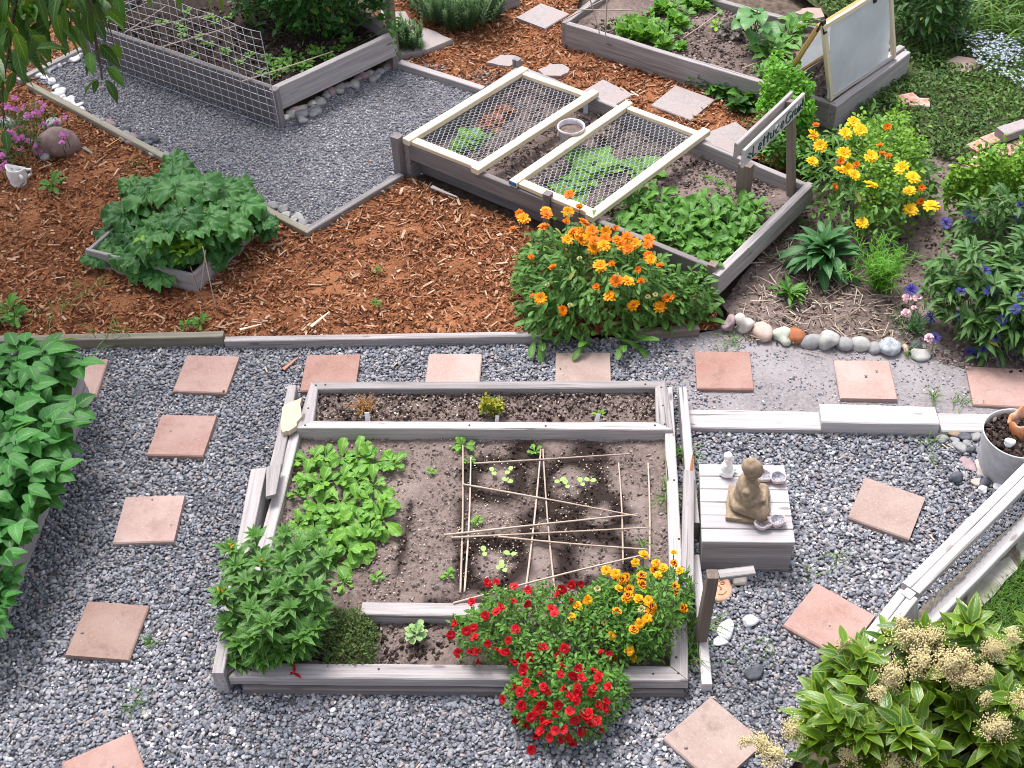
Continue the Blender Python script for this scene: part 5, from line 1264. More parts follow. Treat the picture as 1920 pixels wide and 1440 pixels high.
LF_GRASS = m_leaf('grass_blade', (.022, .085, .014), (.10, .25, .045), None, .5, .25)
LF_SPIKE = m_leaf('spurge_leaf', (.035, .100, .065), (.120, .240, .150), None, .6, .15)
LF_RED = m_leaf('red_lettuce_leaf', (.14, .035, .03), (.30, .13, .06), None, .5, .2)
LF_FEN = m_leaf('fern_leaf', (.045, .19, .012), (.12, .38, .035), None, .5, .3)
LF_THY = m_leaf('thyme_leaf', (.018, .045, .012), (.075, .150, .040), None, .6, .1)
LF_PURP = m_leaf('purple_leaf', (.02, .018, .03), (.06, .05, .075), None, .5, .1)
LF_HERB = m_leaf('bronze_leaf', (.16, .075, .04), (.30, .19, .09), None, .7, .1)
LF_VAR = m_leaf('variegated_leaf', (.06, .17, .03), (.48, .42, .05), None, .6, .2)
STEM = m_leaf('green_stem', (.035, .10, .025), (.09, .20, .06), None, .6, 0)
TWIG = m_noise('bark', (.05, .035, .025), (.13, .09, .065), 40, .9, .4)
P_OR = m_petal('orange_petal', (.50, .085, .002), (.80, .20, .004), .15, .45)
P_YO = m_petal('golden_petal', (.70, .16, .004), (.88, .36, .008), .15, .45)
P_YE = m_petal('yellow_petal', (.80, .33, .004), (.88, .54, .012), .1, .4)
P_RED = m_petal('red_petal', (.30, .003, .008), (.46, .005, .012), .1, .4)
P_TAG = m_petal('tagetes_petal', (.20, .012, .003), (.84, .33, .006), .45, .7)
P_TAY = m_petal('tagetes_yellow', (.70, .22, .005), (.88, .44, .012), .1, .4)
P_BLUE = m_petal('blue_petal', (.085, .015, .14), (.070, .075, .36), .2, .6)
P_PINK = m_petal('pink_petal', (.80, .42, .50), (.88, .62, .68), .1, .4)
P_MAG = m_petal('magenta_petal', (.40, .06, .30), (.60, .18, .50), .1, .5)
P_BUD = m_petal('bud', (.20, .30, .06), (.55, .50, .22), .2, .6)
P_CRM = m_noise('cream_bud', (.48, .39, .17), (.80, .72, .44), 60, .7, 0)
P_RSTEM = m_noise('red_stalk', (.16, .06, .035), (.28, .12, .07), 60, .7, 0)
P_CEN = m_petal('flower_centre', (.35, .09, .004), (.50, .16, .01), .3, .6)

# ------------------------------------------------------------------ helpers
def W3(px): return [at(p[0], p[1], p[2] if len(p) > 2 else 0) for p in px]
class Dome:
    def __init__(s, px, h, z0=0.0, core=.6, low=.35):
        s.W = np.array([p[:2] for p in W3(px)]); s.h = h; s.z0 = z0; s.core = core; s.low = low
        P = sample_w(s.W, 3000); s.dm = edge_dist(P, s.W).max()*core; s.c = s.W.mean(0); s.area = abs(sum(s.W[i][0]*s.W[(i+1) % len(s.W)][1]-s.W[(i+1) % len(s.W)][0]*s.W[i][1] for i in range(len(s.W))))/2
        s.sd = random.random()*99
    def top(s, P):
        P = np.atleast_2d(P); ins = inpoly(P, s.W); d = np.where(ins, edge_dist(P, s.W), 0)
        k = np.clip(d/s.dm, 0, 1); t = s.low+(1-s.low)*np.sqrt(np.clip(1-(1-k)**2, 0, 1))
        nz = np.array([mnoise.noise(Vector((p[0]*6+s.sd, p[1]*6, 0)))+.6*mnoise.noise(Vector((p[0]*17+s.sd, p[1]*17, 4))) for p in P])
        return s.z0+s.h*t*(1+.42*nz)
    def pts(s, n, lo=.4, pw=.6):
        P = sample_w(s.W, n/s.area); z = s.z0+(s.top(P)-s.z0)*(lo+(1-lo)*rng.random(len(P))**pw)
        z = s.z0+(z-s.z0)*np.where(rng.random(len(P)) < .12, 1+.22*rng.random(len(P)), 1); q = P-s.c; yaw = np.arctan2(q[:, 1], q[:, 0])
        return np.concatenate([P, z[:, None]], 1), yaw
    def hit(s, px, py, dz=.015):
        Z = s.z0+s.h*np.linspace(1.5, .02, 75); P = np.array([at(px, py, z) for z in Z]); T = s.top(P[:, :2])+dz
        ins = inpoly(P, s.W); k = np.nonzero(ins & (Z <= T))[0]
        if len(k): return P[k[0]]
        return at(px, py, s.z0+s.h*.75)
def leafcloud(A, D, n, L, W, prof='ovate', lo=.35, pitch=(.25, .5), droop=.5, fold=.3, wave=.0, yawsd=1.0, nl=4, nw=3, tint=None, roll=.4, pw=.6, avoid=None, ar=.05):
    P, yaw = D.pts(n, lo, pw)
    if avoid is not None:   # blooms stand free of the leaves around and above them
        q = P+np.stack([np.cos(yaw), np.sin(yaw), .3+0*yaw], 1)*L[1]*.35; k = np.ones(len(P), bool)
        for f in avoid: k &= (np.linalg.norm(q-f-np.array([0, -.3, .45])*ar, axis=1) > ar) & (np.linalg.norm(q-f-np.array([0, -1.1, 1.2])*ar, axis=1) > ar)
        P, yaw = P[k], yaw[k]
    N = len(P)
    Ls = L[0]+(L[1]-L[0])*rng.random(N); Ws = Ls*(W[0]+(W[1]-W[0])*rng.random(N))
    leaves(A, P, yaw+rng.normal(0, yawsd, N), rng.normal(pitch[0], pitch[1], N), Ls, Ws, prof, nl, nw, fold, droop+rng.normal(0, .2, N), wave, 3, rng.normal(0, roll, N), tint if tint is None else np.clip(rng.normal(tint[0], tint[1], N), 0, 1))
    return P
def stems_to(A, D, P, k, r=.0022, z0=None):
    idx = rng.choice(len(P), min(k, len(P)), replace=False)
    for i in idx:
        p = P[i]; b = np.array([D.c[0]+(p[0]-D.c[0])*.45, D.c[1]+(p[1]-D.c[1])*.45, D.z0 if z0 is None else z0])
        m = (b+p)/2+np.array([(p[0]-b[0])*.12, (p[1]-b[1])*.12, .02]); tube(A, [b, m, p], r, r*.7, 4, .4)
def flower_proto(name, fn, m):
    A = Acc(); fn(A); me_o = A.build(name, m, None, local=True); me = me_o.data
    bpy.data.objects.remove(me_o); return me
def put(parent, name, me, p, tilt=.5, s=1.0, toward=None):
    o = bpy.data.objects.new(name, me); COL.objects.link(o); o.parent = parent
    o.location = Vector([float(v) for v in p])-parent.location
    d = Vector((random.gauss(0, tilt*.6), -.35+random.gauss(0, tilt*.6), 1.0)) if toward is None else Vector(toward)
    q = d.normalized().to_track_quat('Z', 'Y').to_euler(); o.rotation_euler = q; o.rotation_euler.rotate_axis('Z', random.random()*6.28)
    o.scale = (s, s, s); return o
def daisy(np_=14, R=.038, w=.42, rings=2, cup=.35, cr_=.011):
    def f(A):
        for r in range(rings):
            n = np_-2*r; a = np.arange(n)*2*PI/n+r*.2
            leaves(A, np.stack([.004*np.cos(a), .004*np.sin(a), np.full(n, .002*r)], 1), a+rng.normal(0, .06, n), cup+.3*r+rng.normal(0, .1, n), R*(1-.22*r)*(1+rng.normal(0, .06, n)), R*w, 'petal', 3, 3, .15, .55, tint=.5)
        th = np.arange(10)*2*PI/10
        for k, (rr, zz) in enumerate(((cr_, .006), (cr_*.6, .010))):
            leaves(A, np.stack([rr*.5*np.cos(th), rr*.5*np.sin(th), np.full(10, zz)], 1), th, .9, cr_*.9, cr_*.6, 'round', 2, 3, .2, .8, tint=0)
    return f
FM = {}
FM['cal_o'] = [flower_proto('flower', daisy(), P_OR) for _ in range(3)]
FM['cal_y'] = [flower_proto('flower', daisy(13, .040), P_YO) for _ in range(3)]
FM['cal_s'] = [flower_proto('flower', daisy(12, .026, .5, 2, .95), P_OR) for _ in range(2)]
FM['yel'] = [flower_proto('flower', daisy(13, .042), P_YE) for _ in range(3)]
def ball(R, n=26, w=.8):
    def f(A):
        a = rng.random(n)*6.28; e = rng.random(n)*1.3
        leaves(A, np.stack([R*.3*np.cos(a)*np.cos(e), R*.3*np.sin(a)*np.cos(e), R*.5*np.sin(e)], 1), a, e, R*.8, R*w, 'round', 3, 3, .3, .6, tint=.5)
    return f
FM['bud'] = [flower_proto('flower_bud', ball(.016, 20), P_BUD)]
def petunia(A, R=.021):
    n = 5; a = np.arange(n)*2*PI/n
    leaves(A, np.stack([.003*np.cos(a), .003*np.sin(a), np.full(n, .012)], 1), a+rng.normal(0, .1, n), .75+rng.normal(0, .15, n), R*1.05, R*1.2, 'petal', 4, 5, .1, 1.1, .35, 2, tint=.5)
    leaves(A, np.stack([0*a, 0*a, np.full(n, .014)], 1), a+.6, .95+rng.normal(0, .12, n), R*.62, R*.8, 'petal', 3, 3, .1, 1.0, .3, 2, tint=.5)
    leaves(A, np.stack([0*a, 0*a, np.full(n, -.012)], 1), a, 1.45, .026, .010, 'petal', 2, 3, .1, .1, tint=.2)
FM['pet'] = [flower_proto('flower', lambda A: petunia(A, .0215), P_RED), flower_proto('flower', lambda A: petunia(A, .018), P_RED)]
def tagetes(A):
    for r, (n, R, z) in enumerate(((6, .022, .0), (6, .016, .004), (5, .011, .008))):
        a = np.arange(n)*2*PI/n+r*.5
        leaves(A, np.stack([.002*np.cos(a), .002*np.sin(a), np.full(n, z)], 1), a, .35+.3*r+rng.normal(0, .15, n), R, R*.95, 'petal', 3, 3, .2, .7, .3, 2, tint=.5)
FM['tag'] = [flower_proto('flower', tagetes, P_TAG) for _ in range(2)]; FM['tay'] = [flower_proto('flower', tagetes, P_TAY) for _ in range(2)]
def corn(A):
    n = 11; a = np.arange(n)*2*PI/n
    for k in (-.25, .0, .25): leaves(A, np.zeros((n, 3)), a+k*.6, .35+rng.normal(0, .25, n), .036, .0045, 'petal', 4, 3, .3, .3, tint=.5)
    a = rng.random(16)*6.28; leaves(A, np.zeros((16, 3)), a, .9+.4*rng.random(16), .018, .004, 'strip', 2, 3, .2, .2, tint=0)
FM['corn'] = [flower_proto('flower', corn, P_BLUE) for _ in range(2)]
FM['pink'] = [flower_proto('flower', ball(.030, 30, .9), P_PINK)]
def cluster(A):
    for k in range(16):
        c = np.array([rng.normal(0, .015), rng.normal(0, .015), rng.normal(0, .007)]); a = np.arange(5)*1.257+rng.random()
        leaves(A, np.repeat(c[None], 5, 0), a, .4, .0115, .009, 'petal', 2, 3, .1, .5, tint=.5)
FM['mag'] = [flower_proto('flower_cluster', cluster, P_MAG) for _ in range(3)]
def flowers(parent, D, lst, kinds, off, sc, s=1.0, tilt=.5, dz=.015, name='flower', stalk=None):
    for e in lst:
        k = kinds[e[2]] if len(e) > 2 else kinds['']
        p = D.hit(off[0]+e[0]/sc, off[1]+e[1]/sc, dz); me = random.choice(FM[k])
        put(parent, 'flower_bud' if k == 'bud' else name, me, p, tilt, s*random.uniform(.88, 1.12))
        if stalk is not None: tube(stalk, [p-np.array([0, -.0, .10]), p-np.array([0, 0, .05]), p-np.array([0, 0, .003])], .003, .002, 4, .5)
def hits(D, lst, off, sc, dz): return [D.hit(off[0]+e[0]/sc, off[1]+e[1]/sc, dz) for e in lst]
def plant(name, label, cat, loc, group=None): return thing(name, label, cat, loc, group)

# ================================================================== ORANGE MARIGOLD (CALENDULA) BUSH
D = Dome([(985, 600, .03), (1005, 650, .0), (1080, 655, .0), (1200, 640, .0), (1330, 612, .0), (1325, 560, .12), (1240, 500, .25), (1180, 440, .36), (1070, 405, .40), (985, 420, .36), (968, 520, .16)], .40, 0, .5, .3)
t = plant('marigold_bush', 'big marigold bush with orange and golden flowers in front of the mesh-covered bed', 'marigold', (D.c[0], D.c[1], 0))
cl = [(555, 20, 'o'), (365, 150, 'y'), (370, 185, 'o'), (150, 185, 'o'), (180, 220, 'y'), (545, 165, 'y'), (640, 130, 's'), (345, 285, 'o'), (530, 250, 's'), (675, 250, 'o'), (95, 315, 's'), (590, 325, 'o'), (640, 330, 'y'), (745, 320, 'o'), (855, 325, 'y'), (935, 305, 's'), (545, 390, 'y'), (650, 400, 'y'), (720, 370, 'y'), (765, 405, 'o'), (850, 385, 'o'), (755, 460, 'y'), (840, 440, 'y'), (955, 395, 'o'), (1030, 365, 'o'), (990, 435, 'y'), (1035, 465, 'o'), (1095, 420, 'y'), (1210, 385, 'o'), (1195, 430, 'o'), (1205, 530, 'o'), (1225, 555, 'y'), (245, 540, 's'), (425, 625, 's'), (810, 605, 'y'), (905, 597, 's'), (1115, 635, 's'), (1300, 610, 's'), (940, 730, 'o'), (1035, 730, 'y'), (1145, 740, 's'), (780, 780, 's'), (890, 850, 'y'), (1080, 930, 'y'), (1295, 940, 'y'), (1365, 865, 'o'), (260, 860, 's'), (320, 870, 'y'), (500, 970, 'o'), (1200, 860, 'b'), (1260, 840, 'b'), (640, 550, 'b'), (560, 930, 'b'), (380, 760, 'b'), (950, 680, 'b')]
A = Acc(); P = leafcloud(A, D, 2700, (.045, .085), (.26, .38), 'spoon', .2, (.15, .45), .8, .35, .08, .9, 6, avoid=hits(D, cl, (940, 360), 4.364, .06), ar=.055)
a = rng.random(30)*6.28
fr = [(1010, 635), (1100, 640), (1165, 640), (1240, 600), (1290, 590), (1310, 600), (1285, 540), (1300, 510), (1320, 560), (1270, 500), (1010, 600), (1190, 640)]
for q in fr:
    c = at(q[0], q[1], .05); k = 6; leaves(A, np.repeat(c[None], k, 0)+rng.normal(0, .015, (k, 3)), rng.random(k)*6.28, rng.normal(.6, .3, k), .13+.05*rng.random(k), .042, 'spoon', 6, 3, .25, .9, .1, 2, 0, rng.normal(.6, .15, k))
A.build('foliage', LF_CAL, t)
A = Acc(); stems_to(A, D, P, 90)
flowers(t, D, cl, {'o': 'cal_o', 'y': 'cal_y', 's': 'cal_s', 'b': 'bud'}, (940, 360), 4.364, .95, .55, .06, stalk=A)
A.build('stems', STEM, t)

# ================================================================== YELLOW MARIGOLDS IN FEATHERY GREENS (right of the sign)
D = Dome([(1505, 330, .2), (1535, 480, .0), (1640, 505, 0), (1725, 440, 0), (1745, 380, .05), (1715, 300, .25), (1640, 215, .35), (1560, 225, .4), (1515, 250, .35)], .42, 0, .5, .35)
t = plant('marigold_bush', 'yellow marigolds growing through pale feathery greens right of the sign post', 'marigold', (D.c[0], D.c[1], 0))
yl = [(750, 710, 's'), (735, 760, 'y'), (775, 820, 'o'), (730, 910, 'y'), (960, 690, 'y'), (915, 750, 'y'), (1000, 735, 'o'), (905, 865, 'y'), (885, 910, 's'), (1110, 825, 's'), (1060, 880, 'o'), (1120, 870, 's'), (1160, 885, 's'), (890, 960, 'y'), (930, 950, 'y'), (980, 930, 's'), (965, 985, 'y'), (1060, 1040, 'y'), (850, 1055, 's'), (1150, 720, 's'), (1230, 945, 'o'), (1295, 1000, 'o'), (1275, 1075, 'y'), (1345, 1060, 's'), (1280, 1180, 'y'), (1395, 1160, 'y'), (1340, 1140, 's'), (1010, 1255, 'y')]
A = Acc(); P = leafcloud(A, D, 1000, (.045, .085), (.26, .38), 'spoon', .2, (.2, .45), .7, .35, .08, .9, 5, avoid=hits(D, yl, (1280, 0), 3.0, .08), ar=.05); A.build('foliage', LF_CAL, t)
A = Acc(); stems_to(A, D, P, 60)
flowers(t, D, yl, {'o': 'yel', 'y': 'yel', 's': 'cal_s'}, (1280, 0), 3.0, 1.05, .55, .08, stalk=A)
A.build('stems', STEM, t)
D2_ = Dome([(1590, 300, .2), (1600, 480, .0), (1700, 460, 0), (1735, 350, .1), (1700, 225, .35), (1610, 195, .42), (1560, 260, .3)], .52, 0, .9, .3)
t = plant('feathery_green', 'pale green feathery herb mass between the yellow marigolds', 'herb', (D2_.c[0], D2_.c[1], 0))
A = Acc(); leafcloud(A, D2_, 3400, (.022, .045), (.45, .7), 'ovate', .35, (.3, .5), .5, .3, .2, 2, 3, tint=(.55, .3), avoid=hits(D, yl, (1280, 0), 3.0, .08), ar=.05); A.build('foliage', LF_LIME, t)

# ================================================================== DARK LEAFY PLANT, FENNEL, SMALL WEED
def rosette_clump(name, label, cat, px, z, R, n, L, W, m, prof='lance', pit=(.2, 1.2), droop=.9, group=None, wave=0., fold=.35, h=0.0, nl=6, s0=.5):
    c = at(px[0], px[1], z); t = plant(name, label, cat, c, group); A = Acc()
    yaw = rng.random(n)*6.28; e = pit[0]+(pit[1]-pit[0])*rng.random(n); rad = R*(1.25-e)*rng.random(n)*s0
    base = np.stack([c[0]+rad*np.cos(yaw), c[1]+rad*np.sin(yaw), c[2]+h*rng.random(n)], 1); Ls = L*(.7+.5*rng.random(n))
    leaves(A, base, yaw+rng.normal(0, .4, n), e, Ls, Ls*W, prof, nl, 3, fold, droop, wave, 3, rng.normal(0, .25, n)); A.build('foliage', m, t); return t
rosette_clump('leafy_plant', 'dark blue-green leafy plant outside the corner of the mesh-covered bed', 'plant', (1540, 495), .05, .28, 110, .17, .34, LF_BLUE, 'lance', (-.1, 1.3), .8, h=.16)
rosette_clump('weed', 'small dark rosette weed on bare soil above the stone row', 'weed', (1482, 555), .03, .12, 40, .10, .3, LF_GRN, 'lance', (0, 1.1), .7, h=.03)
c = at(1645, 540, .02); t = plant('fennel', 'small feathery bright green plant with thread-like leaves', 'herb', c); A = Acc()
for k in range(34):
    y = rng.random()*6.28; top = c+np.array([.10*rng.normal(), .08*rng.normal(), .14+.22*rng.random()]); tube(A, [c+rng.normal(0, .012, 3)*[1, 1, 0], (c+top)/2+rng.normal(0, .01, 3), top], .002, .001, 4, .4)
    n = 34; f = rng.random(n)**.7; base = c+(top-c)*f[:, None]; leaves(A, base, rng.random(n)*6.28, rng.normal(.5, .4, n), .05+.03*rng.random(n), .0045, 'strip', 3, 3, .2, .5)
A.build('foliage', LF_FEN, t)

# ================================================================== CORNFLOWER BUSHES (right)
D = Dome([(1705, 590, .02), (1760, 640, 0), (1830, 685, .0), (1930, 690, 0), (2100, 660, 0), (2080, 480, .2), (1920, 430, .42), (1850, 460, .42), (1760, 490, .35), (1712, 540, .2)], .45, 0, .5, .35)
t = plant('cornflower_bush', 'grey-green cornflower bush with blue spidery flowers beside the dirt path', 'cornflower', (D.c[0], D.c[1], 0)); A = Acc()
P, yw = D.pts(150, .6)
for p, y in zip(P, yw):
    n = 16; f = rng.random(n); base = np.array([D.c[0], D.c[1], 0])*.12*(1-f[:, None])+p*(1-.12*(1-f[:, None])); base[:, 2] = p[2]-.13*(1-f)
    leaves(A, base, rng.random(n)*6.28, rng.normal(.45, .35, n), .085+.04*rng.random(n), .032, 'lance', 6, 3, .35, .8, .0, 3, rng.normal(0, .2, n))
leafcloud(A, D, 500, (.08, .14), (.2, .28), 'lance', .1, (.2, .4), .9, .3)
A.build('foliage', LF_CORN, t); A = Acc(); stems_to(A, D, P, 60)
cf_ = [(1700, 80), (1565, 200), (1725, 200), (1285, 190), (1400, 345), (1560, 340), (1795, 355), (1870, 300), (1420, 460), (1760, 455), (1615, 540), (1690, 525), (1640, 555), (1910, 230)]
flowers(t, D, [(x, y, '') for x, y in cf_], {'': 'corn'}, (1280, 480), 3.0, 1.0, .6, .02, stalk=A); A.build('stems', STEM, t)
D = Dome([(1765, 470, .1), (1800, 500, 0), (1930, 490, .05), (2060, 470, .1), (2040, 340, .4), (1900, 350, .45), (1800, 390, .4)], .5, 0, .5, .4)
t = plant('cornflower_bush', 'taller cornflower bush behind, below the lime green shrub', 'cornflower', (D.c[0], D.c[1], 0)); A = Acc()
leafcloud(A, D, 1000, (.07, .12), (.22, .3), 'lance', .2, (.3, .45), .8, .3); flowers(t, D, [(1610, 1205, ''), (1480, 1255, ''), (1910, 1160, ''), (1890, 1240, ''), (1640, 1235, '')], {'': 'corn'}, (1280, 0), 3.0, 1.05, .6, .03, stalk=A); A.build('foliage', LF_CORN, t)
c = at(1712, 590, .12); t = plant('carnation', 'pale pink carnations at the left edge of the cornflower bush', 'carnation', (c[0], c[1], 0)); A = Acc()
n = 60; leaves(A, np.repeat(np.array([[c[0], c[1], .02]]), n, 0)+rng.normal(0, .03, (n, 3))*[1, 1, .2], rng.random(n)*6.28, .9+rng.normal(0, .3, n), .12, .008, 'strip', 4, 3, .2, .5)
for x, y in ((1258, 240), (1320, 238), (1255, 325), (1385, 465), (1300, 293)):
    p = at(1280+x/3, 480+y/3, .16 if y < 400 else .1); put(t, 'flower', FM['pink'][0], p, .4, .9 if y != 293 else .5); tube(A, [(p[0], p[1]+.01, .0), p-np.array([0, 0, .01])], .002, .002, 4)
A.build('foliage', LF_BLUE, t)

# ================================================================== LIME SHRUBS
D = Dome([(1755, 420, .05), (1800, 440, .05), (1930, 430, .05), (2000, 400, .1), (1960, 300, .4), (1870, 285, .45), (1790, 310, .38)], .50, 0, .5, .55)
t = plant('lime_shrub', 'rounded lime green small-leaved shrub beside the brick pile', 'shrub', (D.c[0], D.c[1], 0)); A = Acc(); leafcloud(A, D, 3200, (.025, .05), (.45, .7), 'ovate', .35, (.4, .5), .5, .3, tint=(.5, .3)); A.build('foliage', LF_LIME, t)
D = Dome([(1418, 235, .1), (1440, 300, .0), (1520, 300, .0), (1525, 230, .2), (1500, 150, .3), (1440, 130, .35)], .48, 0, .5, .45)
t = plant('parsley', 'bright green parsley-like herb standing behind the sign', 'herb', (D.c[0], D.c[1], 0)); A = Acc(); leafcloud(A, D, 2300, (.025, .05), (.5, .8), 'lobed', .3, (.4, .5), .5, .3, .2, 2, 3, tint=(.55, .3)); A.build('foliage', LF_FEN, t)
D = Dome([(1415, 300, 0), (1440, 335, 0), (1520, 345, 0), (1560, 330, .0), (1600, 300, .1), (1580, 250, .25), (1500, 255, .25), (1420, 262, .15)], .25, 0, .5, .45)
t = plant('lettuce_patch_weed', 'mid green leafy herb under the sign, behind the bed board', 'herb', (D.c[0], D.c[1], 0)); t.name = 'leafy_herb'; A = Acc(); leafcloud(A, D, 1100, (.03, .06), (.5, .75), 'ovate', .3, (.4, .5), .5, .3, .1, 2, 3); A.build('foliage', LF_GRN, t)
for i, (x, y, s) in enumerate(((1322, 156, .15), (1345, 168, .16), (1372, 176, .18), (1398, 190, .18), (1385, 205, .14), (1312, 150, .1))):
    rosette_clump('strawberry_plant', 'dark green strawberry plant between the mulch path and the lettuce bed board', 'strawberry', (x, y), .02, .12, 34, s*.62, .75, LF_GRN if i % 2 else LF_DARK, 'ovate', (.1, 1.2), .6, 'strawberries along the lettuce bed', .1, h=.05, nl=4)

# ================================================================== LILY CLUMP (front left corner of the front bed)
tips = [(432, 1030, .40), (478, 1005, .42), (490, 1055, .42), (560, 1030, .42), (610, 1045, .40), (415, 1112, .34), (500, 1168, .40), (590, 1105, .40), (560, 1078, .42), (520, 1100, .40), (460, 1088, .38), (470, 1140, .36), (545, 1140, .36), (425, 1165, .25), (604, 1148, .3), (450, 1205, .22), (565, 1195, .28), (490, 1232, .18), (535, 1000, .42), (432, 1240, .12), (525, 1225, .2), (585, 1180, .28), (445, 1060, .38), (528, 1052, .42), (590, 1010, .40), (480, 1190, .3)]
c = at(510, 1215, .05); t = plant('lily_clump', 'dense clump of budding lilies at the front left corner of the front bed', 'lily', c); A = Acc(); AS = Acc(); AB = Acc()
for i, (x, y, z) in enumerate(tips):
    p = at(x, y, z); b = np.array([c[0]+(p[0]-c[0])*.5, c[1]+(p[1]-c[1])*.5, .05]); tube(AS, [b, (b+p)/2, p], .004, .003, 5, .4)
    n = 34; f = np.sort(rng.random(n))**.6; base = b+(p-b)*f[:, None]; leaves(A, base, np.arange(n)*2.4+rng.normal(0, .3, n), .15+.55*f+rng.normal(0, .15, n), (.092+.03*rng.random(n))*(1-.15*f), .031, 'lance', 5, 3, .38, .75, 0, 3, rng.normal(0, .15, n), np.clip(.25+.5*f+rng.normal(0, .15, n), 0, 1))
    n = 9; leaves(A, np.repeat(p[None], n, 0), np.arange(n)*.7+i, .7+rng.normal(0, .15, n), .06, .020, 'lance', 5, 3, .4, .5, tint=.85)
    if i in (0, 2, 5): 
        n = 7; leaves(AB, np.repeat(p[None], n, 0)+rng.normal(0, .006, (n, 3)), rng.random(n)*6.28, 1.0+rng.normal(0, .2, n), .03, .012, 'lance', 3, 3, .5, .1)
A.build('foliage', LF_LILY, t); AS.build('stems', STEM, t); AB.build('flower_buds', m_petal('lily_bud', (.30, .36, .05), (.80, .42, .02), .2, .7), t)
A = Acc()
for x, y, z in ((552, 1262, .11), (575, 1198, .12)):
    p = at(x, y, z); n = 5; leaves(A, np.repeat(p[None], n, 0), rng.random(n)*6.28, rng.normal(-.3, .5, n), .045, .016, 'lance', 3, 3, .4, .3)
A.build('fallen_petal', P_RED, t)
# ================================================================== THYME, COLUMBINE
D = Dome([(598, 1180, .06), (610, 1250, .10), (700, 1250, .08), (712, 1190, .08), (680, 1140, .12), (625, 1130, .14)], .11, .06, 1.0, .25)
t = plant('thyme', 'low dark thyme bush between the lilies and the bare trough soil', 'herb', (D.c[0], D.c[1], .06)); A = Acc(); leafcloud(A, D, 2600, (.011, .024), (.35, .5), 'ovate', .05, (.5, .6), .3, .3, 0, 2, 2, 3); P, _ = D.pts(160, .5)
for p in P[:160]: tube(A, [(D.c[0]+(p[0]-D.c[0])*.6, D.c[1]+(p[1]-D.c[1])*.6, .06), p], .001, .0008, 3, .2)
A.build('foliage', LF_THY, t)
rosette_clump('columbine', 'small blue-green columbine seedling in the dark soil of the front trough', 'seedling', (780, 1190), .09, .075, 34, .032, .95, m_leaf('columbine_leaf', (.14, .30, .20), (.30, .48, .34), None, .6, .15), 'round', (.1, 1.1), .3, h=.05, nl=4)

# ================================================================== RED PETUNIAS AND ORANGE TAGETES
D = Dome([(845, 1185, .08), (870, 1245, .10), (960, 1255, .12), (1100, 1255, .12), (1225, 1245, .12), (1255, 1190, .12), (1190, 1110, .16), (1120, 1075, .24), (1070, 1105, .20), (990, 1105, .2), (905, 1098, .2), (900, 1150, .15)], .20, .06, .5, .45)
t = plant('petunia', 'red petunias filling the front trough and spilling over its rail onto the gravel', 'petunia', (D.c[0], D.c[1], .06))
rl1 = [(810, 405), (880, 400), (975, 430), (1050, 445), (1040, 510), (960, 515), (890, 545), (880, 570), (815, 580), (745, 510), (1175, 555), (1200, 580), (1225, 470), (1300, 405), (1350, 400), (1240, 430), (1290, 510), (750, 650), (705, 665), (610, 690), (650, 630), (980, 660), (950, 720), (665, 790), (735, 800), (770, 790), (830, 735), (760, 715), (880, 790), (905, 805), (940, 780), (785, 850), (1070, 810), (1110, 765), (1135, 768), (1210, 815), (1260, 765), (960, 855), (1460, 800), (1500, 800)]
rl2 = [(1030, 870), (1025, 895), (1130, 925), (1050, 960), (1135, 990), (1225, 920), (1235, 880), (1310, 910), (1335, 870), (1345, 940), (1340, 990), (1410, 905), (1460, 935), (1265, 1000), (1265, 1040), (1285, 1060), (1330, 1010), (1400, 1010), (1430, 1000), (1510, 985), (1165, 1000), (960, 1000), (1015, 1010), (1070, 1025), (1000, 1090), (1110, 1110), (1060, 1150), (1210, 1080), (1285, 1130), (1340, 1060), (1370, 1160), (1430, 1090), (1480, 1075), (1470, 1110), (1385, 1200), (1310, 1160), (1350, 1150), (970, 1165), (1120, 1180), (1165, 1200), (1050, 1210), (1020, 1215), (1130, 1240), (1210, 1230), (1250, 1225), (1270, 1275), (1225, 1275), (1300, 1310), (1450, 1240), (1060, 1330), (1190, 1150), (1130, 1070), (1400, 1140), (1440, 1180), (920, 1050), (1180, 1270), (1110, 1280), (1340, 1235)]
A = Acc(); P = leafcloud(A, D, 3900, (.018, .036), (.38, .55), 'ovate', .25, (.5, .5), .5, .3, 0, 2, 3, 3, avoid=hits(D, rl1, (640, 960), 3.0, .018), ar=.022)
DB = Dome([(948, 1310, .07), (975, 1235, .16), (1060, 1215, .19), (1140, 1230, .18), (1180, 1275, .12), (1168, 1345, .03), (1120, 1405, .0), (1040, 1415, 0), (965, 1370, .01)], .24, 0, .5, .35)
leafcloud(A, DB, 2600, (.018, .036), (.38, .55), 'ovate', .3, (.3, .6), .6, .3, 0, 2, 3, 3)
A.build('foliage', LF_PET, t); A = Acc(); stems_to(A, D, P, 120, .0015); A.build('stems', STEM, t)
flowers(t, D, [(x, y, '') for x, y in rl1], {'': 'pet'}, (640, 960), 3.0, .95, 1.1, .018)
flowers(t, DB, [(x, y, '') for x, y in rl2], {'': 'pet'}, (640, 960), 3.0, 1.02, 1.3, .028)
D = Dome([(1085, 1150, .2), (1120, 1195, .12), (1170, 1250, .10), (1255, 1235, .10), (1300, 1150, .12), (1298, 1070, .26), (1240, 1045, .30), (1130, 1070, .28)], .28, .05, .5, .4)
t = plant('french_marigold', 'orange and dark red French marigolds at the right corner of the front bed', 'marigold', (D.c[0], D.c[1], .05)); A = Acc()
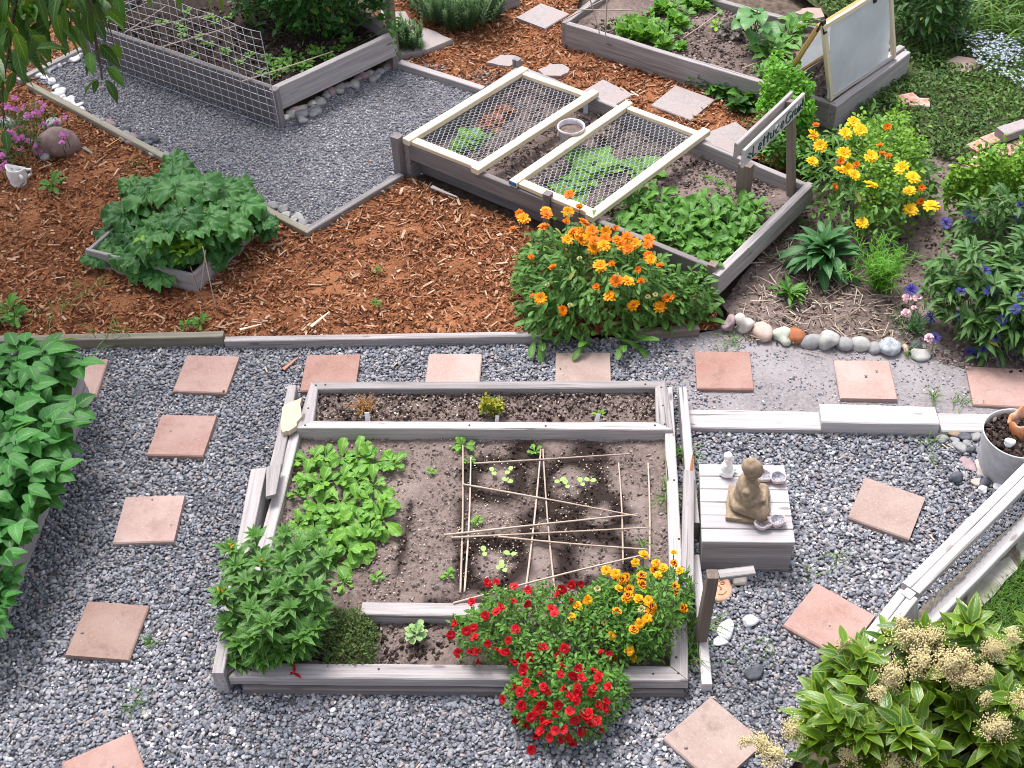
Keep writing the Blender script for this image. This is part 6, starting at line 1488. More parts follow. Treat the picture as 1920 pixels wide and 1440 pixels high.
tl = [(1700, 240, 'y'), (1870, 230, 'y'), (1655, 285, 'y'), (1770, 290, 'y'), (1870, 290, 'o'), (1490, 330, 'y'), (1545, 350, 'y'), (1600, 370, 'o'), (1690, 360, 'o'), (1780, 355, 'y'), (1690, 410, 'o'), (1560, 430, 'y'), (1615, 470, 'o'), (1600, 490, 'o'), (1385, 495, 'y'), (1330, 530, 'y'), (1670, 490, 'y'), (1730, 500, 'y'), (1875, 420, 'o'), (1890, 450, 'o'), (1300, 590, 'y'), (1550, 560, 'o'), (1740, 560, 'o'), (1720, 600, 'y'), (1645, 660, 'o'), (1430, 660, 'o'), (1520, 695, 'y'), (1680, 625, 'y'), (1440, 435, 'b'), (1690, 550, 'b'), (1620, 780, 'y'), (1530, 820, 'o'), (1640, 820, 'y'), (1810, 315, 'y'), (1905, 330, 'y'), (1925, 540, 'o'), (1580, 380, 'o'), (1480, 620, 'b'), (1620, 440, 'o'), (1745, 530, 'o'), (1760, 330, 'o')]
P = leafcloud(A, D, 2600, (.018, .04), (.28, .45), 'lance', .2, (.45, .5), .4, .3, 0, 2, 3, 3, avoid=hits(D, tl, (640, 960), 3.0, .015), ar=.026); A.build('foliage', LF_PET, t); A = Acc(); stems_to(A, D, P, 90, .0018)
flowers(t, D, tl, {'o': 'tag', 'y': 'tay', 'b': 'bud'}, (640, 960), 3.0, 1.05, .6, .015, stalk=A); A.build('stems', STEM, t)
A = Acc()
for k in range(6):
    p = at(1235+k*3, 1235, .05); tube(A, [p, p+np.array([rng.normal(0, .03), .01, .05]), p+np.array([rng.normal(0, .05), .02, .12])], .0025, .0015, 4)
A.build('dry_stalks', BAMBOO, t)

# ================================================================== RADISH PLANTS, SEEDLINGS in the front bed
def rosette_proto(n, L, W, prof, m, pit=(.15, 1.1), droop=.8, wave=.25, fold=.25, nl=6, stemr=.0025, up=.0):
    A = Acc(); yaw = np.arange(n)*2.4+rng.normal(0, .3, n); e = pit[0]+(pit[1]-pit[0])*rng.random(n); Ls = L*(.6+.55*rng.random(n)); pl = Ls*.35
    b = np.stack([pl*np.cos(yaw)*np.cos(e), pl*np.sin(yaw)*np.cos(e), pl*np.sin(e)+up], 1)
    for q in b: tube(A, [(0, 0, 0), q*.6+np.array([0, 0, .004]), q], stemr, stemr*.8, 4, .9)
    leaves(A, b, yaw, e*.8, Ls, Ls*W, prof, nl, 5, fold, droop, wave, 2.2, rng.normal(0, .3, n))
    o = A.build('foliage', m, None, local=True); me = o.data; bpy.data.objects.remove(o); return me
def place(name, me, px, z, s, label, cat, group, rz=None):
    t = plant(name, label, cat, at(px[0], px[1], z), group); t.rotation_euler = (0, 0, random.random()*6.28 if rz is None else rz); t.scale = (s, s, s*random.uniform(.9, 1.1))
    o = bpy.data.objects.new('foliage', me); COL.objects.link(o); o.parent = t; return t
RAD = [rosette_proto(11, .085, .62, 'lobed', LF_RAD, pit=(.25, 1.25), wave=.4) for _ in range(4)]
for i, (x, y, s) in enumerate([(585, 860, .95), (612, 852, .9), (640, 858, 1), (672, 850, .95), (700, 862, 1), (735, 868, .9), (575, 895, .9), (605, 905, 1), (640, 895, 1), (668, 898, 1.05), (700, 905, .95), (560, 920, .6), (600, 945, .95), (640, 940, .9), (672, 945, 1), (702, 940, 1.1), (715, 970, 1.15), (590, 985, .9), (630, 985, 1), (665, 985, 1.05), (690, 1000, 1.1), (575, 1015, .9), (615, 1020, 1), (655, 1025, 1.1), (630, 1050, .95), (645, 1085, .55), (600, 1050, .9), (675, 1015, .9), (620, 965, .9), (580, 960, .8), (560, 980, .7)]):
    place('radish_plant', RAD[i % 4], (x, y+8), .06, s*1.05, 'pale green leafy plant in the dense patch at the back left of the front bed', 'leafy plant', 'leafy greens in the front bed')
SED = []
for q in range(3):
    A = Acc(); leaves(A, [(0, 0, .012)]*2, [0.2, 3.3], [.35, .3], [.034, .03], [.026, .024], 'round', 4, 3, .2, .3, tint=[.7, .9])
    if q: leaves(A, [(0, 0, .015)], [1.8], [.7], [.018], [.012], 'ovate', 3, 3, .3, .4, tint=[.9])
    tube(A, [(0, 0, 0), (0, 0, .013)], .002, .002, 4, .8); o = A.build('foliage', m_leaf('seedling_leaf', (.17, .33, .15), (.27, .46, .24), None, .6, .15) if not SED else SED[0].materials[0], None, local=True); SED.append(o.data); bpy.data.objects.remove(o)
for lb, pts in (('upper left', [(924, 888), (955, 886), (951, 905)]), ('upper right', [(1050, 905), (1062, 912), (1090, 908), (1106, 904)]), ('lower left', [(908, 1038), (957, 1042), (944, 1068), (938, 1062)]), ('upright', [])):
    for i, p in enumerate(pts): place('squash_seedling', SED[i % 3], p, .062, 1.05, f'round-leaved seedling in the {lb} square of the stick grid', 'seedling', f'seedlings in the {lb} stick square')
for i, (x, y, s, lb) in enumerate([(868, 838, .55, 'tiny weed at the top end of the leftmost stick'), (1003, 848, .45, 'tiny weed by the top of the middle sticks'), (895, 980, .4, 'tiny weed seedling between the middle crosswise sticks'), (840, 1080, .4, 'tiny weed left of the stick grid near the red flowers'), (880, 866, .35, 'tiny weed beside the second stick'), (705, 1085, .4, 'tiny weed in bare soil right of the lilies'), (807, 885, .3, 'tiny weed alone in the bare soil strip')]):
    place('weed_seedling', RAD[i % 4], (x, y), .06, s, lb, 'weed', None)
# trough herbs
c = at(683, 772, .09); t = plant('brown_herb', 'dried brownish herb in the left end of the planter trough', 'herb', c); A = Acc()
for k in range(70):
    top = c+np.array([.045*rng.normal(), .035*rng.normal(), .03+.06*rng.random()]); tube(A, [c+rng.normal(0, .008, 3)*[1, 1, 0], top], .0012, .0008, 3, .3); n = 9; f = .4+.6*rng.random(n); leaves(A, c+(top-c)*f[:, None], rng.random(n)*6.28, rng.normal(.4, .4, n), .012, .005, 'lance', 2, 3, .2, .3)
A.build('foliage', LF_HERB, t)
D = Dome([(903, 785, .09), (942, 787, .09), (942, 745, .2), (905, 742, .2)], .12, .09, .6, .6)
t = plant('yellow_herb', 'small herb with yellow-green variegated leaves in the middle of the planter trough', 'herb', (D.c[0], D.c[1], .09)); A = Acc(); leafcloud(A, D, 420, (.014, .026), (.5, .7), 'ovate', .2, (.4, .5), .4, .3, 0, 2, 3, 3); P, _ = D.pts(30)
for p in P: tube(A, [(D.c[0], D.c[1], .09), p], .0015, .001, 3, .2)
A.build('foliage', LF_VAR, t)
place('lettuce_seedling', rosette_proto(9, .036, .5, 'ovate', LF_LIME, wave=.1), (1123, 778), .09, 1.0, 'tiny bright green seedling at the right of the planter trough', 'seedling', None)

# ================================================================== RHUBARB
A = Acc(); AS = Acc(); c0 = sum(RBQ)/4; t = plant('rhubarb', 'large ruffled rhubarb plant filling the diagonal planter box', 'rhubarb', (c0[0], c0[1], .1))
lv_ = [(330, 350, .46, .42), (300, 345, .4, .36), (270, 360, .36, .34), (370, 350, .42, .34), (420, 360, .38, .34), (455, 375, .32, .34), (470, 395, .24, .26), (245, 385, .32, .30), (230, 410, .26, .30), (215, 435, .2, .28), (205, 455, .16, .24), (250, 440, .26, .30), (285, 410, .38, .32), (340, 400, .46, .36), (390, 400, .42, .34), (430, 415, .34, .32), (440, 440, .22, .26), (400, 440, .3, .28), (260, 480, .18, .28), (285, 500, .14, .26), (230, 470, .18, .26), (310, 470, .24, .28), (350, 470, .26, .24), (320, 330, .36, .30), (390, 460, .22, .24), (290, 450, .3, .3), (340, 330, .3, .3), (250, 345, .25, .26), (400, 345, .3, .3), (365, 430, .38, .3), (310, 440, .36, .3), (262, 500, .14, .26), (300, 515, .12, .24), (205, 470, .14, .24), (420, 455, .16, .24), (400, 470, .16, .22), (460, 415, .16, .24), (335, 480, .2, .2)]
for x, y, z, s in lv_:
    for e in range(3):
        p = at(x+min(e, 1)*rng.normal(0, 16), y+min(e, 1)*rng.normal(0, 9), z*.92-.04*e); v = p[:2]-c0; yaw = math.atan2(v[1], v[0])+rng.normal(0, .4); R = s*.46*(1-.18*e)*rng.uniform(.8, 1.1); hd = np.array([math.cos(yaw), math.sin(yaw), 0]); b = p-hd*R*.5
        ruffle(A, b, yaw, -.02+rng.normal(0, .25), R, .15, float(np.clip(rng.normal(.5+.6*(z-.3), .22), 0, 1)), .22)
        tube(AS, [(c0[0]+v[0]*.2, c0[1]+v[1]*.2, .1), (b+np.array([c0[0], c0[1], .08]))/2+np.array([0, 0, -.02]), b-np.array([0, 0, .015])], .011, .007, 6, .6)
A.build('foliage', LF_RHU, t); AS.build('stalks', m_leaf('rhubarb_stalk', (.22, .05, .04), (.16, .26, .07), None, .45, 0), t)
c = at(338, 455, .3); t = plant('chard_shoot', 'small yellow-green leafy shoot in front of the rhubarb', 'shoot', (c[0], c[1], .1)); A = Acc()
for k in range(26):
    p = c+np.array([.07*rng.normal(), .05*rng.normal(), .05*rng.normal()-.03]); n = 3; leaves(A, np.repeat(p[None], n, 0), rng.random(n)*6.28, .4+rng.normal(0, .3, n), .055, .032, 'ovate', 4, 3, .3, .6)
    tube(A, [(c[0], c[1]+.02, .1), p], .002, .0015, 4, .5)
A.build('foliage', LF_LIME, t)

# ================================================================== POTATO PLANTS
def potato(seed):
    A = Acc()
    for k in range(24):
        y = rng.random()*6.28; e = .75+.6*rng.random(); Ls = .20+.17*rng.random(); d = np.array([math.cos(y)*math.cos(e), math.sin(y)*math.cos(e), math.sin(e)]); tip = d*Ls*1.25
        tube(A, [(0, 0, 0), d*Ls*.6, tip], .005, .003, 5, .5)
        n = 7; f = np.array([.55, .55, .75, .75, .92, .92, 1.0]); sd_ = np.array([1, -1, 1, -1, 1, -1, 0]); base = tip[None]*f[:, None]
        leaves(A, base, y+sd_*(1.0+rng.normal(0, .15, n)), .28+rng.normal(0, .2, n), (.095+.045*rng.random(n))*(1+.2*(sd_ == 0)), .078+.02*rng.random(n), 'ovate', 6, 5, .22, .75, .05, 2, rng.normal(0, .25, n), np.clip(rng.normal(.5, .25, n), 0, 1))
    o = A.build('foliage', LF_POT, None, local=True); me = o.data; bpy.data.objects.remove(o); return me
POT = [potato(i) for i in range(3)]
for i, (x, y, s, lb) in enumerate([(20, 760, 1.0, 'topmost at the left edge'), (92, 752, 1.05, 'beside the half hidden slab'), (85, 880, 1.1, 'leaning over the board in mid bed'), (10, 880, 1.1, 'at the left edge in mid bed'), (60, 985, .95, 'lower down leaning over the board'), (0, 1040, 1.0, 'lower down at the left edge'), (5, 1160, .62, 'small one at the bottom end of the bed'), (-80, 850, 1.1, 'outer row at mid bed'), (-90, 990, 1.1, 'outer row lower down'), (40, 820, 1.1, 'between the top and middle ones'), (35, 940, 1.0, 'just below the middle of the bed')]):
    place('potato_plant', POT[i % 3], (x-12, y+8), .17, s*.86, 'potato plant in the left bed, '+lb, 'potato plant', 'potato plants in the left bed')

# ================================================================== MESH-COVERED BED: greens and lettuces
GR = [rosette_proto(13, .105, .5, 'lobed', LF_GRN, pit=(.2, 1.3), wave=.4) for _ in range(4)]
gp = [(1190, 400), (1225, 392), (1262, 385), (1180, 430), (1215, 425), (1255, 418), (1295, 405), (1330, 400), (1365, 395), (1230, 450), (1268, 445), (1305, 438), (1345, 430), (1385, 420), (1420, 405), (1275, 472), (1312, 470), (1350, 462), (1390, 448), (1425, 430), (1330, 495), (1365, 488), (1400, 470), (1300, 385), (1345, 375), (1400, 385), (1440, 392), (1205, 375), (1195, 360), (1240, 365), (1350, 505), (1160, 420), (1210, 440), (1240, 430), (1290, 425), (1325, 450), (1372, 440), (1400, 450), (1320, 420), (1280, 400), (1335, 475), (1250, 400), (1410, 432), (1180, 385), (1220, 410), (1295, 455), (1360, 410)]
for i, (x, y) in enumerate(gp): place('leafy_green', GR[i % 4], (x-(22 if x > 1340 else 0), y+10), .16, random.uniform(.85, 1.05), 'dense green leafy plant in the open end of the mesh-covered bed', 'leafy plant', 'leafy greens at the open end of the mesh-covered bed')
LET = [rosette_proto(26, .10, .95, 'ovate', LF_RAD, pit=(.0, 1.35), wave=.4, droop=.5, nl=5), rosette_proto(24, .09, .9, 'ovate', LF_RED, pit=(.0, 1.3), wave=.4, droop=.5, nl=5)]
for x, y, s, k, lb in [(1110, 305, 1.9, 0, 'big bright green lettuce under the right mesh frame'), (1205, 312, 1.4, 0, 'pale lettuce at the right side under the right mesh frame'), (1062, 358, 1.25, 0, 'green lettuce near the blue corner of the right mesh frame'), (1085, 335, 1.1, 0, 'lettuce between the two bigger ones under the right mesh frame'), (885, 255, 1.2, 0, 'yellow-green lettuce under the left mesh frame'), (862, 275, .7, 0, 'small lettuce near the front of the left mesh frame'), (925, 222, 1.2, 1, 'reddish lettuce in the middle under the left mesh frame'), (945, 205, 1.1, 1, 'dark reddish lettuce further back under the left mesh frame'), (905, 240, .7, 1, 'small reddish lettuce beside the yellow-green one'), (1128, 258, .5, 1, 'small red lettuce at the top of the right mesh frame'), (1140, 380, .55, 0, 'small lettuce at the front corner of the right mesh frame')]:
    place('lettuce', LET[k], (x, y+8), .155, s*(1 if k == 0 else .75), lb, 'lettuce', None).scale.z = .5
c = at(1345, 338, .22); t = plant('grass_tuft', 'single flopped feathery weed stalk on the soil of the mesh-covered bed', 'weed', (c[0], c[1], .2)); A = Acc(); a0 = at(1320, 330, .23); a1 = at(1378, 356, .22); tube(A, [a0, (a0+a1)/2+np.array([0, 0, .02]), a1], .003, .002, 5, .6)
n = 50; f = rng.random(n); leaves(A, a0+(a1-a0)*f[:, None], rng.random(n)*6.28, rng.normal(.1, .4, n), .045, .006, 'strip', 3, 3, .2, .4); A.build('foliage', LF_FEN, t)

# ================================================================== LETTUCE BED
for i, (x, y) in enumerate([(1160, 52), (1185, 48), (1212, 58), (1238, 52), (1196, 72), (1225, 75), (1252, 70), (1170, 66), (1262, 42), (1285, 30), (1310, 18), (1240, 22), (1268, 14), (1296, 8), (1326, 5), (1220, 28), (1245, 88), (1275, 50), (1340, 14)]):
    place('lettuce', LET[0] if i % 3 else GR[0], (x, y), .15, random.uniform(.75, 1.0), 'bright green lettuce in the rows of the far raised bed', 'lettuce', 'lettuce rows in the far bed')
CHD = [rosette_proto(16, .16, .5, 'ovate', LF_GRN, pit=(.2, 1.2), wave=.3, nl=6) for _ in range(2)]
for x, y, s, lb in [(1480, 70, 1.0, 'chard plant in the corner under the hinge of the cold frame'), (1455, 92, 1.0, 'chard plant left of the cold frame, middle one'), (1440, 110, .9, 'chard plant left of the cold frame, nearest the short cane'), (1498, 50, .8, 'farthest chard plant by the back board')]: place('chard', CHD[0], (x, y), .15, s, lb, 'chard', 'chard beside the cold frame')
for x, y, s, lb in [(1425, 138, .6, 'small seedling by the front board of the far bed'), (1437, 145, .5, 'small seedling nearest the herb behind the sign')]: place('chard', GR[1], (x, y), .15, s, lb, 'seedling', None)
c = at(1412, 78, .15); t = plant('squash_plant', 'broad-leaved squash plant in the middle of the far bed', 'squash', c); A = Acc()
for x, y, z, s in [(1400, 25, .4, .17), (1420, 20, .4, .15), (1385, 45, .36, .13), (1430, 45, .36, .18), (1445, 58, .3, .16), (1412, 68, .28, .17), (1405, 40, .4, .17), (1425, 32, .4, .15)]:
    p = at(x, y, z); v = p[:2]-c[:2]; yaw = math.atan2(v[1], v[0]); leaves(A, [p-np.array([math.cos(yaw), math.sin(yaw), 0])*s*.4], yaw, .2, s, s*.85, 'ovate', 6, 5, .2, .7, .15, 2, rng.normal(0, .2), .75); tube(A, [c, (c+p)/2+np.array([0, 0, .03]), p], .005, .004, 5, .5)
A.build('foliage', LF_RHU, t)
place('purple_kale', rosette_proto(22, .10, .55, 'lobed', LF_PURP, wave=.5), (1378, 62), .15, 1.1, 'dark purple kale left of the squash plant', 'kale', None)
place('mustard_seedling', rosette_proto(10, .06, .6, 'lobed', LF_LIME, wave=.3), (1342, 50), .15, 1.0, 'small lime seedling left of the purple kale', 'seedling', None)
place('lettuce', LET[0], (1278, 90), .15, .5, 'tiny yellow-green lettuce by the front board of the far bed', 'lettuce', None)

# ================================================================== PEA BED
D = Dome([(475, 60, .2), (530, 92, .2), (620, 100, .2), (715, 68, .2), (738, -20, .8), (700, -120, .8), (480, -120, .7), (430, 0, .4)], .72, .18, .5, .55)
t = plant('pea_bush', 'tall dark green pea bush at the back of the fenced bed', 'pea plant', (D.c[0], D.c[1], .2)); A = Acc(); P = leafcloud(A, D, 4200, (.04, .075), (.5, .75), 'ovate', .1, (.2, .6), .6, .3, .1, 3, 4, 3); A.build('foliage', LF_PEA, t); A = Acc(); stems_to(A, D, P, 130, .002)
n = 0
A.build('stems', STEM, t)
for i, (x, y) in enumerate([(512, 128), (530, 120), (548, 130), (520, 140), (562, 112), (580, 120), (600, 108), (570, 130), (620, 98), (640, 92), (545, 110), (590, 98), (505, 112), (612, 112), (655, 82)]): place('carrot_seedling', RAD[(i) % 4] if i % 2 else GR[i % 4], (x, y), .21, random.uniform(.5, .75), 'small bright seedling in the dark soil below the pea bush', 'seedling', 'seedlings below the pea bush')
for i, (x, y) in enumerate([(345, 62), (335, 48), (395, 35), (405, 45), (375, 70), (470, 105), (450, 120), (425, 100), (390, 85), (300, 45), (350, 25), (430, 35), (490, 140), (365, 105)]): place('carrot_seedling', RAD[i % 4], (x, y), .21, random.uniform(.4, .65), 'small seedling behind the wire grid of the pea bed', 'seedling', 'seedlings behind the wire grid')

# ================================================================== SPIKY SPURGE
def spikes(label, px, n, h, sp, cat='shrub'):
    W = W2([(p[0], p[1]) for p in px]); n = int(n*1.6); P = sample_w(W, n/ max(1e-3, Dome([(p[0], p[1], 0) for p in px], .1).area)); c = P.mean(0); t = plant('spurge', label, cat, (c[0], c[1], 0)); A = Acc()
    for p in P:
        o = (p-c)*.25+rng.normal(0, .02, 2); b = np.array([p[0], p[1], 0.]); hh_ = h*(.7+.5*rng.random()); tip = b+np.array([o[0], o[1], hh_]); mid = b+np.array([o[0]*.3, o[1]*.3, hh_*.6])
        tube(A, [b, mid, tip], .003, .002, 4, .3); m_ = 34; f = .2+.8*np.arange(m_)/m_
        base = b*(1-f[:, None])**2+2*mid*(f*(1-f))[:, None]+tip*(f**2)[:, None]; leaves(A, base, np.arange(m_)*2.4, .35+.5*f, .042*(1.1-.4*f), .013, 'lance', 2, 3, .2, .2, 0, 3, 0, np.clip(f*.7+rng.normal(0, .12, m_), 0, 1))
    A.build('foliage', LF_SPIKE, t)
spikes('large bluish green spiky bush at the top edge beside the mulch path', [(775, 30), (800, 52), (850, 68), (905, 64), (938, 45), (930, 20), (860, -15), (760, -25)], 210, .30, .05)
spikes('small bluish spiky plant at the corner of the pale boards', [(745, 95), (760, 110), (792, 105), (785, 88), (755, 80)], 26, .22, .05)

# ================================================================== PINK FLOWERS (upper left)
D = Dome([(-40, 330, 0), (20, 345, 0), (85, 300, 0), (115, 250, .05), (95, 200, .2), (40, 185, .3), (-40, 200, .3)], .28, 0, .5, .4)
t = plant('pink_phlox', 'pink flowered plant beside the large boulder at the left edge', 'flowering plant', (D.c[0], D.c[1], 0)); A = Acc(); P = leafcloud(A, D, 900, (.03, .06), (.16, .24), 'lance', .1, (.6, .5), .4, .3, 0, 2, 3, 3); stems_to(A, D, P, 60, .0016)
pk = [(190, 160), (120, 280), (90, 300), (160, 310), (310, 265), (520, 220), (560, 270), (430, 360), (330, 400), (30, 420), (560, 490), (720, 470), (840, 410), (220, 540), (130, 600), (210, 690), (280, 660), (620, 560), (850, 640), (800, 640), (790, 730), (350, 700), (455, 775), (265, 830), (510, 870), (20, 890), (60, 1020), (20, 1090), (60, 240), (210, 300), (540, 330), (480, 350), (170, 640), (100, 590), (380, 390)]
flowers(t, D, [(x, y, '') for x, y in pk], {'': 'mag'}, (0, 160), 6.857, .72, .5, .02, name='flower_cluster', stalk=A); A.build('foliage', LF_DARK, t)
for x, y, s, lb in [(100, 352, .8, 'small broad-leaved weed alone on the dark mulch'), (18, 590, 1.0, 'green weed at the left edge above the edging board'), (30, 600, .7, 'second weed at the left edge by the edging board'), (375, 608, .5, 'small creeping weed with a white flower by the edging joint'), (350, 612, .4, 'small reddish weed hanging over the edging board'), (706, 570, .3, 'tiny green weed on the mulch centre'), (975, 580, .4, 'tiny pale weed left of the marigold bush'), (708, 508, .25, 'tiniest weed in the middle of the mulch')]: place('weed', GR[1], (x, y), .03, s, lb, 'weed', None)

# ================================================================== GRASS TUFTS
def tuft(px, z, n, L, label, w=.006, spread=.03, m=None, name='grass_tuft'):
    c = at(px[0], px[1], z); t = plant(name, label, 'grass', c); A = Acc(); b = np.repeat(c[None], n, 0)+rng.normal(0, spread, (n, 3))*[1, 1, 0]
    leaves(A, b, rng.random(n)*6.28, rng.normal(.9, .35, n), L*(.5+.7*rng.random(n)), w, 'strip', 6, 3, .3, 1.3); A.build('blades', m or LF_GRASS, t); return t
tuft((1276, 850), .03, 26, .2, 'grass tuft growing over the inner right rail near the trough', .007, .02)
tuft((1255, 925), .06, 18, .17, 'long grass blades lying over the right stick', .007, .02)
tuft((1290, 960), .02, 14, .14, 'grass tuft in the gap between the two right rails', .006, .02)
tuft((1285, 1230), .02, 60, .16, 'dry and green grass in the gap beside the front right corner', .005, .03)
tuft((1300, 1180), .02, 40, .18, 'grass growing at the foot of the dark post', .005, .03)
tuft((1205, 1015), .06, 10, .08, 'small grass sprig at the right end of the close pair of sticks', .005, .01)
tuft((282, 1207), .0, 16, .07, 'small grass weed beside the grey-pink slab at left', .005, .015)
tuft((255, 1322), .0, 18, .08, 'small grass weed alone in the gravel at lower left', .004, .025)
tuft((1566, 1048), .0, 12, .09, 'thin grass blades in the gravel left of the white fence', .004, .03)
tuft((1520, 1080), .0, 10, .09, 'grass blade by the top corner of the diamond slab', .004, .02)
tuft((1750, 745), .02, 16, .08, 'grass sprig on the dirt by the thick beam', .005, .01)
tuft((1800, 755), .02, 16, .08, 'grass sprig on the dirt left of the grey bucket slab', .005, .02)
tuft((1740, 830), .0, 10, .12, 'single grass sprig at the end of the thick beam', .004, .01)
tuft((1740, 860), .0, 8, .08, 'grass blade in the gravel left of the grey bucket', .005, .01)
tuft((1370, 640), .01, 22, .08, 'yellowish grass at the left end of the stone row', .006, .03)
tuft((1700, 660), .02, 22, .10, 'grass between the last stones of the row', .004, .03)
tuft((115, 580), .03, 16, .16, 'flattened grass stalks on the mulch at left', .005, .05)
tuft((165, 545), .05, 16, .14, 'grass stalks beside the left corner of the rhubarb box', .005, .04)
tuft((215, 625), .05, 24, .16, 'grass growing over the left edging board', .005, .06)
tuft((260, 310), .03, 12, .12, 'grass blades above the left corner of the rhubarb', .005, .03)
tuft((1425, 1230), .0, 14, .10, 'green grass sprig right of the narrow white rail', .004, .04)
n = 520; c = at(1870, 40, 0); t = plant('tall_grass', 'tall arching grass clump in the top right corner', 'grass', c); A = Acc(); W = W2([(1750, 90), (1930, 95), (2050, 60), (2000, -60), (1760, -40)]); P = sample_w(W, n/2.0); b = np.concatenate([P, np.zeros((len(P), 1))], 1)
leaves(A, b, rng.random(len(P))*6.28, rng.normal(1.15, .25, len(P)), .55*(.6+.6*rng.random(len(P))), .014, 'strip', 7, 3, .3, 1.5); A.build('blades', LF_GRASS, t)
D = Dome([(1690, 100, .0), (1740, 110, 0), (1800, 90, 0), (1780, -60, .4), (1670, -60, .5)], .55, 0, .6, .5); t = plant('dark_shrub', 'dark leafy shrub behind the cold frame at the top edge', 'shrub', (D.c[0], D.c[1], 0)); A = Acc(); leafcloud(A, D, 1300, (.06, .11), (.24, .34), 'lance', .2, (.3, .5), .6); A.build('foliage', LF_DARK, t)

# ================================================================== GROUND COVER, FLOWER CARPET, LAWN (uncountable)
P = sample_px([(1585, 225), (1715, 125), (1560, 40), (1440, -60), (2300, -100), (2300, 520), (2050, 360), (1900, 330), (1760, 300), (1610, 260)], 3800, excl=[[(1772, 112), (1800, 105), (1832, 110), (1838, 122), (1815, 135), (1786, 132)], [(1490, 22), (1512, 13), (1540, 15), (1548, 30), (1520, 37)], [(1670, 190), (1700, 180), (1740, 195), (1735, 210), (1690, 205)]])
px = proj(np.concatenate([P, np.zeros((len(P), 1))], 1)); P = P[(px[:, 0] < 2120) & (px[:, 1] > -90)]
hgt = np.array([.06+.05*mnoise.noise(Vector((p[0]*2.5, p[1]*2.5, 1))) for p in P]); A = Acc(); N = len(P)
leaves(A, np.concatenate([P, (hgt*(.3+.9*rng.random(N)))[:, None]], 1), rng.random(N)*6.28, rng.normal(.4, .5, N), .026+.03*rng.random(N), .016+.01*rng.random(N), 'ovate', 2, 3, .3, .5, 0, 2, rng.normal(0, .4, N), np.clip(.35+.5*np.array([mnoise.noise(Vector((p[0]*1.6, p[1]*1.6, 7))) for p in P])+rng.normal(0, .22, N), 0, 1))
o = A.build('ground_cover', LF_COV, None); setp(o, 'low dense dark green ground cover at the upper right', 'ground cover', None, 'stuff')
P = np.concatenate([sample_px([(1690, 60), (1760, 60), (1790, 105), (1830, 150), (1935, 205), (2060, 250), (2060, 150), (1900, 95), (1790, 85), (1730, 40)], 2600), sample_px([(1380, 0), (1500, 25), (1540, 28), (1600, 15), (1540, -40)], 500)]); N = len(P); A = Acc()
kp = np.array([mnoise.noise(Vector((p[0]*4, p[1]*4, 3))) for p in P])+.40 > rng.random(N)*.6; P = P[kp]; N = len(P); z = .10+.05*rng.random(N)
for k in range(4): leaves(A, np.concatenate([P, z[:, None]], 1), np.arange(N)*.7+k*1.57, .15, .015, .013, 'petal', 1, 3, .1, .1, tint=.5)
o = A.build('flower_carpet', m_petal('pale_blue_petal', (.50, .56, .78), (.66, .72, .86), .1, .5), None); setp(o, 'carpet of tiny pale blue flowers by the round stepping stone', 'flowers', None, 'stuff')
P = sample_px([(1990, 990), (2330, 980), (2250, 1500), (1600, 1500), (1700, 1300), (1785, 1185), (1850, 1135)], 9000); px = proj(np.concatenate([P, np.zeros((len(P), 1))], 1)); P = P[(px[:, 0] < 2150) & (px[:, 1] < 1560)]; N = len(P); A = Acc()
leaves(A, np.concatenate([P, np.full((N, 1), .012)], 1), rng.random(N)*6.28, rng.normal(.95, .35, N), .045+.05*rng.random(N), .0045, 'strip', 3, 3, .3, .9); o = A.build('lawn_grass', LF_GRASS, None); setp(o, 'mown green lawn at the lower right edge', 'lawn', None, 'stuff')

# ================================================================== FLOWERING SHRUB (lower right)
D = Dome([(1500, 1440, .1), (1480, 1560, .0), (1700, 1620, 0), (2000, 1600, 0), (2080, 1400, .2), (2040, 1240, .6), (1920, 1195, .7), (1700, 1170, .8), (1600, 1240, .6), (1510, 1330, .35)], .82, 0, .5, .45)
t = plant('flowering_shrub', 'glossy shrub with yellow-edged leaves and cream flower clusters in the lower right corner', 'shrub', (D.c[0], D.c[1], 0)); A = Acc(); AS = Acc()
P, yw = D.pts(230, .6, .8)
for p, y in zip(P, yw):
    n = 13; leaves(A, np.repeat(p[None], n, 0)-np.array([0, 0, 1])*(rng.random(n)*.05)[:, None], np.arange(n)*2.4+rng.random(), .15+.9*(np.arange(n)/n)+rng.normal(0, .15, n), .08+.045*rng.random(n), .043+.011*rng.random(n), 'ovate', 6, 5, .28, .6, .03, 2, rng.normal(0, .2, n))
    b = np.array([D.c[0]+(p[0]-D.c[0])*.3, D.c[1]+(p[1]-D.c[1])*.3, 0]); tube(AS, [b, (b+p)/2+np.array([0, 0, -.05]), p], .007, .004, 5, .3)
leafcloud(A, D, 500, (.09, .13), (.34, .42), 'ovate', .1, (.2, .5), .6, .25, .03, 2.0, 5)
A.build('foliage', LF_SKIM, t); AS.build('branches', TWIG, t)
_ico = bmesh.new(); bmesh.ops.create_icosphere(_ico, subdivisions=1, radius=1); IV = np.array([v.co[:] for v in _ico.verts]); IF = np.array([[v.index for v in f.verts] for f in _ico.faces]); _ico.free()
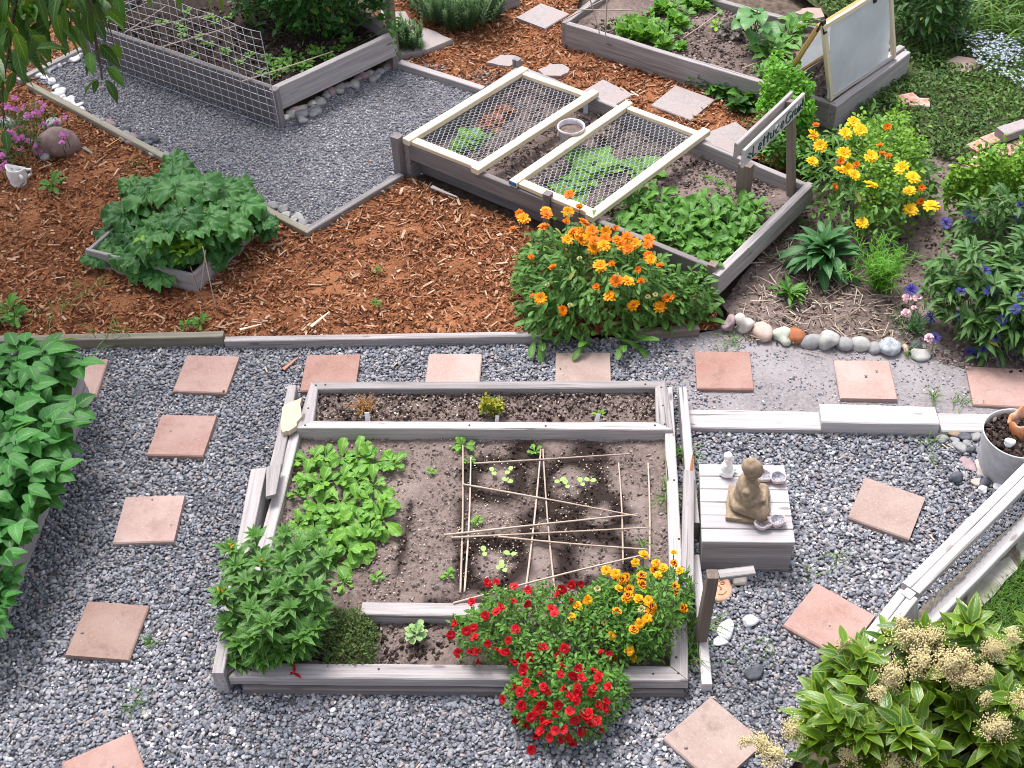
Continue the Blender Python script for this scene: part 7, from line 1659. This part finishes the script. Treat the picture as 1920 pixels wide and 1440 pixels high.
def panicle(Lp, R, nb):
    V = []; T = []; A = Acc(); k0 = 0
    tube(A, [(0, 0, 0), (.004, 0, Lp*.5), (0, .003, Lp)], .003, .0015, 5)
    for i in range(nb):
        f = rng.random()**.8; rr = R*(1-f*.85); a = rng.random()*6.28; b0 = np.array([0, 0, Lp*f*.9]); b1 = b0+np.array([rr*math.cos(a), rr*math.sin(a), rr*.55]); tube(A, [b0, b1], .0014, .001, 3)
        for j in range(10):
            q = b0+(b1-b0)*(.3+.7*rng.random())+rng.normal(0, .009, 3); V.append(IV*(.0030+.0018*rng.random())+q); T.append(IF+k0); k0 += len(IV)
    me = mesh_np('buds', np.concatenate(V), None, np.concatenate(T)); me.materials.append(P_CRM); me.shade_smooth()
    o = A.build('stalk', P_RSTEM, None, local=True); ms = o.data; bpy.data.objects.remove(o); return me, ms
PAN = [panicle(.14, .085, 44), panicle(.12, .11, 60), panicle(.18, .045, 30)]
for x, y, s, k in [(1240, 700, 1.1, 1), (1330, 760, 1.15, 0), (1400, 740, 1, 1), (1290, 850, 1.1, 1), (1450, 860, 1.1, 1), (1560, 850, 1.1, 0), (1180, 920, 1.0, 1), (1130, 1000, .95, 0), (1500, 930, 1, 1), (1790, 800, .8, 0), (1720, 760, .8, 1), (860, 760, .8, 2), (590, 1230, .9, 1), (320, 1300, .8, 2), (420, 1340, .9, 1), (1680, 1090, .85, 2), (1720, 1230, .95, 0), (1760, 1200, .9, 1), (1850, 700, .8, 0), (1640, 900, .9, 0), (1890, 1060, .8, 1), (1180, 1400, 1, 1), (950, 1410, 1, 0), (700, 1300, .9, 1), (480, 1400, 1, 1), (1060, 1060, .8, 0), (1600, 960, .8, 1), (1200, 620, .7, 2), (1290, 1430, .9, 0)]:
    p = D.hit(1280+x/3, 960+y/3, .10); me, ms = PAN[k]
    o = put(t, 'flower_cluster', me, p, .45, s*.70); o2 = bpy.data.objects.new('stalk', ms); COL.objects.link(o2); o2.parent = o

# ================================================================== CHERRY TREE (branch hanging in from the upper left)
TB = np.array([-4.5, 6.6, 0]); t = plant('cherry_tree', 'cherry tree with long drooping pointed leaves hanging in at the upper left', 'tree', TB)
A = Acc()
tube(A, [TB, TB+np.array([.03, .05, .8]), TB+np.array([-.04, .1, 1.8]), TB+np.array([.1, .25, 3.0]), TB+np.array([.4, .9, 4.4])], .14, .06, 10)
for q in ((1.2, 2.6, 4.1), (.2, 3.2, 4.3), (-1.0, 1.8, 4.2), (1.5, 1.2, 4.0), (.6, 4.4, 4.2)): tube(A, [TB+np.array([.1, .3, 3.0]), TB+np.array([q[0]*.5, q[1]*.5, 3.9]), TB+np.array(q)], .05, .015, 7)
LVS = [((500, 0), (590, 230)), ((530, 110), (595, 240)), ((490, 60), (520, 250)), ((450, 35), (370, 45)), ((560, 60), (610, 190)), ((590, 90), (700, 170)), ((600, 50), (695, 150)), ((540, 260), (555, 340)), ((500, 290), (525, 430)), ((560, 250), (680, 385)), ((600, 370), (700, 490)), ((590, 450), (660, 585)), ((545, 440), (470, 560)), ((550, 450), (530, 525)), ((290, 120), (130, 235)), ((270, 130), (290, 330)), ((330, 130), (450, 260)), ((300, 170), (390, 300)), ((250, 140), (270, 240)), ((100, 130), (130, 260)), ((60, 200), (0, 350)), ((110, 260), (60, 400)), ((160, 300), (240, 420)), ((120, 380), (190, 495)), ((80, 400), (50, 525)), ((20, 390), (0, 490)), ((180, 210), (170, 340)), ((350, 250), (370, 315)), ((20, 500), (35, 585)), ((0, 600), (30, 680)), ((840, -60), (860, 50)), ((970, -30), (1020, 78)), ((1150, -40), (1190, 82)), ((1210, -30), (1250, 70)), ((620, -60), (700, 15)), ((600, -20), (690, 60)), ((30, 730), (50, 860)), ((520, 330), (490, 430)), ((640, 250), (680, 340)), ((210, 40), (150, 180)), ((230, 60), (260, 170)), ((60, 40), (30, 170)), ((320, 30), (300, 140)), ((400, 60), (450, 170)), ((140, 0), (120, 110)), ((180, 20), (200, 120)), ((20, 20), (0, 110)), ((80, 0), (90, 90)), ((260, 0), (230, 100)), ((350, -10), (330, 90)), ((420, -20), (430, 70)), ((0, 120), (60, 230)), ((40, 230), (70, 340)), ((200, 100), (120, 160)), ((560, -30), (640, 50)), ((660, 60), (700, 180))]
AL = Acc()
for b, e in LVS:
    d0 = 5.0+rng.normal(0, .12); p = along(b[0]/3, b[1]/3, d0); q = along(e[0]/3, e[1]/3, d0+rng.normal(-.01, .04)); v = q-p; L = np.linalg.norm(v)
    leaves(AL, [p], math.atan2(v[1], v[0]), math.asin(v[2]/L)+.25, L*1.04, L*.33+.008, 'lance', 7, 5, .35, .5, .06, 2, rng.normal(0, .9), np.clip(rng.normal(.25, .3), 0, 1))
for k in range(340):
    d0 = 5.0+rng.normal(0, .2); x, y = -80+rng.random()*300, -130+rng.random()*270
    if y > 150-max(0, x)*.75: continue
    p = along(x, y, d0); n = 1
    leaves(AL, [p], rng.random()*6.28, rng.normal(-.7, .3), .115+.035*rng.random(), .042, 'lance', 6, 5, .3, .5, .06, 2, rng.normal(0, .6), np.clip(rng.normal(.2, .2), 0, 1))
n = 5200; q = rng.normal(0, 1, (n, 3)); q /= np.linalg.norm(q, axis=1)[:, None]; q *= rng.random((n, 1))**.4   # the crown above and beyond the frame
P = TB+np.array([.9, 2.2, 4.2])+q*np.array([2.0, 2.8, .75]); u = proj(P); P = P[(u[:, 1] < -40) | (u[:, 0] < -60)]; n = len(P)
leaves(AL, P, rng.random(n)*6.28, rng.normal(-.6, .4, n), .13, .05, 'lance', 4, 3, .3, .5)
def tw(pts, r0, r1, d=5.01):
    W = [along(x/3, y/3, d) for x, y in pts]; tube(A, W, r0, r1, 6); return W
j = along(140, -160, 5.0); b_ = TB+np.array([.1, .25, 3.0]); tube(A, [b_, (b_+j)/2+np.array([0, 0, .15]), j], .035, .014, 7)
tw([(420, -480), (470, -200), (500, 0), (520, 130), (545, 260), (570, 400), (575, 450)], .011, .0025); tw([(420, -480), (360, -200), (310, 20), (290, 120), (200, 210), (150, 300), (110, 380)], .009, .002); tw([(420, -480), (160, -200), (90, 0), (60, 200), (30, 390), (15, 500), (20, 720)], .009, .002); tw([(420, -480), (700, -260), (900, -120), (1000, -40), (1180, -50)], .009, .002); tw([(310, 20), (410, 80), (360, 240)], .004, .002); tw([(520, 130), (610, 120), (640, 250)], .004, .002)
A.build('trunk', TWIG, t); AL.build('crown', LF_CHER, t)
